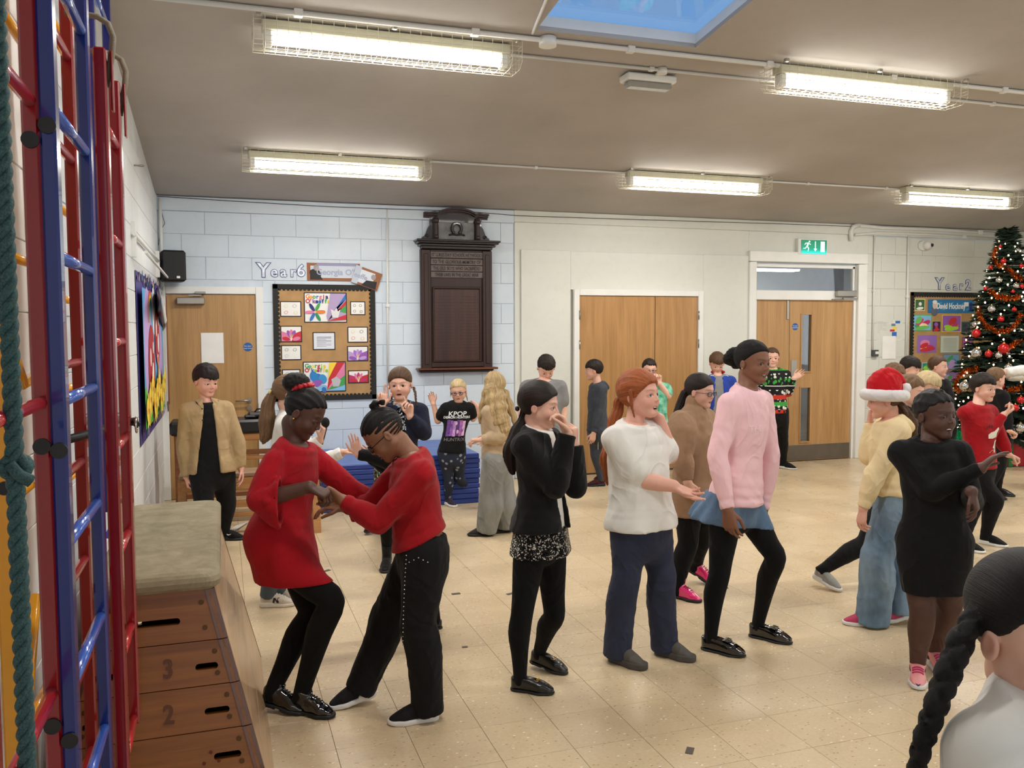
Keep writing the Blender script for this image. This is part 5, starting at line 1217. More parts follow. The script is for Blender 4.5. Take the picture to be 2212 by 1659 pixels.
            blend(((x < w_) & (np.abs(z-(zc-.012-.012*op)) < (.024+.016*op)*(1-(x/w_)**2*.6)+.004) & (y > .27)).astype(float)*.85, lip)
            blend(((x < w_*.86) & (np.abs(z+.280+.012*op) < .003+.030*op) & (y > .24) & (y < .342-.01*op)).astype(float)*(1 if op > .12 or sm_ > .3 else .6), lin((60, 22, 20))[:3])
            zb_ = .068+.022*np.sin(np.clip((x-.05)/.17, 0, 1)*pi*.8); blend(sstep(np.abs(z-zb_)-.013, .014)*sstep(np.abs(x-.135)-.08, .04)*(y > .2)*.72, lin(o['brow'])[:3])
            ez = np.sqrt(((x-.135)/.070)**2+((z+.024+.012*o['lids'])/(.038*(1-.6*o['lids'])))**2); blend(sstep(np.abs(ez-1.0)-.14, .2)*sstep(-(z+.024+.012*o['lids']), .02)*(y > .2)*.8, lin(o['brow'])[:3]*np.array(.6))
            blend(np.exp(-(((x-.38)/.03)**2+((z+.05)/.09)**2))*.35*(s.skin in ('fair', 'fair2', 'pink')), lin((205, 110, 95))[:3])
            return {'col': np.hstack([c, np.ones((len(V), 1))])}
        s.head_fn = head; r = hh*.62
        lo = np.minimum(hc-r, nk0-.045*h); hi = np.maximum(hc+r, nk0+.045*h); s.pieces = [(head, lo, hi, s.vf, attr)]
        def const(V): return {'col': np.hstack([np.tile(col0, (len(V), 1)), np.ones((len(V), 1))])}
        for sd in ('R', 'L'):
            dv, pn, cu, th = s.hv[sd]; HL = .108*h; w0 = s.wr[sd]; sx = np.cross(dv, pn) if sd == 'R' else np.cross(pn, dv); prim = []
            palm = Loft([(w0, .019*h, .0145*h, sx), (w0+dv*HL*.16, .20*HL, .115*HL, sx), (w0+dv*HL*.36, .245*HL, .10*HL, sx), (w0+dv*HL*.50, .235*HL, .085*HL, sx)], 3)
            fing = []
            for i, (off, ln_) in enumerate(((.175, .43), (.06, .49), (-.06, .455), (-.17, .35))):
                b0 = w0+dv*HL*(.50-.03*abs(i-1))+sx*off*HL; ang = 0; p = b0-dv*HL*.08; rr = .050*HL; spread = nrm(dv+sx*(off*.55)*(1-cu[i]))
                q = p+spread*HL*.10; fing.append((p, q, rr, rr)); p = q
                for jn, (fr_, am) in enumerate(((.46, 75), (.30, 85), (.24, 55))):
                    ang += radians(am)*cu[i]; d2 = spread*cos(ang)+pn*sin(ang); q = p+d2*ln_*HL*fr_; r1 = rr*(1-.08*(jn+1)); fing.append((p, q, rr*(1-.08*jn), r1)); p = q
            t0 = w0+dv*HL*.14+sx*.14*HL+pn*.02*HL; d1 = nrm(dv*.75+sx*(.75-.5*th)+pn*(.25+.5*th)); t1 = t0+d1*HL*.26; d2 = nrm(dv*.95+sx*(.25-.6*th)+pn*(.15+.7*th)); t2 = t1+d2*HL*.17; t3 = t2+nrm(d2+pn*.3*th)*HL*.13
            thb = [(t0, t1, .072*HL, .058*HL), (t1, t2, .056*HL, .05*HL), (t2, t3, .05*HL, .042*HL)]
            fore = None; ex_ = [w0, w0+dv*HL*1.15, w0+dv*HL*.5+pn*HL*.45, w0+sx*HL*.4]
            if arms != 'none' or True:
                P_, R_ = s.arm(sd)
                if arms == 'none': P_, R_ = [P_[5]*.4+P_[6]*.6, P_[6]], [R_[5]*.3+R_[6]*.7, R_[6]]
                elif arms == 'fore': P_, R_ = P_[1:], R_[1:]
                
                if arms != 'none':
                    fa_ = tube_(P_, R_, s.Rt+.01, 2); s.pieces.append((fa_, fa_.lo, fa_.hi, s.vx*.8, const)); P_, R_ = [P_[-2]*.45+P_[-1]*.55, P_[-1]], [R_[-2]*.45+R_[-1]*.55, R_[-1]]
                fore = tube_(P_, R_, s.Rt+.01, 1); ex_ += list(P_)
            def hand(P, palm=palm, fing=fing, thb=thb, fore=fore):
                d = palm(P); f_ = None
                for a, b, ra, rb in fing: c = caps(P, a, b, ra, rb); f_ = c if f_ is None else smin(f_, c, .0016)
                d = smin(d, f_, .005); t_ = None
                for a, b, ra, rb in thb: c = caps(P, a, b, ra, rb); t_ = c if t_ is None else np.minimum(t_, c)
                d = smin(d, t_, .007)
                return smin(d, fore(P), .008) if fore is not None else d
            ex_ = np.array(ex_); pad_ = .03*h
            s.pieces.append((hand, ex_.min(0)-pad_, ex_.max(0)+pad_, s.vf, const))
        tk = Loft([(c, w_-.006, d_-.006, sd_) for c, w_, d_, sd_ in s.torso_knots()[3:]], 2)
        lg = []
        for sd in ('R', 'L'):
            if s.ft[sd] is None: continue
            P_, R_ = s.leg(sd); lg.append(tube_(P_, [r_-.003 for r_ in R_], s.Rh+.01, 2))
        ar = [tube_(*[x[:4] if arms == 'none' else x[:3] for x in s.arm(sd, -.004, -.004, -.004)], s.Rt+.01, 2) for sd in ('R', 'L')]
        def core(P):
            d = tk(P)
            for a in ar: d = smin(d, a(P), .015)
            for a in lg: d = smin(d, a(P), .015)
            return d
        B = [tk]+lg+ar; s.pieces.append((core, np.min([b.lo for b in B], 0), np.max([b.hi for b in B], 0), .014, const))
    def leg(s, sd, e=0):
        h = s.h; g = s.g; a, b, c = s.hip[sd], s.kn[sd], s.an[sd]; dz = (b-a)
        cf = nrm(c-b); back = -s.Fh
        P_ = [a+UZ*.01*h, a+dz*.35, a+dz*.75, b, b+(c-b)*.30+back*.008*h, b+(c-b)*.65+back*.004*h, c, c-nrm(s.ft[sd][2])*.02*h]
        R_ = [.058, .053, .041, .0365, .037, .0275, .0215, .022]; return P_, [r*h*g+e for r in R_]
    def legpiece(s, sds=('R', 'L'), e=.004, name='tights', m=None, cut=0, vx=None):
        L = [tube_(*s.leg(sd, e), s.Rh+.01, 3) for sd in sds if s.ft[sd] is not None]; pel = Loft([(c, w_+e, d_+e, sd_) for c, w_, d_, sd_ in s.torso_knots()[6:]], 2); pe, up = s.pe.astype(f4), s.up.astype(f4)
        def fn(P):
            d = None
            for l in L: d = l(P) if d is None else np.minimum(d, l(P))
            q = smax(pel(P), ((P-pe)@up)-f4(.06*s.h), .01); return smin(d, q, .02)
        s.job(name, fn, np.min([l.lo for l in L]+[pel.lo], 0), np.max([l.hi for l in L]+[pel.hi], 0), vx or s.vx, m)
    def trousers(s, m, prof, cutoff=.0, A=.003, e0=.008, name='trousers', rise=.05, wl=.08, seed=1, attr=None):
        """prof: radii added to the leg at (hip, mid thigh, above knee, knee, calf, low calf, hem)"""
        h = s.h; L = []; cuts = []
        for sd in ('R', 'L'):
            if s.ft[sd] is None: continue
            P_, R_ = s.leg(sd); P_ = P_[:7]; R_ = [r+e for r, e in zip(R_[:7], prof)]; ax_ = nrm(P_[6]-P_[5]); P_[6] = P_[6]+ax_*(.02*h-cutoff)
            L.append(tube_(P_+[P_[6]+ax_*.03], R_+[R_[6]], s.Rh+.01, 3)); cuts.append((P_[6].astype(f4), ax_.astype(f4)))
        pel = Loft([(c, w_+e0, d_+e0, sd_) for c, w_, d_, sd_ in s.torso_knots()[5:]], 2); pe, up = s.pe.astype(f4), s.up.astype(f4)
        def fn(P):
            d = None
            for l, (cp, ca) in zip(L, cuts): q = smax(l(P), (P-cp)@ca, .004); d = q if d is None else smin(d, q, .008)
            q = smax(pel(P), ((P-pe)@up)-f4(rise*h), .008); return smin(d, q, .03)+wrinkle(P, A, wl, seed, .8)
        s.tr_fn = fn; s.job(name, fn, np.min([l.lo for l in L]+[pel.lo], 0)-.01, np.max([l.hi for l in L]+[pel.hi], 0)+.01, s.vx, m, attr); return fn
    def top(s, m, e=.012, hem=.02, flare=0.0, slv='L', ecuff=.006, eel=.012, esh=.012, A=.0035, wl=.09, neck='crew', hemcut=None, hemto=None, hemwd=(.14, .14), legs=False, name='jumper', puff=0, rib=True, seed=3, opening=None, waist=0.0, sl_t=.55, extra=None, attr=None, res=None, hood=False, necke=0.0):
        h = s.h; K = s.torso_knots(e); K = K[1:] if neck != 'turtle' else K; pe_, up = s.pe, s.up
        K = [list(k) for k in K]
        if waist: K[-4][1] += waist; K[-4][2] += waist
        for i, kk in enumerate(K[-3:]): kk[1] += flare*(i+1)/3; kk[2] += flare*(i+1)/3
        if hemto is not None:
            tg = PD(hemto[0], hemto[1], s.D+(hemto[2] if len(hemto) > 2 else 0)); K = K[:-1]; a0 = K[-1]
            for t in (.35, .7, 1.0, 1.15): K.append([a0[0]+(tg-a0[0])*t, a0[1]+(hemwd[0]-a0[1])*t, a0[2]+(hemwd[1]-a0[2])*t, a0[3]])
        elif hem > .10*h: # long hem: continue straight down
            dn = nrm(-up*.4-UZ*.6); nst = 3
            for i in range(nst): K.append([K[-1][0]+dn*(hem-.04*h)/nst, K[-1][1]+flare/nst, K[-1][2]+flare/nst, K[-1][3]])
        T_ = Loft([tuple(k) for k in K], 2); AR = []; LG = [tube_(*s.leg(sd, e*.6+.006), s.Rh+.01, 3) for sd in ('R', 'L')] if legs else []
        for sd in ('R', 'L'):
            P_, R_ = s.arm(sd, esh, eel, ecuff, puff=puff)
            if slv == 'S':
                b = P_[0]+(P_[3]-P_[0])*sl_t; ax_ = nrm(P_[3]-P_[0]); P_ = [P_[0], P_[0]+(b-P_[0])*.5, b, b+ax_*.03]; R_ = [R_[0], R_[1]+.006, R_[2]+.014, R_[2]+.016]; cp, ca = b, ax_
            elif slv == 'Q':
                b = P_[3]+(P_[6]-P_[3])*.15; ax_ = nrm(P_[3]-P_[1]); P_ = P_[:4]+[b]; R_ = R_[:3]+[R_[3]+.006, R_[3]+.03]; cp, ca = b-ax_*.002, nrm(P_[4]-P_[3])
            elif slv == 'N': continue
            else: ax_ = nrm(P_[6]-P_[5]); cp, ca = P_[6]-ax_*.0, ax_; P_ = P_+[P_[6]+ax_*.03]; R_ = R_+[R_[6]]
            n_ = 3; up_ = tube_(P_[:n_], R_[:n_], s.Rt+.01, 2); AR.append((tube_(P_, R_, s.Rt+.01, 3), up_, cp.astype(f4), ca.astype(f4)))
        hp = (pe_-up*hem if hemto is None else tg).astype(f4); hn = (hemcut if hemcut is not None else (up*.5+UZ*.5)); hn = nrm(hn).astype(f4); ne_, u4 = s.ne.astype(f4), up.astype(f4); F4, R4 = s.F.astype(f4), s.Rt.astype(f4)
        ringc = s.ne+s.up*.000*h+s.F*.008*h; ringn = nrm(s.up*.92+s.F*.32); rr_ = .0455*h*(.5+.5*s.g)+necke; rc4, rn4 = ringc.astype(f4), ringn.astype(f4)
        a1 = nrm(s.Rt); a2 = np.cross(ringn, a1); cr = [ringc+(a1*cos(t)+a2*sin(t)*.9)*rr_ for t in np.linspace(0, 2*pi, 17)]
        ring = tube_(cr, [.0062]*17, ringn, 1) if neck in ('crew', 'ring') else None
        def fn(P):
            d = T_(P); k_ = (P-ne_)@u4
            for l in LG: d = smin(d, l(P), .05)
            if neck != 'turtle': d = smax(d, ((P-rc4)@rn4)-f4(.001), .004)
            for l, up_, cp, ca in AR: d = smin(d, up_(P), .034)
            d = smax(d, -((P-hp)@hn), .005)
            for l, up_, cp, ca in AR: q = smax(l(P), (P-cp)@ca, .003); d = smin(d, q, .007)
            d = d+wrinkle(P, A, wl, seed)
            if rib:
                kk = -((P-hp)@hn); dt = np.abs((P-hp)-np.outer((P-hp)@hn, hn)); gr = np.exp(-((kk+.045)/.012)**2)*.004*(np.linalg.norm(dt, axis=1) < .17*s.h*0+.22); d = d+gr.astype(f4)
                for l, up_, cp, ca in AR:
                    if slv != 'L': continue
                    t = (P-cp)@ca; rd = np.linalg.norm(P-cp, axis=1); d = d+(np.exp(-((t+.045)/.010)**2)*.0035*(rd < .09)).astype(f4)
            if ring is not None: d = smin(d, ring(P), .004)
            if opening is not None:
                x = (P-ne_)@R4; y = (P-ne_)@F4; f = -(k_)/f4(.3*h); w_ = f4(opening[0])+f4(opening[1])*f; d = smax(d, -np.maximum(np.abs(x-f4(opening[2])*f)-w_, -y+.01), .006)
            if extra is not None: d = smin(d, extra(P), .015)
            return d
        B = [T_]+[a[0] for a in AR]+LG; lo = np.min([b.lo for b in B], 0)-.015; hi = np.max([b.hi for b in B], 0)+.015
        if hood is not False and extra is not None and hasattr(extra, 'lo'): lo = np.minimum(lo, extra.lo-.02); hi = np.maximum(hi, extra.hi+.02)
        s.top_fn = fn; s.job(name, fn, lo, hi, res or s.vx, m, attr); s.AR = AR; s.T_ = T_; return fn
    def hood_fn(s, r=.05):
        h = s.h; b = s.ne-s.F*.045*h-s.up*.035*h
        return Loft([(b-s.Rt*.055*h+s.up*.035*h+s.F*.02*h, .016*h, .016*h, s.F), (b-s.Rt*.03*h+s.up*.012*h, .026*h, .020*h, s.F), (b-s.F*.012*h-s.up*.01*h, .036*h, .024*h, s.F), (b+s.Rt*.03*h+s.up*.012*h, .026*h, .020*h, s.F), (b+s.Rt*.055*h+s.up*.035*h+s.F*.02*h, .016*h, .016*h, s.F)], 3)
    def skirt(s, m, rise=.06, drop=.16, w0=.008, w1=.05, folds=9, fa=.012, name='skirt', off=(0, 0, 0), tilt=(0, 0, 0), attr=None, A=.001, depth=0.0):
        h = s.h; k = s.torso_knots(w0); K = []
        up = nrm(s.up+UZ); c0 = s.pe+up*rise*h; c1 = s.pe-UZ*drop*h+np.array(off)
        W0, D0 = .088*h*s.g+w0, .068*h*s.g+w0
        for t in (0, .25, .55, 1.0): K.append((c0+(c1-c0)*t, W0+(.010*h if t > .2 else 0)+w1*t**1.2, D0+(.010*h if t > .2 else 0)+(w1+depth)*t**1.2, s.Rh))
        dn = nrm(c1-c0); L = Loft(K+[(c1+dn*.02, K[-1][1], K[-1][2], s.Rh)], 3); tn = nrm(-UZ+np.array(tilt)).astype(f4); cc, c0_, un = c1.astype(f4), c0.astype(f4), up.astype(f4); tot = L.len[-1]; LG = [tube_(*s.leg(sd, .008), s.Rh+.01, 3) for sd in ('R', 'L') if s.ft[sd] is not None]+[Loft([(c, w_+w0*.8, d_+w0*.8, sd_) for c, w_, d_, sd_ in s.torso_knots()[6:]], 2)]
        def fn(P):
            d, T_, TH = L(P, True); t = np.clip(T_/tot, 0, 1); d = d-fa*t*np.sin(TH*folds+1.5*np.sin(TH*2+1))+wrinkle(P, A, .07, 5)
            for l in LG: d = smin(d, l(P), .02)
            d = smax(d, (P-cc)@tn, .003); return smax(d, (P-c0_)@un, .005).astype(f4)
        s.job(name, fn, np.min([L.lo-fa-.01]+[l.lo for l in LG[:2]], 0), np.max([L.hi+fa+.01]+[l.hi for l in LG], 0), s.vx, m, attr); return fn
    # ---- hair
    def hair(s, m, kind='pulled', tails=(), fringe=None, th=.03, back=-.30, line=.27, noise=.0008, bun=None, name='hair', side=0.0, grooves=0, top=.02, pull=None, extra=None, earz=.06, temple=.12):
        hh, hc, HR = s.hh, s.hc.astype(f4), s.HR.astype(f4); axis = nrm(pull if pull is not None else (0, -.8, .3)).astype(f4)
        TL = []
        for t in tails:
            pts = [(np.array(p[0]) if hasattr(p[0], '__len__') else PD(p[0], p[1], (s.hc-EYE)@CF+p[2])) for p in t['p']]; rs = [p[-1] for p in t['p']]
            TL.append((Loft([(a, r*t.get('w', 1), r, s.HR[0] if 'side' not in t else t['side']) for a, r in zip(pts, rs)], 4), t))
        bn_ = [((s.hc+(np.array(b[:3])@s.HR)*hh).astype(f4), b[3]*hh) for b in (bun or [])]
        ys_ = [-.6, -.30, -.13, -.06, .02, .14, .26, .36, .6]; fz = line if fringe is None else fringe
        zs_ = [back, back, back*.75, -.03, earz, temple, line-.06*(1 if temple > .1 else 2.2) if fringe is None else (line*.3+fringe*.7), fz, fz]
        def skull(P):
            q = ((P-hc)@HR.T)/f4(hh)
            d = ellip(q, (0, -.075, .135+top*.5), (.345+th, .425+th, .37+th+top*.5)); zb_ = interp(q[:, 1]+.12*np.abs(q[:, 0])**1.0*(q[:, 1] > .1), ys_, zs_)+side*q[:, 0]*(q[:, 1] > .1)
            if fringe is not None: zb_ = zb_+.025*np.sin(q[:, 0]*38+2*np.sin(q[:, 0]*9))*(q[:, 1] > .15)
            d = smax(d, (zb_-q[:, 2])*f4(.85), .03)
            if grooves:
                a = np.arctan2(q[:, 0], q[:, 2]+.0); d = d+np.abs(np.sin(a*grooves+q[:, 1]*1.5))*.022
            elif kind == 'down': d = d+(np.sin(q[:, 0]*46+5*np.sin(q[:, 1]*7))*.5+np.sin(q[:, 1]*40+q[:, 0]*12+4*np.sin(q[:, 2]*5))*.5)*f4(.010)
            else: d = d+np.sin(q[:, 0]*42+6*q[:, 1])*f4(noise/hh*.25)
            return d*f4(hh)
        def fn(P):
            d = skull(P)
            if noise: d = d+wrinkle(P, noise, .03, 9, .4)
            for c, r in bn_: d = smin(d, np.sqrt(((P-c)**2).sum(1))-r+wrinkle(P, .006, .02, 4, 1), .012)
            for L, t in TL:
                q, T_, TH = L(P, True)
                if t.get('braid'):
                    ph = T_/t['braid']*pi; fa_ = np.minimum(np.abs(np.sin(ph+TH)), np.abs(np.sin(ph-TH))); q = q+t['p'][0][-1]*(.42*np.exp(-(fa_/.30)**2)+.08)
                else: q = q+np.sin(TH*t.get('n', 9)+T_*t.get('twist', 20))*t.get('a', .003)+np.sin(T_*t.get('wf', 60)+TH)*t.get('wa', 0)
                d = smin(d, q.astype(f4), .010)
            if extra is not None: d = smin(d, extra(P), .01)
            return d
        def attr(V):
            q = (V-s.hc)@s.HR.T/hh; ax_ = axis.astype(float); r_ = q-np.outer(q@ax_, ax_) if kind != 'down' else q*np.array([1, 1, .12]); al = q@ax_
            fl = nrm_rows(r_)*1.0+np.outer(al, ax_)*.10 if kind != 'down' else nrm_rows(q*np.array([1, 1, .0])+1e-6)+np.outer(q[:, 2], [0, 0, .15])
            if TL:
                best = skull(V.astype(f4))
                for L, t in TL:
                    d, T_, TH = L(V.astype(f4), True); mm_ = d < best; v_ = np.stack([np.cos(TH)*.8, np.sin(TH)*.8, T_*(1.5 if not t.get('braid') else 14)], 1); fl = np.where(mm_[:, None], v_, fl); best = np.minimum(best, d)
            return {'flow': fl}
        lo, hi = s.hc-hh*.60, s.hc+hh*.62
        for L, t in TL: lo = np.minimum(lo, L.lo-.01); hi = np.maximum(hi, L.hi+.01)
        for c, r in bn_: lo = np.minimum(lo, c-r-.01); hi = np.maximum(hi, c+r+.01)
        s.job(name, fn, lo, hi, max(.0050, s.D*.00105), m, attr); s.hair_fn = fn
    def blob(s, name, m, c, r, px_=None, parent=None):
        """small bobble or scrunchie at a head-local or pixel place"""
        p = s.hc+(np.array(c)@s.HR)*s.hh; q = MB(); q.lathe([(max(1e-4, sin(pi*i/8))*r*.9, -cos(pi*i/8)*r) for i in range(9)], p, 12); q.build(name, m, s.root)
    # ---- shoes
    def shoe(s, sd, m, ms, style='sneaker', L=None, shaft=0.0, laces=None, logo=None):
        if s.ft[sd] is None: return
        c, f, u = s.ft[sd]; r = np.cross(f, u); L = L or .158*s.h; st = .022 if style in ('sneaker', 'chunky') else .018 if style == 'boot' else .012
        if style == 'chunky': st = .034
        R_ = np.array([r, f, u]).astype(f4); c4 = c.astype(f4); hi_ = {'sneaker': 1.0, 'chunky': 1.05, 'boot': 1.05, 'loafer': .86}[style]
        an = (s.an[sd]-c)@R_.T.astype(float)
        up_ = Loft([((0, -.40*L, .17*L*hi_), .135*L, .17*L*hi_, (1, 0, 0)), ((0, -.22*L, .20*L*hi_), .150*L, .19*L*hi_, (1, 0, 0)), ((0, .02*L, .17*L*hi_), .16*L, .165*L*hi_, (1, 0, 0)), ((0, .2*L, .12*L), .18*L, .125*L, (1, 0, 0)), ((0, .33*L, .085*L), .165*L, .09*L, (1, 0, 0)), ((0, .40*L, .07*L), .13*L, .07*L, (1, 0, 0))], 2)
        shf = None
        if shaft: ks = s.kn[sd]; a0 = np.array(an)*np.array([1, 1, .8]); kd = nrm(((ks-s.an[sd])@R_.T.astype(float))); shf = Loft([(a0, .155*L, .17*L, (1, 0, 0)), (a0+kd*shaft*.5, .15*L, .17*L, (1, 0, 0)), (a0+kd*shaft, .17*L, .18*L, (1, 0, 0)), (a0+kd*(shaft+.02), .17*L, .18*L, (1, 0, 0))], 2); se = (a0+kd*shaft).astype(f4); sk = kd.astype(f4)
        def out2(q, g_=0.0):
            x, y = q[:, 0], q[:, 1]; t = np.clip((y/L+.33)/.49, 0, 1); r_ = .142-.035*np.sin(t*pi)*.5+.04*t
            d1 = np.sqrt(x*x+(y-(-.33+.49*t)*L)**2)-r_*L; d3 = np.sqrt(x*x+(y-.34*L)**2)-.135*L; return smin(d1, d3, .07*L)-g_
        def fu(P):
            q = (P-c4)@R_.T; d = up_(q); d = smax(d, out2(q, -.003), .006); d = smax(d, st*.7-q[:, 2], .003)
            if shf is not None: d = smin(d, smax(shf(q), (q-se)@sk, .003), .012)
            elif style == 'loafer': d = smax(d, -ellip(q, (0, -.16*L, .385*L), (.125*L, .27*L, .13*L)), .004)
            else: d = smax(d, q[:, 2]-f4(.36*L), .006)
            if style == 'boot': d = d+.0015*np.sin(q[:, 1]*90)*(q[:, 2] < .2*L)
            return d
        def fs(P):
            q = (P-c4)@R_.T; t = np.clip(q[:, 1]/L, 0, .5); zt = st+(.010 if style in ('sneaker', 'chunky') else 0)*(q[:, 1] < -.1*L)
            d = smax(out2(q, .004 if style != 'loafer' else .001), np.maximum(q[:, 2]-zt, -q[:, 2]+.10*np.maximum(0, t-.3)*1.0*L), .004)
            if style in ('boot', 'loafer'): d = smax(d, -(np.maximum(np.abs(q[:, 1]+.06*L)-.05*L, q[:, 2]-st*.45)), .002)
            return d
        w_ = .27*L; pts = np.array([c+r*x*w_+f*y*L*.6+u*z for x in (-1, 1) for y in (-1, 1) for z in (-.01, .48*L+shaft)]); vx = max(.0048, s.D*.0011)
        s.job('shoe', fu, pts.min(0), pts.max(0), vx, m, None); i = len(s.parts)-1
        s.job('sole', fs, pts.min(0), np.minimum(pts.max(0), pts.max(0)), vx, ms, None, i)
        s.fsh = getattr(s, 'fsh', {}); s.fsh[sd] = (fu, c, r, f, u, L, i)
    def project(s, fn, V2, org, ex, ey, out=.0018, far=.14):
        """wrap flat outline points onto a surface along -ez"""
        ex, ey = nrm(ex), nrm(ey); ez = np.cross(ex, ey); P0 = (np.array(org)+np.outer(V2[:, 0], ex)+np.outer(V2[:, 1], ey)+ez*far).astype(f4); t = np.zeros(len(V2), f4); e4 = ez.astype(f4)
        for _ in range(40):
            d = fn(P0-t[:, None]*e4); t = t+np.clip(d*.8, -.02, .03)
        return (P0-t[:, None]*e4).astype(float)+ez*out
    def decal(s, name, fn, shapes, org, ex, ey, mats, parent=None, sub=.012, far=.14, label=None):
        """shapes: list of (kind, args, material index); drawn on cloth as thin print"""
        q = MB(); lay = 0
        for kind, a, mi in shapes:
            lay += 1; o_ = .0014+.0005*lay
            if kind == 'rect':
                x0, y0, x1, y1 = a; nx, ny = max(1, int((x1-x0)/sub)), max(1, int((y1-y0)/sub)); V = np.array([(x0+(x1-x0)*i/nx, y0+(y1-y0)*j/ny) for j in range(ny+1) for i in range(nx+1)]); Fs = [(j*(nx+1)+i, j*(nx+1)+i+1, (j+1)*(nx+1)+i+1, (j+1)*(nx+1)+i) for j in range(ny) for i in range(nx)]
            elif kind == 'poly': V = np.array(a); Fs = [tuple(range(len(a)))]
            elif kind == 'ell': V = np.array([(a[0]+a[2]*cos(t), a[1]+a[3]*sin(t)) for t in np.linspace(0, 2*pi, 15)[:-1]]); Fs = [tuple(range(14))]
            elif kind == 'text':
                tv, Fs = text_mb(a[0], a[1], False, 0, a[4] if len(a) > 4 else 0.0); V = np.array([(x*(a[5] if len(a) > 5 else 1)+a[2], y+a[3]) for x, y, z in tv])
                if len(V) == 0: continue
            q.add(s.project(fn, V, org, ex, ey, o_, far), Fs, mi, False)
        return q.build(name, mats, parent or s.root, label=label)
    def finish(s): Kid.jobs.append(s)
def nrm_rows(a): return a/(np.linalg.norm(a, axis=1, keepdims=True)+1e-9)
def build_kids(kids):
    tasks = []
    for k in kids:
        for i, p in enumerate(k.pieces): tasks.append((k, 'b', i, p[0], p[1], p[2], p[3], p[4]))
        for i, p in enumerate(k.parts): tasks.append((k, 'p', i, p[1], p[2], p[3], p[4], p[6]))
    def run(t):
        V, Fq = nets(t[3], t[4], t[5], t[6]); return V, Fq, (t[7](V) if t[7] is not None and len(V) else None)
    with ThreadPoolExecutor(4) as ex_: res = list(ex_.map(run, tasks))
    R_ = {(id(t[0]), t[1], t[2]): r for t, r in zip(tasks, res)}; tot = 0
    for k in kids:
        Vs, Fs, As, o = [], [], [], 0
        for i in range(len(k.pieces)):
            V, Fq, at = R_[(id(k), 'b', i)]
            if len(V): Vs.append(V); Fs.append(Fq+o); As.append(at['col']); o += len(V)
        k.bo = emit_mesh('body', np.concatenate(Vs), np.concatenate(Fs), m_skin, k.root, {'col': np.concatenate(As)}); tot += sum(len(f) for f in Fs); objs = {}
        for i, p in enumerate(k.parts):
            V, Fq, at = R_[(id(k), 'p', i)]
            if len(V) == 0: continue
            objs[i] = emit_mesh(p[0], V, Fq, p[5], objs[p[7]] if p[7] is not None and p[7] in objs else k.root, at, p[8]); tot += len(Fq)
        k.objs = objs
        for fn in getattr(k, 'after', []): fn(k)
    return tot
EYES = {'brown': (70, 42, 24), 'blue': (90, 120, 150), 'hazel': (100, 80, 50)}
_eyeq = sphere_me(); _eyemes = {}
def eyes_of(k, look=(0, 0)):
    if k.eyes not in _eyemes: _eyemes[k.eyes] = _eyeq.mesh('eye', eye_mat(k.eyes, EYES[k.eyes]))
    r = .074*k.hh
    for sg in (-1, 1):
        p = k.hc+(np.array([sg*.135, .262, -.024])@k.HR)*k.hh; o = bpy.data.objects.new('eye', _eyemes[k.eyes]); C.objects.link(o); o.parent = k.root
        f = nrm(np.array([sin(look[0]), 1, sin(look[1])])@k.HR); u = nrm(k.HR[2]-f*(k.HR[2]@f)); rr = np.cross(f, u); b = wloc(k.root); pp = p-b
        o.matrix_local = Matrix(((rr[0]*r, f[0]*r, u[0]*r, pp[0]), (rr[1]*r, f[1]*r, u[1]*r, pp[1]), (rr[2]*r, f[2]*r, u[2]*r, pp[2]), (0, 0, 0, 1)))
    if k.o['smile'] > .3 or k.o['mouth'] > .7:
        q = MB(); zc = -.268+.0; pts = [k.hc+(np.array([x, .318-.9*x*x*2.2, zc-.010+k.o['smile']*.018*1.2*(x/.1)**2])@k.HR)*k.hh for x in np.linspace(-.075, .075, 9)]
        q.tube(pts, .0135*k.hh*(1+.3*k.o['mouth']), 8); q.build('teeth', mat('teeth', (235, 228, 215), .3, var=0), k.root)
    if k.glasses:
        m_ = mat('glasses_'+k.glasses[0], k.glasses[1], .3, .3, var=0); q = MB(); w = lambda x, y, z: k.hc+(np.array([x, y, z])@k.HR)*k.hh
        for sg in (-1, 1):
            q.tube([w(sg*.145+.088*cos(a)*(1.1), .395-.05*max(0, cos(a)*1.0*1), -.035+.07*sin(a)) for a in np.linspace(0, 2*pi, 17)[:-1]], .011*k.hh, 6, closed=True)
            q.tube([w(sg*.235, .36, -.015), w(sg*.33, .25, -.01), w(sg*.355, .0, -.01), w(sg*.36, -.05, -.04)], .009*k.hh, 6)
        q.tube([w(-.05, .40, -.02), w(0, .415, -.01), w(.05, .40, -.02)], .010*k.hh, 6); g_ = q.build('glasses', m_, k.root)
        q = MB()
        for sg in (-1, 1): q.add([w(sg*.145+.095*cos(a), .392-.05*max(0, cos(a)), -.035+.068*sin(a)) for a in np.linspace(0, 2*pi, 17)[:-1]], [tuple(range(16))])
        q.build('lens', glassm('spectacle_lens', (225, 228, 232), .03, .10) if 'lensm' not in MC else MC['lensm'], g_)
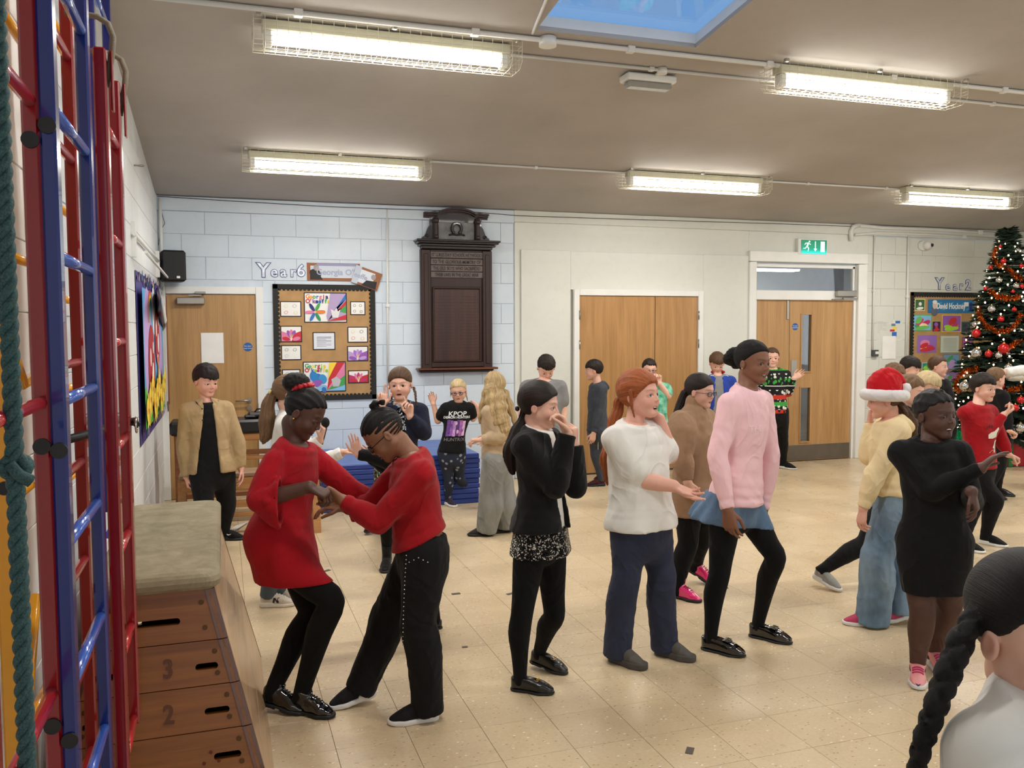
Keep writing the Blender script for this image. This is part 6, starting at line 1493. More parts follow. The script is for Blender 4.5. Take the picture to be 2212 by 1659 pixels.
# ================================================================ the children
kids = []
BL = (14, 14, 16)
c_black = cloth('black_knit', (17, 17, 19), .9, .2, .3, 0.04); c_tights = cloth('black_tights', (9, 9, 10), .9, .1, 0, .03); c_blackt = cloth('black_cotton', (16, 16, 18), .92, .15, 0, .04)
c_fluffy = cloth('black_fluffy', (13, 13, 14), .98, .3, .9, .12); c_white = cloth('white_cotton', (228, 226, 220), .9, .02, 0, 0.05); c_red = cloth('red_knit', (158, 12, 24), .9, .1, .5, .1); c_redw = cloth('red_wool', (166, 16, 30), .92, .1, .6, .06)
c_pink = cloth('pink_sweat', (243, 200, 206), .9, .03, .15, .1); c_brown = cloth('brown_knit', (158, 126, 98), .92, .08, 1.0, .1); c_yell = cloth('pale_yellow_sweat', (234, 212, 166), .9, .03, .1, .05); c_tan = cloth('tan_cord', (174, 148, 110), .9, .08, .4, .05)
c_navy = cloth('navy_knit', (26, 30, 50), .9, .1, .2, .05); c_navyp = cloth('navy_jersey', (48, 53, 74), .9, .08, .1, .05); c_grey = cloth('grey_cotton', (128, 128, 128), .9, .05, 0, .05); c_char = cloth('charcoal_fleece', (62, 66, 74), .9, .12, .3, .05)
c_fleece = cloth('beige_fleece', (196, 172, 140), .95, .06, .9, .15); c_green = cloth('green_print', (30, 150, 110), .85, .3, 0, .05, col2=(150, 215, 190)); c_blue = cloth('royal_blue', (30, 60, 150), .7, .08, 0, .05)
d_wide = denim('mid', (84, 112, 138), (142, 166, 186)); d_grey = denim('grey', (120, 122, 120), (160, 162, 158)); d_skirt = denim('skirt', (70, 98, 132), (120, 146, 172)); d_dark = denim('dark', (60, 70, 78), (84, 96, 104))
l_black = mat('black_leather', (14, 14, 15), .32, coat=.3); l_patent = mat('black_patent', (10, 10, 11), .12, coat=1); r_black = mat('black_rubber', (16, 16, 16), .6); r_white = mat('white_rubber', (225, 225, 222), .6); c_mesh = cloth('shoe_mesh', (22, 22, 24), .8, .2, .2, 0)
l_pink = mat('pink_patent', (222, 28, 110), .18, coat=1); l_grey = cloth('grey_shoe', (92, 88, 82), .85, .08, .3, 0); r_grey = mat('grey_rubber', (78, 74, 70), .7); l_beige = cloth('beige_suede', (196, 186, 172), .9, .08, .2, 0); l_mar = cloth('maroon_shoe', (64, 24, 30), .7, .2, 0, 0); l_pk = cloth('pink_shoe', (186, 70, 100), .8, .1, 0, 0)
m_gold = mat('gold_metal', (220, 180, 90), .25, 1, var=0); m_pearl = mat('pearl', (235, 235, 235), .2, .6, var=0)
h_black = hair_mat('black', (7, 6, 6), (26, 22, 21)); h_afro = hair_mat('afro', (6, 5, 5), (20, 17, 16), .7); h_dk = hair_mat('darkbrown', (16, 11, 9), (46, 31, 24)); h_br = hair_mat('brown', (58, 38, 26), (112, 82, 58)); h_gin = hair_mat('ginger', (134, 62, 28), (196, 112, 62)); h_blo = hair_mat('blonde', (150, 118, 72), (222, 196, 148)); h_lbr = hair_mat('lightbrown', (92, 66, 44), (150, 116, 84)); h_fair = hair_mat('fairblond', (176, 148, 104), (232, 210, 166))
LEG = (.004,)*7
def addk(k, look=(0, 0)): k.after = getattr(k, 'after', [])+[lambda kk: eyes_of(kk, look)]; kids.append(k); return k

# --- girl in the black fluffy cardigan
k = Kid('girl in a black fluffy cardigan and sequin skirt, hand at her mouth', 4.12, 1.43, (1168, 876), (74, 4, 0), (1160, 934), (1168, 1148), 62, 55,
        aR=[(1200, 1052, -.6), (1226, 938, .2)], aL=[(1243, 1052, .4), (1240, 962, -.1)], hR=dict(to=(1212, 903, 0), n=(-1, .1, .4), c=(.5, .6, .7, .8), th=.6), hL=dict(to=(1243, 925, 0), n=(-1, 0, -.3), c=(.7, .75, .8, .85), th=.8),
        fR=(1150, 1494, 74), fL=(1185, 1443, 60, .012, 8), kR=(1127, 1330, -.02), kL=(1197, 1330, -.05), g=.92, mouth=.35, eyes='brown')
k.body(); k.legpiece(m=c_tights)
k.skirt(sequin('silver_sequins', [(12, 12, 14), (20, 20, 22), (14, 14, 15), (60, 60, 64), (250, 250, 250), (15, 15, 16)], 170), rise=.02, drop=.072, w0=.012, w1=.022, folds=6, fa=.004, name='sequin_skirt')
k.top(c_white, .008, .0, slv='N', neck='none', name='tee', rib=False, A=.001)
k.top(c_fluffy, .021, -.012, flare=.030, ecuff=.022, eel=.024, esh=.016, A=.005, neck='none', name='cardigan', rib=False, opening=(.030, .01, .004))
k.hair(h_dk, tails=[dict(p=[(1136, 890, .03, .022), (1126, 915, .03, .026), (1112, 950, .0, .036), (1103, 985, -.02, .034), (1106, 1010, -.02, .022), (1110, 1022, -.02, .008)], a=.004, n=7, twist=8, wa=.003)], pull=(-.1, -.8, -.2), line=.27, earz=.0, temple=.03, th=.042)
k.blob('hair_bobble', mat('bobble_dark', (40, 20, 30), .6), (0, -.53, -.12), .013)
for sd in ('R', 'L'): k.shoe(sd, l_black, r_black, 'loafer')
def bit(kk):
    for sd in ('R', 'L'):
        fu, c, r, f, u, L, i = kk.fsh[sd]; q = MB(); y = .10*L; z = .285*L
        for sg in (-1, 1): q.tube([c+r*(sg*.055*L+.03*L*cos(a))+f*(y+.045*L*sin(a))+u*(z-.02*L-.03*L*0) for a in np.linspace(0, 2*pi, 11)[:-1]], .0022, 5, closed=True)
        q.tube([c-r*.04*L+f*y+u*(z-.015*L), c+r*.04*L+f*y+u*(z-.015*L)], .0022, 5); q.build('gold_snaffle', m_gold, kk.objs[i])
k.after = [bit]; k.finish(); addk(k)

# --- tall girl in the pink sweatshirt
k = Kid('tall smiling girl in a pink sweatshirt and flared denim skirt', 4.6, 1.63, (1628, 783), (52, 2, -2), (1614, 848), (1588, 1082), 56, 60,
        aR=[(1550, 985, -.9), (1572, 1100, -.7)], aL=[(1664, 985, 0), (1648, 1100, -.2)], hR=dict(to=(1580, 1160, -.3), n=(.6, -.1, -.6), c=(.3, .3, .35, .4)), hL=dict(to=(1640, 1150, 0), n=(-.7, -.2, .4), c=(.4, .45, .5, .5)),
        fR=(1562, 1410, 70), fL=(1664, 1382, 68), kR=(1553, 1245, -.02), kL=(1675, 1205, -.10), skin='brown', g=.86, hs=.90, mouth=.45, smile=1.1, brow=(30, 22, 20), cheeks=.3)
k.pull('R', .06, .12); k.body(); k.legpiece(m=c_tights)
k.skirt(d_skirt, rise=.03, drop=.072, w0=.008, w1=.070, depth=-.03, folds=9, fa=.013, name='denim_skirt', off=tuple(-RH*.05+FH*.05), tilt=tuple(-RH*.15))
k.top(c_pink, .016, .015, flare=.026, ecuff=.010, eel=.016, A=.0045, name='sweatshirt', wl=.08)
k.hair(h_afro, tails=[], bun=[(-.05, -.62, .14, .21), (.05, -.68, .05, .17), (-.1, -.60, -.06, .15)], pull=(0, -1, .1), line=.30, th=.028, noise=.002, back=-.28)
for sd in ('R', 'L'): k.shoe(sd, l_patent, r_black, 'loafer')
def pinkx(kk):
    kk.decal('embroidered_word', kk.top_fn, [('text', ('THE', .045, -.03, 0, .0008), 0), ('text', ('edit', .03, .05, -.004), 0)], kk.ne+(kk.pe-kk.ne)*.34+kk.F*.05+kk.Rt*.02, -kk.Rt, kk.up, mat('pale_pink_thread', (246, 212, 216), .7, var=0))
    q = MB(); 
    for sg in (1,): q.lathe([(max(1e-4, sin(pi*i/6))*.0045, -cos(pi*i/6)*.0045) for i in range(7)], kk.hc+(np.array([sg*.375, -.03, -.15])@kk.HR)*kk.hh, 10)
    q.build('earring', m_gold, kk.root)
    for sd in ('R', 'L'):
        fu, c, r, f, u, L, i = kk.fsh[sd]; q = MB(); V = [c+r*x*.12*L+f*y*L+u*(.30*L-.55*abs(y-.04)*L*.4) for y in (.02, .06, .14) for x in (-1, 0, 1)]
        q.add(V, [(0, 1, 4, 3), (1, 2, 5, 4), (3, 4, 7, 6), (4, 5, 8, 7)]); q.tube([c+f*.10*L+u*.28*L+r*.0, c+f*.16*L+r*.05*L+u*.25*L], [.005, .008], 6); q.tube([c+f*.10*L+u*.28*L, c+f*.16*L-r*.05*L+u*.25*L], [.005, .008], 6); q.build('tassel', l_patent, kk.objs[i])
k.after = [pinkx]; k.finish(); addk(k, (.2, 0))
def swoosh(sz): return [(x*sz, y*sz) for x, y in ((-1, .05), (-.75, -.18), (-.4, -.22), (.0, -.05), (.5, .25), (1, .55), (.3, .22), (-.15, .12), (-.5, .08), (-.72, .14), (-.8, .28))]
def laces(kk, sd, m, n=4, y0=-.02, y1=.20, w=.075):
    fu, c, r, f, u, L, i = kk.fsh[sd]; q = MB(); far = .12
    for j in range(n):
        y = (y0+(y1-y0)*j/(n-1))*L; V = kk.project(fu, np.array([(x, 0) for x in np.linspace(-w*L, w*L, 5)]), c+f*y+u*.02, r, f, .0015, far); q.tube(V, .0022, 5)
    q.build('laces', m, kk.objs[i])
def side_decal(kk, sd, shapes, mats, y=0.0, z=.14, name='shoe_emblem', out=1):
    fu, c, r, f, u, L, i = kk.fsh[sd]; sg = (1 if sd == 'R' else -1)*out; ez = r*sg; ex = f*(1 if sg > 0 else -1) if False else np.cross(u, ez); kk.decal(name, fu, shapes, c+f*y*L+u*z*L, ex, u, mats, kk.objs[i], far=.10)
m_lace = mat('black_lace', (16, 16, 17), .8, var=0); m_lacew = mat('white_lace', (225, 225, 222), .8, var=0)

# --- girl in the red bell-sleeved dress
k = Kid('girl in a red bell-sleeved dress and black tights, holding hands with a partner', 3.83, 1.44, (659, 893), (66, 30, -8), (635, 966), (603, 1158), 58, 58,
        aR=[(556, 1082, -.5), (668, 1052, .3)], aL=[(762, 1062, .5), (838, 1108, 1)], hR=dict(to=(706, 1068, 0), n=(0, -1, -.2), c=(.6, .65, .7, .7), th=.8), hL=dict(n=(0, -1, 0), c=(.5, .5, .5, .5)),
        fR=(676, 1543, 55), fL=(612, 1530, 62, .015, 10), kR=(716, 1300, -.05), kL=(672, 1325, .04), skin='deep', g=.98, mouth=.1, smile=.8, lids=.75, brow=(16, 12, 12), cheeks=.2)
k.body(arms='fore'); k.legpiece(m=c_tights, e=.006)
k.top(c_redw, .016, .20, flare=.042, slv='L', ecuff=.002, eel=.012, A=.005, name='dress', rib=False, hemcut=nrm(UZ*.95-RH*.22), seed=11, wl=.12) if False else None
def bell(k_):
    L = []
    for sd in ('R', 'L'):
        e, w_, s_ = k_.el[sd], k_.wr[sd], k_.sh[sd]; ax_ = nrm(w_-e); a1 = nrm(e-s_)
        K = [(s_, .056, .056, k_.Rt), (s_+(e-s_)*.5, .057, .057, k_.Rt), (e-a1*.03, .052, .052, k_.Rt), (e+ax_*.01, .052, .054, UZ), (e+ax_*.055-UZ*.018, .054, .080, np.cross(ax_, RH)), (e+ax_*.10-UZ*.036, .060, .108, np.cross(ax_, RH)), (e+ax_*.125-UZ*.04, .062, .115, np.cross(ax_, RH))]
        L.append((Loft(K, 3), (e+ax_*.10-UZ*.036).astype(f4), nrm(ax_-UZ*.25).astype(f4), Loft([(K[4][0]+ax_*.03-UZ*.006, .022, .030, K[4][3]), (K[5][0], .046, .088, K[5][3]), (K[6][0]+ax_*.01, .050, .100, K[6][3])], 2), (e).astype(f4)))
    return L
bl_ = bell(k)
class BellX:
    lo = np.min([b[0].lo for b in bl_], 0); hi = np.max([b[0].hi for b in bl_], 0)
    def __call__(s, P):
        d = None
        for l, c, a, inn, e in bl_:
            q, T_, TH = l(P, True); t = np.clip((P-e)@a/.12, 0, 1); q = q+t*.007*np.sin(TH*6); q = smax(q, (P-c)@a, .002); q = smax(q, -inn(P), .003); d = q if d is None else np.minimum(d, q)
        return d.astype(f4)
k.top(c_redw, .015, .215, flare=.02, slv='N', A=.006, name='dress', rib=False, legs=True, hemto=(624, 1250), hemwd=(.140, .150), hemcut=nrm(UZ*.98-RH*.05), seed=11, wl=.13, extra=BellX(), hood=True)
k.hair(h_black, bun=[(-.02, -.50, .42, .22), (.06, -.56, .40, .19), (-.08, -.44, .50, .18)], pull=(0, -.7, .6), line=.30, back=-.26, noise=.001, grooves=9)
def sc_(kk):
    q = MB(); c = kk.hc+(np.array([0, -.33, .40])@kk.HR)*kk.hh; ax_ = nrm(np.array([0, -.75, .65])@kk.HR); a1 = nrm(np.cross(ax_, kk.HR[0])); a2 = np.cross(ax_, a1)
    q.tube([c+(a1*cos(t)+a2*sin(t))*(.040+.004*sin(t*14)) for t in np.linspace(0, 2*pi, 49)[:-1]], [.012+.004*sin(i*1.9) for i in range(48)], 8, closed=True); q.build('scrunchie', mat('red_satin', (190, 24, 36), .3, var=.2, vs_=60), kk.root)
    q = MB(); q.lathe([(max(1e-4, sin(pi*i/6))*.0045, -cos(pi*i/6)*.0045) for i in range(7)], kk.hc+(np.array([.375, -.03, -.15])@kk.HR)*kk.hh, 10); q.build('earring', m_gold, kk.root)
    for sd in ('R', 'L'): laces(kk, sd, m_lace, 5, -.06, .18)
k.after = [sc_]
for sd in ('R', 'L'): k.shoe(sd, l_patent, r_black, 'boot', shaft=.05)
k.finish(); addk(k, (0, -.3))

# --- child in the red jumper and black trousers
k = Kid('child with braids and glasses in a red jumper, leaning to hold hands', 3.80, 1.46, (829, 940), (-82, 42, 6), (893, 990), (913, 1192), -78, -85,
        aL=[(817, 1126, -.4), (741, 1082, .1)], aR=[(800, 1090, .4), (745, 1095, .1)], hL=dict(to=(705, 1062, .1), n=(0, -.6, .8), c=(.75, .8, .8, .8), th=.9), hR=dict(to=(700, 1096, 0), n=(0, -1, 0), c=(.3, .3, .3, .3)),
        fL=(893, 1558, -80), fR=(762, 1516, -70, .012, 8), kL=(903, 1350, -.03), kR=(838, 1330, .04), skin='mid', g=1.0, mouth=.3, lids=.6, glasses=('black', (20, 18, 20)), brow=(20, 15, 13), cheeks=.25)
k.body(); k.trousers(c_black, (.012, .016, .022, .026, .028, .034, .040), cutoff=-.015, A=.005, name='trousers', seed=21)
k.top(c_red, .016, -.06, flare=.012, ecuff=.008, eel=.018, A=.0055, name='jumper', wl=.11, seed=22, hemcut=nrm(UZ*.9-RH*.42))
k.hair(h_black, bun=[(0, -.30, .56, .09), (-.06, -.42, .50, .07), (.05, -.22, .58, .06)], pull=(0, -.5, .8), line=.26, back=-.20, noise=.0006, grooves=11, th=.018)
k.shoe('L', c_mesh, r_white, 'sneaker'); k.shoe('R', c_mesh, r_white, 'sneaker')
def studs(kk):
    q = MB(); d = kk.an['L']-kk.kn['L']; d0 = kk.kn['L']-kk.hip['L']
    V = np.array([PD(u, v, 3.3) for u, v in [(835+34*sin(i/26*3.1)*.0-4*sin(i/5), 1235+i*9.6) for i in range(0)]]) if False else None
    pts = [(878-.62*i+.022*i*i*.55, 1200+9.2*i) for i in range(33)]
    for u, v in pts:
        p = PD(u, v, 3.45); e = ray(u, v); P = p.astype(f4)[None]; t = 0.0
        for _ in range(40): t += float(kk.tr_fn((P+t*e.astype(f4)))[0])*.8
        if t > .9: continue
        c = p+e*t; q.lathe([(.0001, -.003), (.0026, -.0015), (.0032, .0), (.0026, .0015), (.0001, .003)], c, 6)
    for i in range(5):
        p = PD(884+10*i, 1205+5*abs(i-2), 3.45); e = ray(884+10*i, 1205); t = 0.0
        for _ in range(40): t += float(kk.tr_fn((p[None]+t*e).astype(f4))[0])*.8
        if t < .9: q.lathe([(.0001, -.003), (.0026, -.0015), (.0032, .0), (.0026, .0015), (.0001, .003)], p+e*t, 6)
    if q.v: q.build('studs', m_pearl, kk.root)
k.after = [studs]; k.finish(); addk(k, (0, -.3))

# --- girl with the ginger ponytail
k = Kid('girl with a ginger ponytail in a white T-shirt and navy flared leggings, singing', 4.40, 1.49, (1384, 853), (58, -6, 0), (1368, 922), (1385, 1130), 52, 50,
        aR=[(1384, 1036, -.3), (1455, 1050, -.2)], aL=[(1447, 985, .0), (1424, 905, -.2)], hR=dict(to=(1500, 1072, -.3), n=(.1, .9, .4), c=(.15, .1, .2, .3), th=.2), hL=dict(to=(1402, 885, 0), n=(-1, .2, .3), c=(.7, .7, .75, .8), th=.6),
        fR=(1356, 1436, 55), fL=(1458, 1420, 60), kR=(1352, 1250, -.04), kL=(1430, 1245, -.06), skin='pink', g=1.16, hs=1.06, mouth=1.0, eyes='blue', brow=(150, 92, 60))
k.body(arms='full'); k.trousers(c_navyp, (.004, .004, .006, .010, .014, .026, .036), cutoff=-.018, A=.004, name='leggings', seed=31)
k.top(c_white, .022, .018, flare=.030, slv='S', A=.0075, name='tee', wl=.12, seed=32, rib=False, sl_t=.78)
k.hair(h_gin, tails=[dict(p=[(1338, 870, .08, .025), (1330, 900, .08, .028), (1318, 950, .06, .034), (1309, 1000, .04, .030), (1311, 1030, .04, .014), (1313, 1045, .04, .006)], a=.004, n=8, twist=10, wa=.004), dict(p=[(1362, 845, -.088, .010), (1364, 875, -.082, .009), (1371, 902, -.075, .004)], a=.002)],
       pull=(-.1, -.85, -.15), line=.25, th=.055, top=.03, back=-.34, earz=-.06, temple=.0, noise=.002)
for sd in ('R', 'L'): k.shoe(sd, l_grey, r_grey, 'chunky')
k.finish(); addk(k, (.1, .1))

# --- girl in the brown jumper dress
k = Kid('girl with glasses in a brown jumper dress and bright pink lace-up boots', 5.5, 1.41, (1514, 845), (62, 6, 0), (1497, 893), (1500, 1060), 60, 60,
        aR=[(1472, 985, -.3), (1485, 1040, .0)], aL=[(1535, 980, .3), (1530, 1040, 0)], fR=(1482, 1295, 60), fL=(1512, 1247, 70, .04, 25), kR=(1486, 1175, 0), kL=(1515, 1165, 0), skin='fair', g=1.12, mouth=.3, glasses=('grey', (90, 84, 84)), brow=(50, 34, 26))
k.pull('R', .05, .09); k.body(); k.legpiece(m=c_tights, e=.006)
k.top(c_brown, .020, .135, legs=True, hemto=(1500, 1112), hemwd=(.125, .11), flare=.010, ecuff=.006, eel=.030, esh=.026, puff=.022, A=.006, name='jumper_dress', neck='turtle', wl=.10, seed=41, rib=False)
k.hair(h_dk, tails=[dict(p=[(1478, 850, .05, .024), (1468, 880, .05, .028), (1458, 915, .04, .028), (1452, 945, .02, .018), (1450, 965, .02, .005)], a=.003)], pull=(0, -.85, -.1), line=.27, temple=.07, noise=.0008)
k.blob('hair_bobble', mat('bobble_red', (170, 30, 40), .6), (0, -.50, -.05), .020)
for sd in ('R', 'L'): k.shoe(sd, l_pink, r_black, 'boot', shaft=.085)
k.after = [lambda kk: [laces(kk, sd, m_lace, 5, -.10, .16) for sd in ('R', 'L')]]; k.finish(); addk(k)

# --- girl in the Santa hat
k = Kid('girl in a red and white Santa hat, pale yellow hoodie and wide jeans', 4.95, 1.40, (1908, 863), (-80, 8, 0), (1926, 910), (1926, 1062), -72, -75,
        aL=[(1890, 1025, -.9), (1865, 1098, -.5)], aR=[(1876, 985, .3), (1879, 915, .3)], hL=dict(to=(1858, 1140, 0), n=(1, 0, -.3), c=(.3, .35, .4, .45)), hR=dict(to=(1881, 885, 0), n=(1, 0, .4), c=(.2, .8, .85, .85), th=.7),
        fL=(1862, 1350, -78), fR=(1940, 1338, -60, .02, 10), kL=(1893, 1210, -.02), kR=(1940, 1200, .03), skin='pink', g=.98, mouth=.3, smile=.2, brow=(80, 56, 40))
k.body(); k.trousers(d_wide, (.014, .024, .034, .042, .050, .058, .064), cutoff=-.028, A=.007, name='jeans', seed=51, wl=.13)
hf = k.hood_fn(); k.top(c_yell, .022, .010, flare=.034, ecuff=.010, eel=.026, esh=.014, A=.007, name='hoodie', wl=.11, seed=52, neck='none', extra=hf, hood=True)
k.hair(h_br, tails=[dict(p=[(1944, 880, .0, .022), (1958, 895, .0, .034), (1968, 920, .0, .036), (1972, 945, .0, .024), (1974, 958, 0, .008)], a=.006, n=5, twist=40, wa=.007)], line=.25, noise=.002, back=-.30)
def santa(kk):
    hh, hc, HR = kk.hh, kk.hc.astype(f4), kk.HR.astype(f4); w = lambda x, y, z: kk.hc+(np.array([x, y, z])@kk.HR)*kk.hh
    cone_ = Loft([(w(0, -.05, .16), .40*hh, .47*hh, kk.HR[0]), (w(0, -.07, .38), .38*hh, .45*hh, kk.HR[0]), (w(0, -.12, .56), .27*hh, .32*hh, kk.HR[0]), (w(0, -.22, .66), .17*hh, .20*hh, kk.HR[0]), (w(0, -.40, .60), .10*hh, .13*hh, kk.HR[0]), (w(0, -.56, .42), .06*hh, .07*hh, kk.HR[0]), (w(0, -.60, .33), .04*hh, .04*hh, kk.HR[0])], 4)
    tp = w(0, 0, .17).astype(f4); up = HR[2]
    V, Fq = nets(lambda P: smax(cone_(P)+wrinkle(P, .006, .06, 8), -((P-tp)@up), .004), cone_.lo, cone_.hi, .006); emit_mesh('santa_hat', V, Fq, cloth('red_felt', (190, 12, 26), .9, .06, .2, .15), kk.root)
    q = [w(.405*cos(t), -.05+.475*sin(t), .125+.075*sin(t)) for t in np.linspace(0, 2*pi, 21)]; br = tube_(q, [.034]*21, HR[2].astype(float), 2)
    def bf(P): d = br(P)+wrinkle(P, .003, .02, 3); return d.astype(f4)
    V, Fq = nets(bf, br.lo, br.hi, .006); emit_mesh('fur_trim', V, Fq, cloth('white_fur', (236, 232, 232), 1, .03, 1.2, .3), kk.root)
    c = w(0, -.60, .24).astype(f4); V, Fq = nets(lambda P: (np.sqrt(((P-c)**2).sum(1))-.030+wrinkle(P, .004, .015, 4)).astype(f4), c-.04, c+.04, .005); emit_mesh('pompom', V, Fq, MC['cloth_white_fur'], kk.root)
k.after = [santa]
for sd in ('R', 'L'): k.shoe(sd, l_pk, r_white, 'sneaker')
k.finish(); addk(k)

# --- girl in the black dress at the right front
k = Kid('girl in a plain black dress and brown tights, arms crossed in the dance', 4.18, 1.40, (2022, 896), (46, -2, 0), (2008, 958), (2018, 1168), 22, 12,
        aR=[(2010, 1062, -.8), (2118, 1012, -.3)], aL=[(2100, 1082, .2), (2098, 1062, -.9)], hR=dict(to=(2165, 972, 0), n=(.2, -.8, .3), c=(.1, .15, .15, .2), th=.3), hL=dict(to=(2114, 1112, -.2), n=(-.7, 0, -.5), c=(.3, .35, .4, .4), th=.3),
        fR=(1982, 1474, 2), fL=(2027, 1446, 20), kR=(1993, 1330, -.04), kL=(2050, 1320, -.03), skin='deep', g=1.06, hs=1.10, mouth=.9, lids=.2, brow=(14, 11, 11), cheeks=.2)
k.pull('R', .10, .20); k.pull('L', .04, .12); k.body(); k.legpiece(m=cloth('brown_tights', (82, 58, 50), .6, .12, 0, .0), e=.004)
k.top(c_blackt, .010, .165, legs=True, hemto=(2022, 1278), hemwd=(.135, .12), flare=.012, ecuff=.004, eel=.012, A=.005, name='dress', wl=.10, seed=61, rib=False)
k.hair(h_black, pull=(0, -.8, .3), line=.28, back=-.30, noise=.003, grooves=7, th=.03, bun=[(.0, .12, .50, .05), (.10, .10, .49, .045), (-.1, .08, .48, .04)])
lp = mat('pink_trainer', (240, 160, 158), .5, var=.03)
for sd in ('R', 'L'): k.shoe(sd, lp, r_white, 'sneaker', shaft=.015)
def trn(kk):
    for sd in ('R', 'L'):
        fu, c, r, f, u, L, i = kk.fsh[sd]; m_m = mat('magenta_rubber', (196, 30, 100), .5, var=0)
        for y in (.02, .09, .16): V = kk.project(fu, np.array([(x, 0) for x in np.linspace(-.11*L, .11*L, 6)]), c+f*y*L+u*.02, r, f, .001, .12); q = MB(); q.tube(V, .0042, 6); q.build('strap', m_m, kk.objs[i])
        kk.decal('toe_patch', fu, [('poly', [(-.13*L, -.02), (-.05*L, -.035), (.05*L, -.035), (.13*L, -.02), (.14*L, -.0), (.10*L, .02), (-.10*L, .02), (-.14*L, 0)], 0), ('poly', [(-.15*L, .012), (-.06*L, -.004), (.06*L, -.004), (.15*L, .012), (.10*L, .045), (-.10*L, .045)], 1)], c+f*.27*L+u*.02, -r, -f, [r_white, m_m], kk.objs[i], far=.10) if False else None
        q = MB(); V = [c+r*x+f*(.43*L-abs(x)*1.2)+u*z for z in (.004, .03) for x in np.linspace(-.055*L, .055*L, 5)]; q.add([v+f*.012 for v in V], [(j, j+1, j+6, j+5) for j in range(4)]); q.build('toe_bumper', mat('navy_rubber', (50, 56, 110), .5, var=0), kk.objs[i])
        qq = Loft([((0, .12*L, .10*L), .165*L, .10*L, (1, 0, 0)), ((0, .34*L, .065*L), .155*L, .065*L, (1, 0, 0)), ((0, .41*L, .05*L), .13*L, .05*L, (1, 0, 0))], 2)
k.after = [trn]; k.finish(); addk(k, (.2, -.1))

# --- foreground girl with the long plait
k = Kid('girl with a long black plait and white top, closest to the camera at lower right', 1.20, 1.385, (2246, 1372), (47, 4, 0), (2262, 1512), (2270, 2150), 62, 62,
        fR=(2150, 3250, 45), fL=(2420, 3250, 45), skin='fair', g=1.0, vx=.0045, brow=(20, 14, 12), group='children dancing in the hall')
k.body(); k.trousers(c_black, (.01,)*7, name='leggings'); k.top(c_white, .014, .03, flare=.01, ecuff=.01, eel=.014, A=.006, name='top', wl=.12, seed=71, esh=.012)
k.hair(h_black, tails=[dict(p=[(2112, 1322, .03, .016), (2082, 1372, .0, .020), (2062, 1420, -.02, .020), (2042, 1470, -.03, .020), (2020, 1530, -.04, .018), (1998, 1590, -.04, .017), (1982, 1650, -.04, .015), (1972, 1720, -.04, .014), (1966, 1790, -.04, .010), (1962, 1830, -.04, .004)], braid=.046)],
       pull=(-.3, -.85, -.1), line=.30, back=-.24, noise=.0006, earz=.03)
k.finish(); addk(k)

# --- boy in the open tan shirt
k = Kid('boy in an open tan overshirt, black T-shirt and black joggers', 6.8, 1.44, (446, 823), (30, 12, 0), (446, 872), (458, 1008), 10, 15,
        aR=[(398, 960, -.1), (404, 1030, -.2)], aL=[(512, 950, .4), (520, 1010, .7)], hR=dict(to=(409, 1060, 0), n=(1, 0, -.3), c=(.6, .65, .7, .7)), fR=(437, 1190, 20), fL=(500, 1166, 72), kR=(440, 1090, -.05), kL=(490, 1085, 0),
        skin='pink', g=1.10, hs=1.10, mouth=0, lids=.35, brow=(50, 36, 28))
k.body(); k.trousers(c_black, (.010, .012, .014, .016, .016, .014, .010), name='joggers', seed=81); k.top(c_blackt, .008, -.01, slv='N', neck='crew', name='tshirt', rib=False, A=.002)
k.top(c_tan, .022, .045, flare=.030, ecuff=.014, eel=.022, esh=.012, A=.006, neck='none', name='overshirt', rib=False, opening=(.028, .045, .02), seed=82)
k.hair(h_dk, kind='down', fringe=.13, th=.06, back=-.22, line=.22, noise=.004, top=.03, side=.12)
def tan_x(kk):
    q = MB(); f0 = kk.top_fn
    for i in range(6):
        f = .12+.17*i; p0 = kk.ne+(kk.pe-kk.ne)*f+kk.Rt*(.046+.052*f)+kk.F*0; V = kk.project(f0, np.array([(0., 0.)]), p0, -kk.Rt, kk.up, .002, .16)[0]; q.cyl(V, V+kk.F*.004, .006, 8)
    q.build('button', mat('brown_button', (60, 40, 28), .5, var=0), kk.root)
    kk.decal('pocket_flap', f0, [('poly', [(-.04, -.02), (.04, -.02), (.04, .012), (0, .02), (-.04, .012)][::-1], 0)], kk.ne+(kk.pe-kk.ne)*.30+kk.Rt*.09, -kk.Rt, kk.up, [cloth('tan_flap', (150, 124, 86), .9, .06, .3)])
    for sg in (-1, 1):
        c = MB(); a = kk.ne+kk.Rt*sg*.028+kk.up*.028+kk.F*.035; b_ = kk.ne+kk.Rt*sg*.075-kk.up*.015+kk.F*.075; d_ = kk.ne+kk.Rt*sg*.085+kk.up*.012+kk.F*.01; e_ = kk.ne+kk.Rt*sg*.05-kk.up*.055+kk.F*.095
        c.add([a, b_, d_, e_, a+kk.F*.006, b_+kk.F*.006, d_+kk.F*.004, e_+kk.F*.006], [(0, 2, 1), (0, 1, 3), (4, 5, 6), (4, 7, 5), (0, 4, 6, 2), (2, 6, 5, 1), (1, 5, 7, 3), (3, 7, 4, 0)]); c.build('collar', c_tan, kk.root)
    side_decal(kk, 'L', [('poly', swoosh(.030), 0)], [r_white], y=.0, z=.22, name='swoosh', out=-1); laces(kk, 'L', m_lace)
    side_decal(kk, 'L', [('poly', [(-.035, -.008), (.03, -.010), (.02, .008), (-.03, .010)], 0), ('poly', [(-.02, -.003), (.012, -.003), (.010, .003), (-.018, .003)], 1)], [r_white, r_black], y=-.28, z=.09, name='heel_window', out=-1)
    side_decal(kk, 'R', [('poly', swoosh(.030), 0)], [r_white], y=.0, z=.22, name='swoosh')
k.after = [tan_x]
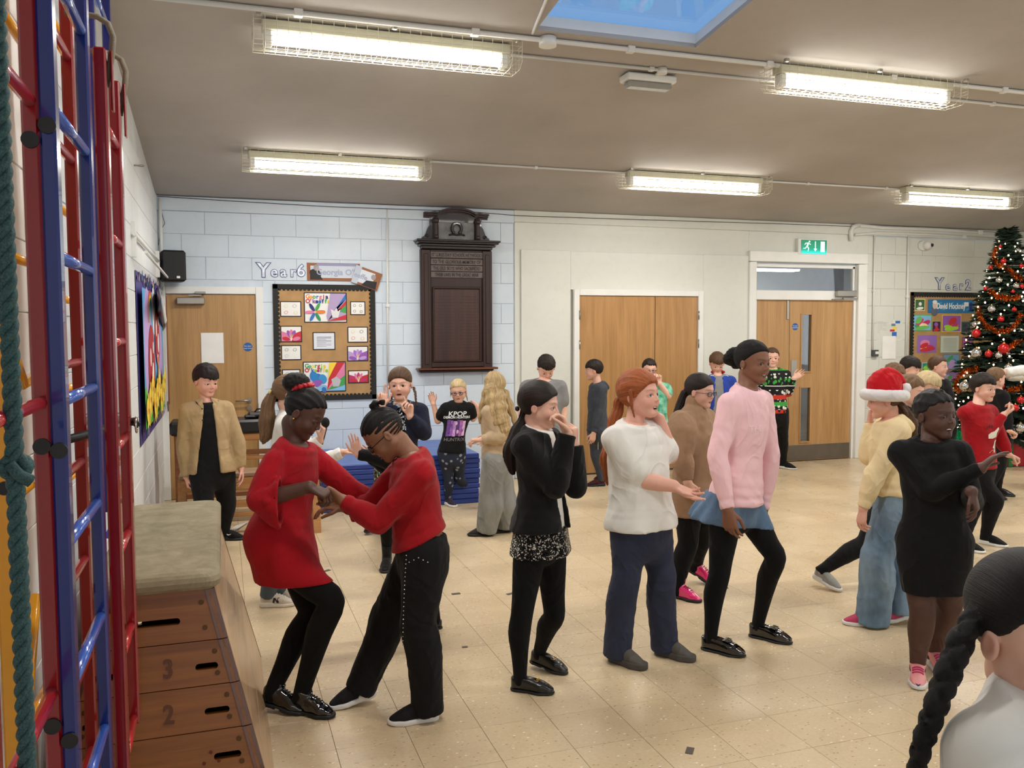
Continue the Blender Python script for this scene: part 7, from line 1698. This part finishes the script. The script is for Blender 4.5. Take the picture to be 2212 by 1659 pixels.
for sd in ('R', 'L'): k.shoe(sd, c_mesh, r_black, 'sneaker')
k.finish(); addk(k, (0, -.2))

# --- girl with the brown ponytail behind the red dress
k = Kid('girl in a white jumper with a long brown ponytail, mostly behind the red dress', 5.27, 1.42, (628, 850), (85, 5, 0), (625, 900), (612, 1075), 80, 80,
        aR=[(655, 985, 0), (690, 952, -.1)], aL=[(680, 1000, .3), (738, 978, .1)], hR=dict(to=(699, 925, 0), n=(-1, 0, .3), c=(.85, .9, .9, .9), th=.9), hL=dict(to=(775, 968, 0), n=(0, -1, .2), c=(.1, .15, .2, .25), th=.3),
        fR=(600, 1309, 82), fL=(622, 1300, 82), kR=(606, 1190, 0), kL=(622, 1185, 0), skin='fair', g=.95)
k.body(); k.trousers(d_dark, (.008, .010, .012, .014, .016, .018, .018), cutoff=.012, A=.004, name='jeans', seed=91); k.top(c_white, .016, .015, ecuff=.012, name='jumper', seed=92)
k.hair(h_lbr, tails=[dict(p=[(592, 842, .0, .012), (584, 858, -.02, .028), (578, 885, -.03, .040), (576, 915, -.03, .044), (574, 940, -.03, .034), (570, 955, -.03, .012)], a=.005, n=7, twist=5, wa=.003)], pull=(0, -.9, .2), line=.28)
k.blob('hair_bobble', mat('bobble_yellow', (226, 214, 130), .6), (0, -.56, .0), .016)
for sd in ('R', 'L'): k.shoe(sd, l_beige, mat('cream_rubber', (205, 196, 180), .6), 'sneaker')
def nb2(kk):
    side_decal(kk, 'R', [('poly', [(-.022, -.016), (-.010, -.016), (-.006, .004), (.004, -.016), (.016, -.016), (.022, .016), (.010, .016), (.006, -.002), (-.004, .016), (-.016, .016)], 0)], [m_dark], y=-.02, z=.20, name='shoe_letter'); laces(kk, 'R', m_lacew)
    p = PD(703, 913, (kk.wr['R']-EYE)@CF); t = thing('microphone', 'black foam-headed microphone held behind the girl in the red dress', 'microphone', p); q = MB(); q.lathe([(max(1e-4, sin(pi*i/10))*.025, -cos(pi*i/10)*.032) for i in range(11)], p, 16); q.build('foam_head', mat('black_foam', (18, 18, 19), .95, bump=.6, bs=400), t)
    q = MB(); q.cyl(p-np.array([0, 0, .03]), kk.wr['R']+kk.hv['R'][0]*.03-UZ*.05, .011, 12); q.build('handle', m_dark, t)
k.after = [nb2]; k.finish(); addk(k)

# --- girl in navy with sequin skirt and plaits
k = Kid('girl with two plaits, navy cardigan, long sequin skirt and black boots, hands raised', 6.05, 1.44, (864, 830), (-8, 2, 2), (866, 875), (858, 1010), 0, 0,
        aR=[(812, 930, -.2), (824, 878, -.4)], aL=[(916, 935, -.2), (886, 900, -.6)], hR=dict(to=(827, 845, 0), n=(.2, 0, 1), c=(.1, .1, .8, .8), th=.1), hL=dict(to=(884, 872, 0), n=(-.5, 0, .6), c=(.1, .7, .8, .8), th=.1),
        fR=(834, 1230, -5), fL=(805, 1138, -30, .05, 20), kR=(838, 1120, -.02), kL=(830, 1080, .05), skin='fair', g=.96, mouth=.45, brow=(60, 42, 32), hs=1.04)
k.body(); k.legpiece(m=c_tights); k.skirt(sequin('rainbow_sequins', [(12, 12, 16), (15, 16, 20), (190, 190, 120), (20, 20, 26), (90, 130, 130), (14, 14, 18), (150, 120, 180), (220, 220, 200)], 60), rise=.05, drop=.17, w0=.01, w1=.02, folds=12, fa=.008, name='sequin_skirt')
k.top(sequin('silver_top', [(30, 34, 50), (200, 210, 220), (20, 24, 36), (40, 44, 60)], 80), .010, .0, slv='N', name='sequin_top', rib=False, A=.001)
k.top(c_navy, .018, .0, ecuff=.014, eel=.020, esh=.014, A=.005, neck='none', name='cardigan', opening=(.022, .02, .0), seed=102)
k.hair(h_br, tails=[dict(p=[(894, 838, .01, .013), (897, 850, -.02, .012), (898, 862, -.04, .011), (901, 876, -.05, .008)], braid=.022), dict(p=[(846, 858, .06, .012), (842, 870, .07, .012), (842, 880, .07, .006)], braid=.022)], pull=(0, -.8, 0), line=.24, temple=.06, noise=.001)
for sd in ('R', 'L'): k.shoe(sd, cloth('suede_black', (20, 19, 20), .95, .1), r_black, 'boot', shaft=.11)
k.finish(); addk(k)

# --- child behind in black, one arm out
k = Kid('child in black almost hidden behind the red jumper, one arm reaching left', 4.75, 1.12, (905, 1012), (-75, 0, 0), (912, 1048), (912, 1165), -70, -70, aL=[(803, 975, .0), (768, 985, -.2)], aR=[(845, 1020, .2), (800, 990, 0)], hL=dict(to=(766, 950, 0), n=(-.2, .1, 1), c=(.05, .05, .05, .1), th=.1), hR=dict(c=(.3,)*4),
        fR=(905, 1368, -75), fL=(925, 1360, -75), skin='fair', g=.85)
k.sh['L'] = PD(845, 1000, 4.75); k.el['L'] = PD(803, 985, 4.72); k.wr['L'] = PD(773, 982, 4.7)
k.hv['L'] = (nrm(PD(766, 950, 4.7)-k.wr['L']),)+k.hv['L'][1:]
k.body(); k.legpiece(m=c_tights); k.top(c_black, .014, .05, ecuff=.012, name='jumper'); k.hair(h_dk); [k.shoe(sd, l_black, r_black, 'loafer') for sd in ('R', 'L')]; k.finish(); addk(k)

# --- small girl with the black print T-shirt
k = Kid('small girl with glasses in a black printed T-shirt and star leggings', 8.15, 1.27, (990, 845), (-6, 8, 4), (990, 872), (976, 975), 4, 0,
        aR=[(946, 910, .2), (936, 872, -.4)], aL=[(1022, 905, .2), (1034, 880, -.2)], hR=dict(to=(930, 848, 0), n=(0, 0, 1), c=(.3, .3, .35, .4), th=.1), hL=dict(to=(1022, 874, 0), n=(0, 0, 1), c=(.3,)*4),
        fR=(974, 1093, 30), fL=(1015, 1074, 70, .03, 40), kR=(970, 1040, 0), kL=(992, 1035, -.05), skin='fair', g=.90, hs=1.1, mouth=.3, eyes='blue', lids=.2, glasses=('dark', (40, 36, 40)), brow=(170, 140, 100))
k.body(arms='full')
kn = NT('star_print'); vo = kn.a('ShaderNodeTexVoronoi'); vo.inputs['Scale'].default_value = 17; kn.L(kn.co(), vo.inputs['Vector']); kn.L(kn.ramp(vo.outputs['Distance'], [(0, lin((150, 160, 175))), (.24, lin((140, 150, 168))), (.27, lin((34, 42, 62)))]), kn.b.inputs['Base Color']); kn.b.inputs['Roughness'].default_value = .9
k.trousers(kn.m, (.006,)*7, name='leggings', A=.003, cutoff=.01); k.top(c_blackt, .014, .01, slv='S', flare=.02, A=.005, name='tshirt', seed=111, rib=False)
k.hair(h_fair, tails=[dict(p=[(1006, 850, .03, .010), (1009, 860, .03, .008), (1010, 868, .03, .003)], a=.001), dict(p=[(974, 850, .03, .008), (972, 862, .03, .003)], a=.001)], pull=(0, -.9, -.1), line=.27)
PR2 = [(112, 70, 150), (150, 96, 190), (196, 150, 214), (96, 60, 130), (176, 110, 180), (222, 180, 226)]
def kpop(kk):
    ms = [mat('print_white', (225, 225, 228), .7, var=0)]+[mat('print_p%d' % i, c, .7, var=.35, vs_=40) for i, c in enumerate(PR2)]+[mat('print_grey', (120, 118, 120), .7, var=0)]
    sh = [('text', ('KPOP', .062, .0, .075, .001, 1.1), 0), ('text', ('DEMON HUNTERS', .030, 0, .043, .001, 1.0), 0)]
    x0 = -.085
    for i in range(6): sh.append(('rect', (x0+.029*i, -.135+.004*(i % 2), x0+.029*(i+1)-.002, .022-.006*(i % 3)), 1+i))
    for i, (x, z) in enumerate(((-.05, -.03), (.0, -.01), (.04, -.04), (-.06, -.09), (.02, -.09), (.06, -.08))): sh.append(('ell', (x, z, .011, .018), 1+(i*2+3) % 6))
    sh.append(('text', ('HUNTR/X', .044, 0, -.165, .0005, 1.0), 7))
    kk.decal('shirt_print', kk.top_fn, sh, kk.ne+(kk.pe-kk.ne)*.40, -kk.Rt, kk.up, ms)
k.after = [kpop]
l_pp = cloth('purple_shoe', (44, 32, 50), .7, .3)
for sd in ('R', 'L'): k.shoe(sd, l_pp, r_white, 'sneaker')
k.finish(); addk(k, (0, -.1))

# --- girl with long wavy blonde hair, seen from behind
k = Kid('girl with long wavy blonde hair, beige fleece and wide grey jeans, seen from behind', 7.1, 1.38, (1066, 835), (-135, 0, 0), (1070, 875), (1072, 992), -115, -110,
        aL=[(1080, 942, -.2), (1040, 950, -.1)], aR=[(1092, 930, .2), (1060, 945, .4)], hL=dict(to=(1024, 950, 0), n=(0, -1, 0), c=(.6,)*4, th=.5), fL=(1037, 1157, -85), fR=(1078, 1150, -75), kL=(1060, 1070, 0), kR=(1088, 1070, 0), skin='fair', g=.98)
k.body(); k.trousers(d_grey, (.016, .028, .040, .050, .056, .060, .058), cutoff=-.012, A=.006, name='jeans', seed=121, wl=.12); k.top(c_fleece, .020, .0, ecuff=.014, eel=.026, A=.006, name='fleece', seed=122)
k.hair(h_blo, kind='down', tails=[dict(p=[(1066, 818, .0, .060), (1068, 850, -.05, .080), (1074, 885, -.10, .078), (1084, 920, -.13, .058), (1094, 950, -.13, .024)], a=.006, n=9, twist=22, wf=70, wa=.006, w=1.1), dict(p=[(1050, 840, -.05, .024), (1043, 870, -.06, .024), (1038, 895, -.06, .018), (1036, 915, -.06, .006)], a=.004, wa=.004), dict(p=[(1092, 850, 0, .03), (1104, 885, -.02, .03), (1114, 915, -.03, .02), (1118, 930, -.03, .006)], a=.004, wa=.005)], th=.05, back=-.4, noise=.003)
for sd in ('L', 'R'): k.shoe(sd, cloth('canvas_dark', (44, 42, 42), .9, .1), r_black, 'sneaker')
k.finish(); addk(k)

def boy(label, D, h, hd, yaw, pitch, ne, pe, hair, top_, bottoms, shoes, ys=None, fr=.13, feet=None, **kw):
    ys = yaw if ys is None else ys; z0 = px((PD(pe[0], pe[1], D)[0], PD(pe[0], pe[1], D)[1], 0)); sleeve = kw.pop('slv', 'L'); th = kw.pop('th', .055); nz = kw.pop('noise', .004); hood = kw.pop('hood', False); tk = kw.pop('tk', {}); hk_ = kw.pop('hk', {})
    if feet is None: feet = [(z0[0]-14*6/D*1.5, z0[1]+4, yaw), (z0[0]+14*6/D*1.5, z0[1]-2, yaw)]
    k = Kid(label, D, h, hd, (yaw, pitch, 0), ne, pe, ys, fR=feet[0] if cos(radians(ys)) > 0 else feet[1], fL=feet[1] if cos(radians(ys)) > 0 else feet[0], **kw)
    k.body(arms='full' if sleeve == 'S' else 'none'); k.trousers(bottoms, (.008, .010, .012, .014, .014, .012, .008), A=.004, seed=int(D*100))
    ex_ = k.hood_fn() if hood else None
    a = dict(e=.016, hem=.015, flare=.008, ecuff=.008, eel=.016, A=.005, seed=int(h*100), slv=sleeve, name='tshirt' if sleeve == 'S' else 'jumper', rib=sleeve != 'S', extra=ex_, hood=hood, neck='none' if hood else 'crew'); a.update(tk); k.top(top_, **a)
    hh_ = dict(kind='down', fringe=fr, th=th, back=-.20, noise=nz, top=.03, side=.08); hh_.update(hk_); k.hair(hair, **hh_)
    for sd in ('R', 'L'): k.shoe(sd, shoes[0], shoes[1], 'sneaker')
    k.finish(); addk(k, kw.get('look', (0, 0))); return k
# --- boys along the cream wall
boy('boy in a plain grey T-shirt with his head bowed, by the cream wall', 8.2, 1.50, (1180, 795), 12, 40, (1174, 826), (1172, 935), h_dk, c_grey, c_black, (c_mesh, r_white), ys=0, fr=.18, slv='S', g=1.22, lids=.7, aR=[(1128, 890, 0), (1140, 930, -.5)], aL=[(1216, 890, 0), (1210, 925, -.3)], tk=dict(flare=.02), th=.04)
k = boy('boy in a dark grey tracksuit facing left in front of the middle doors', 9.3, 1.39, (1281, 800), -85, 4, (1292, 830), (1292, 930), h_dk, c_char, c_char, (l_mar, r_black), ys=-70, fr=.12, feet=[(1287, 1050, -80), (1302, 1036, -70)], hood=True, aL=[(1295, 888, -.4), (1283, 935, -.3)], g=.95, skin='fair2')
def zip_(kk): q = MB(); q.box(PD(1292, 962, 9.2), (.006, .004, .09)); q.build('pocket_zip', m_chrome, kk.root)
k.after.append(zip_)
boy('boy in round glasses and a green patterned shirt, fists at his mouth', 9.5, 1.42, (1403, 798), 12, 6, (1412, 830), (1415, 930), h_dk, c_green, c_black, (c_mesh, r_white), fr=.24, slv='S', aR=[(1395, 865, -.2), (1412, 826, -.6)], aL=[(1444, 856, -.2), (1424, 828, -.6)], hR=dict(to=(1414, 812, 0), n=(0, 0, 1), c=(.9,)*4), hL=dict(to=(1422, 812, 0), n=(0, 0, 1), c=(.9,)*4), glasses=('dark', (40, 36, 60)), th=.03, hk=dict(top=.04))
k = boy('boy in a blue tracksuit top with white shoulder stripes, looking down', 9.9, 1.50, (1549, 785), 12, 30, (1551, 814), (1554, 920), h_br, c_blue, c_navy, (c_mesh, r_white), ys=8, fr=.14, aR=[(1524, 870, 0), (1538, 905, -.5)], aL=[(1588, 868, 0), (1575, 905, -.5)], lids=.6, tk=dict(opening=(.030, .03, .0), neck='none', A=.004, name='track_top'), th=.06)
def trk(kk):
    q = MB()
    for sd in ('L', 'R'):
        a, b_ = kk.sh[sd], kk.el[sd]; o_ = -FH*.040+UZ*.018
        for j in (-1, 0, 1): s_ = nrm(np.cross(b_-a, -FH))*.012*j; q.tube([kk.ne+(a-kk.ne)*.5+o_*.9+s_+UZ*.018, a+o_+s_, a+(b_-a)*.5+o_+s_, b_+o_*.9+s_], .0035, 5)
    q.build('sleeve_stripes', m_wt, kk.root)
    q = MB(); P0, P1 = kk.ne-kk.F*.05, kk.ne-kk.F*.05
    q.tube([kk.ne+kk.Rt*.07*cos(t)-kk.F*.05*sin(t)+UZ*(.030+.0*t) for t in np.linspace(-.3, pi+.3, 12)], [.008+.016*sin(pi*i/11) for i in range(12)], 8); q.build('red_hood', cloth('red_lining', (176, 22, 40), .9), kk.root)
k.after.append(trk); k.top(c_grey, .009, .02, slv='N', name='tshirt', rib=False, A=.002)
kj = NT('festive_knit'); sp = kj.a('ShaderNodeSeparateXYZ'); kj.L(kj.a('ShaderNodeTexCoord').outputs['Object'], sp.inputs[0]); zr = kj.a('ShaderNodeMapRange'); zr.inputs[1].default_value = .72; zr.inputs[2].default_value = 1.22; kj.L(sp.outputs[2], zr.inputs[0])
KB, KG, KR, KW = lin((16, 18, 18)), lin((60, 150, 60)), lin((190, 50, 36)), lin((225, 225, 215))
base_ = kj.ramp(zr.outputs[0], [(0, KR), (.06, KB), (.14, KG), (.24, KB), (.30, KR), (.40, KB), (.44, KB), (.54, KB), (.60, KW), (.62, KB), (.78, KB), (.97, KG)], 'CONSTANT')
vx_ = kj.a('ShaderNodeTexVoronoi'); vx_.inputs['Scale'].default_value = 24; kj.L(kj.co((1, 1, .8)), vx_.inputs['Vector']); spots = kj.ramp(vx_.outputs['Distance'], [(0, g3(1)), (.36, g3(1)), (.42, g3(0))])
alt = kj.ramp(zr.outputs[0], [(0, KB), (.06, KW), (.14, KW), (.16, KG), (.24, KW), (.30, KR), (.40, KW), (.52, KB), (.62, KG), (.78, KG), (.80, KW), (.9, KB)], 'CONSTANT')
mx_ = kj.a('ShaderNodeMix', data_type='RGBA'); kj.L(spots, mx_.inputs[0]); kj.L(base_, mx_.inputs[6]); kj.L(alt, mx_.inputs[7]); kj.L(mx_.outputs[2], kj.b.inputs['Base Color']); kj.b.inputs['Roughness'].default_value = .95
boy('boy in a black, green and red festive jumper, one hand out by the right-hand doors', 10.2, 1.50, (1668, 773), 8, 2, (1670, 800), (1672, 890), h_br, kj.m, c_black, (c_mesh, r_white), fr=.26, feet=[(1668, 1008, 20), (1702, 1013, 62)], aR=[(1648, 850, .2), (1655, 885, -.3)], aL=[(1702, 848, .1), (1714, 818, -.6)], hL=dict(to=(1732, 806, 0), n=(0, .5, 1), c=(.1, .15, .2, .2), th=.1), th=.03, hk=dict(top=.02))
# --- children at the right, in front of the tree
boy('boy with a brown crop, one leg stretched back, behind the Santa hat', 5.75, 1.38, (1968, 846), 75, 8, (1972, 890), (1935, 1050), h_lbr, c_black, c_black, (cloth('grey_trainer', (150, 150, 146), .8, .2), r_white), ys=70, fr=.22, feet=[(1786, 1262, 62, .03, 15), (1950, 1262, 75)], g=.95, kR=(1868, 1175, 0), th=.035, hk=dict(side=0))
boy('blond boy with his head turned right, behind the girl in the black dress', 6.5, 1.37, (2006, 836), 60, 14, (2004, 878), (2010, 1010), h_fair, c_black, c_black, (c_mesh, r_white), fr=.12, th=.06)
boy('boy with curly light brown hair just behind the tip of the Santa hat', 8.0, 1.40, (1934, 812), 60, 10, (1934, 845), (1936, 950), h_lbr, c_grey, c_black, (c_mesh, r_white), fr=.14, noise=.009, th=.06)
boy('boy with thick dark brown hair looking down, left of the open-mouthed boy', 9.0, 1.44, (1968, 796), 70, 12, (1966, 826), (1966, 920), h_dk, c_white, c_black, (c_mesh, r_white), fr=.10, noise=.005, th=.08)
boy('boy in black with a wide open mouth in front of the display board', 9.3, 1.45, (2028, 792), 72, 0, (2030, 822), (2040, 920), h_br, c_blackt, c_black, (c_mesh, r_white), fr=.24, th=.03, mouth=1.1)
k = boy('boy in a red reindeer jumper with bent arms, beside the Christmas tree', 6.75, 1.40, (2126, 838), 58, 4, (2112, 878), (2112, 1008), h_dk, c_red, c_black, (c_mesh, r_white), ys=50, fr=.15, feet=[(2146, 1178, 68), (2098, 1190, 60)], aR=[(2130, 950, -.5), (2168, 896, -.2)], aL=[(2165, 955, .2), (2178, 982, -.2)], hR=dict(to=(2190, 880, 0), n=(-1, -.3, 0), c=(.8,)*4, th=.8), hL=dict(to=(2196, 990, 0), n=(-1, 0, 0), c=(.8,)*4, th=.8), kR=(2150, 1080, -.05), kL=(2105, 1090, 0), mouth=.3, th=.05, g=.98, hk=dict(side=.10))
def deer(kk):
    ms = [mat('print_cream', (225, 220, 205), .7, var=0), mat('print_maroon', (110, 12, 24), .7, var=0)]
    kk.decal('reindeer_print', kk.top_fn, [('poly', [(-.045, .02), (-.02, .035), (.015, .045), (.05, .075), (.055, .06), (.035, .03), (.03, 0), (.0, -.012), (-.045, -.01)], 0), ('poly', [(.0, -.08), (.03, -.10), (.035, -.06), (.045, -.02), (.02, -.03), (.015, -.06)], 0), ('poly', [(-.04, -.12), (.03, -.12), (.03, -.095), (-.01, -.10)], 0)]+[('ell', (x, z, .010, .012), 1) for x, z in ((-.05, .07), (-.025, .085), (.0, .078))], kk.ne+(kk.pe-kk.ne)*.52-kk.Rt*.02, -kk.Rt, kk.up, ms)
k.after.append(deer)
boy('brown-haired boy in black seen from behind the reindeer jumper, facing the tree', 8.6, 1.36, (2152, 818), 130, 6, (2156, 846), (2160, 945), h_lbr, c_blackt, c_black, (l_black, r_black), ys=110, fr=.2, feet=[(2168, 1071, 80), (2150, 1078, 80)], aR=[(2175, 900, -.2), (2180, 930, -.3)], hR=dict(to=(2192, 937, 0), n=(-1, 0, 0), c=(.8,)*4), th=.035)
boy('child in a loose white top reaching in from the right picture edge', 8.9, 1.42, (2262, 792), -80, 0, (2262, 822), (2258, 920), h_br, c_white, c_black, (c_mesh, r_white), ys=-80, slv='L', aL=[(2212, 800, -.2), (2172, 805, 0)], aR=[(2215, 812, 0), (2180, 810, 0)], hL=dict(to=(2130, 796, 0), n=(0, -.3, 1), c=(.1, .15, .2, .2), th=.1), tk=dict(ecuff=.022, eel=.02))
# ================================================================ Christmas tree
TC = PD(2170, 760, 10.8); TC = np.array([TC[0], TC[1], 0.0]); TH_ = 2.93
ct = thing('christmas_tree', 'tall decorated green Christmas tree at the right of the hall', 'christmas tree', TC)
q = MB(); q.tube([TC, TC+UZ*TH_*.97], [.035, .008], 8); q.build('trunk', mat('bark', (60, 45, 32), .9), ct)
m_need = mat('pine_needles', (18, 42, 25), .8, var=.4, vs_=18)
q = MB(); rr = random.Random(5); br = []
for i in range(520):
    z = .28+(TH_-.34)*(i/520)**.92; r_ = .74*(1-(z-.2)/(TH_-.15))**.85+.03; a = i*2.39996; ln_ = r_*rr.uniform(.82, 1.08); br.append((z, a, ln_))
for z, a, ln_ in br:
    o_ = TC+UZ*(z+.06); d_ = np.array([cos(a), sin(a), -.22+.3*rr.random()]); n = max(4, int(ln_/.030)); sd_ = np.array([-sin(a), cos(a), 0])
    if (o_+d_*ln_)[1] > WALL-.03: ln_ *= .8
    q.tube([o_, o_+d_*ln_], [.006, .003], 3, False)
    for j in range(n):
        t = .25+.75*(j+rr.random())/n; p = o_+d_*ln_*t; L_ = (.075+.04*rr.random())*(1.15-.45*t)
        for s_ in (-1, 1):
            tip = p+(sd_*s_*.85+d_*.55+UZ*rr.uniform(-.35, .35))*L_; wv = nrm(np.cross(tip-p, UZ+.01))*.013
            q.add([p-wv, p+wv, tip], [(0, 1, 2)]); q.add([p-UZ*.012, p+UZ*.014, tip+d_*.01], [(0, 1, 2)])
q.build('branches', m_need, ct, kind='stuff')
def tz(z): return .74*(1-(z-.2)/(TH_-.15))**.85+.03
def tsurf(u, v, out=.02):     # point on the tree's outer cone along a sight line
    e = ray(u, v); t = 8.5
    for _ in range(400):
        p = EYE+e*t; r_ = np.hypot(p[0]-TC[0], p[1]-TC[1])
        if p[2] < TH_ and r_ < tz(max(.2, p[2]))+out: break
        t += .01
    else: return None
    return p
m_tred = mat('red_bauble', (190, 22, 26), .18, .4, var=0, coat=.5); m_tsil = mat('silver_bauble', (205, 205, 205), .14, .9, var=0); m_fairy = mat('fairy_light', (255, 236, 190), .5, var=0, emit=(255, 232, 185), es=9)
bs = MB(); bs.lathe([(max(1e-4, sin(pi*i/12)), -cos(pi*i/12)) for i in range(13)], n=18); bsr = bs.mesh('ball', m_tred); bss = bs.mesh('ball', m_tsil); cp_ = MB(); cp_.lathe([(.22, .93), (.24, 1.12), (.0001, 1.15)], n=10); cp_.tube([(0, 0, 1.1), (.08, 0, 1.3), (0, 0, 1.42), (-.08, 0, 1.3), (0, 0, 1.1)], .03, 4); cpm = cp_.mesh('cap', m_gold)
T4 = lambda x, y: (1980+x/3.073, 480+y/3.073)
BB = [('s', 492, 300, 15, 'r'), (577, 258, 19, 'r'), (548, 384, 20, 's'), (661, 421, 19, 's'), (458, 440, 15, 'r'), (498, 576, 25, 's'), (560, 644, 21, 'r'), (649, 579, 15, 'r'), (388, 678, 20, 's'), (396, 738, 30, 'r'), (579, 840, 37, 'r'), (398, 869, 35, 's'), (478, 874, 24, 'r'), (544, 884, 22, 's'), (318, 1087, 34, 's'), (695, 290, 15, 'r'), (700, 425, 15, 'r'), (692, 1180, 25, 'r'), (655, 1232, 24, 'r'), (690, 1365, 30, 's'), (580, 1395, 30, 'r'), (560, 1090, 22, 'r'), (610, 965, 26, 's'), (640, 460, 12, 'r'), (556, 160, 12, 'r'), (674, 185, 14, 's')]
n_ = 0; POS_ = {}
for b in BB:
    if b[0] == 's': b = b[1:]
    u, v = T4(b[0], b[1]); p = tsurf(u, v, .03)
    if p is None: p = PD(u, v, 10.6)
    r_ = b[2]/3.073*10.4/F; col_ = 'red' if b[3] == 'r' else 'silver'; hgt = 'top' if v < 600 else 'upper' if v < 680 else 'middle' if v < 760 else 'lower'; sid = 'left' if u < 2150 else 'centre' if u < 2180 else 'right'
    size = 'large' if b[2] >= 30 else 'small' if b[2] <= 16 else 'medium'; lab = '%s %s bauble on the %s part of the tree, %s side' % (size, col_, hgt, sid); POS_[lab] = POS_.get(lab, 0)+1
    if POS_[lab] > 1: lab = lab.replace(' bauble', ' bauble, %s of those alike,' % ('lower' if POS_[lab] == 2 else 'lowest'))
    t = thing('bauble', lab, 'bauble', p, 'baubles on the Christmas tree')
    inst(bsr if b[3] == 'r' else bss, 'ball', p, t, scale=(r_,)*3); inst(cpm, 'cap', p, t, scale=(r_,)*3)
fl = MB(); fl.lathe([(max(1e-4, sin(pi*i/5))*.0095, -cos(pi*i/5)*.0125) for i in range(6)], n=6); flm = fl.mesh('bulb', m_fairy)
fy = thing('fairy_lights', 'string of small warm white fairy lights wound round the tree', 'fairy lights', TC)
for i in range(230):
    z = .35+(TH_-.5)*(i/230); a = i*1.3+rr.uniform(-.2, .2); r_ = tz(z)*rr.uniform(.85, 1.02); inst(flm, 'bulb', TC+np.array([cos(a)*r_, sin(a)*r_, z]), fy)
# tinsel garlands
m_tin = mat('copper_tinsel', (222, 112, 40), .22, .85, var=.5, vs_=60); m_ting = mat('green_tinsel', (20, 150, 90), .25, .8, var=.5, vs_=60)
def tinsel(pts, label, m=m_tin, r_=.048, dense=170):
    P_ = [np.array(p) for p in pts]; q = MB(); path = []
    for i in range(len(P_)-1):
        for j in range(8): path.append(P_[i]+(P_[i+1]-P_[i])*j/8)
    q.tube(path, .004, 4, False); L_ = sum(np.linalg.norm(b-a) for a, b in zip(path[:-1], path[1:])); n = int(L_*dense*9)
    for i in range(n):
        k_ = rr.random()*(len(path)-1); a = path[int(k_)]+(path[min(len(path)-1, int(k_)+1)]-path[int(k_)])*(k_-int(k_)); d_ = nrm(np.array([rr.gauss(0, 1), rr.gauss(0, 1), rr.gauss(0, 1)])); w_ = nrm(np.cross(d_, [.3, .5, .8]))*.0030; e_ = a+d_*r_*rr.uniform(.6, 1)
        q.add([a-w_, a+w_, e_+w_*.6, e_-w_*.6], [(0, 1, 2, 3)])
    o = q.build('tinsel_garland', m, kind=None); return tag(o, label, 'tinsel', 'tinsel garlands on the Christmas tree')
def tp_(L): return [p for p in (tsurf(*T4(x, y), .03) for x, y in L) if p is not None]
tinsel(tp_([(530, 170), (508, 230), (540, 285), (600, 300), (650, 350), (705, 380)]), 'copper tinsel garland nearest the top of the tree')
tinsel(tp_([(485, 455), (530, 490), (600, 505), (700, 495)]), 'copper tinsel garland second from the top, nearly level')
tinsel(tp_([(415, 575), (420, 630), (465, 690), (540, 730), (620, 715), (670, 660), (695, 600)]), 'copper tinsel garland hanging in a deep U in the middle of the tree')
tinsel(tp_([(410, 970), (330, 985), (275, 1030), (255, 1090), (290, 1130)]), 'copper tinsel garland curling at the left side of the tree')
tinsel(tp_([(560, 1140), (620, 1120), (705, 1090)]), 'copper tinsel garland low on the right side of the tree')
tinsel(tp_([(620, 830), (660, 800), (705, 790)]), 'short copper tinsel garland at the right, under the U-shaped one')
gb = thing('gift_bag', 'shiny green foil gift bag standing left of the Christmas tree', 'gift', PZ(2064, 1004)); c = PZ(2064, 1004); q = MB(); nn = 12
q.quadgrid(lambda u, v: (c[0]+(.12+.02*sin(v*9))*cos(2*pi*u)*(1-.25*v)+.012*sin(u*37+v*20), c[1]+.08*sin(2*pi*u)*(1-.5*v)+.01*sin(u*29), .003+.44*v+.015*sin(u*30)*v), 28, 8); q.build('bag', m_ting, gb)
q = MB(); q.tube([c+np.array([.06*cos(t), 0, .43+.09*sin(t)]) for t in np.linspace(0, pi, 9)], .004, 6); q.build('handle', m_ting, gb)
g1 = thing('gift_box', 'red wrapped gift box with a green ribbon under the Christmas tree', 'gift', PZ(2180, 1012))
c = PZ(2186, 1008); q = MB(); q.box((c[0]+.05, c[1]+.1, .15), (.40, .26, .28), b=.004, rz=-.25); q.build('box', mat('red_wrap', (170, 20, 34), .4, var=.15, vs_=20), g1)
q = MB(); q.box((c[0]-.02, c[1]+.10, .15), (.05, .268, .286), rz=-.25); q.build('ribbon', mat('green_ribbon', (40, 120, 60), .4), g1)
# ================================================================ build
t1 = time.time(); ntri = build_kids(kids)*2
print('KIDS', len(kids), 'tris', ntri, 'time %.1f' % (time.time()-t1), 'total %.1f' % (time.time()-T0))
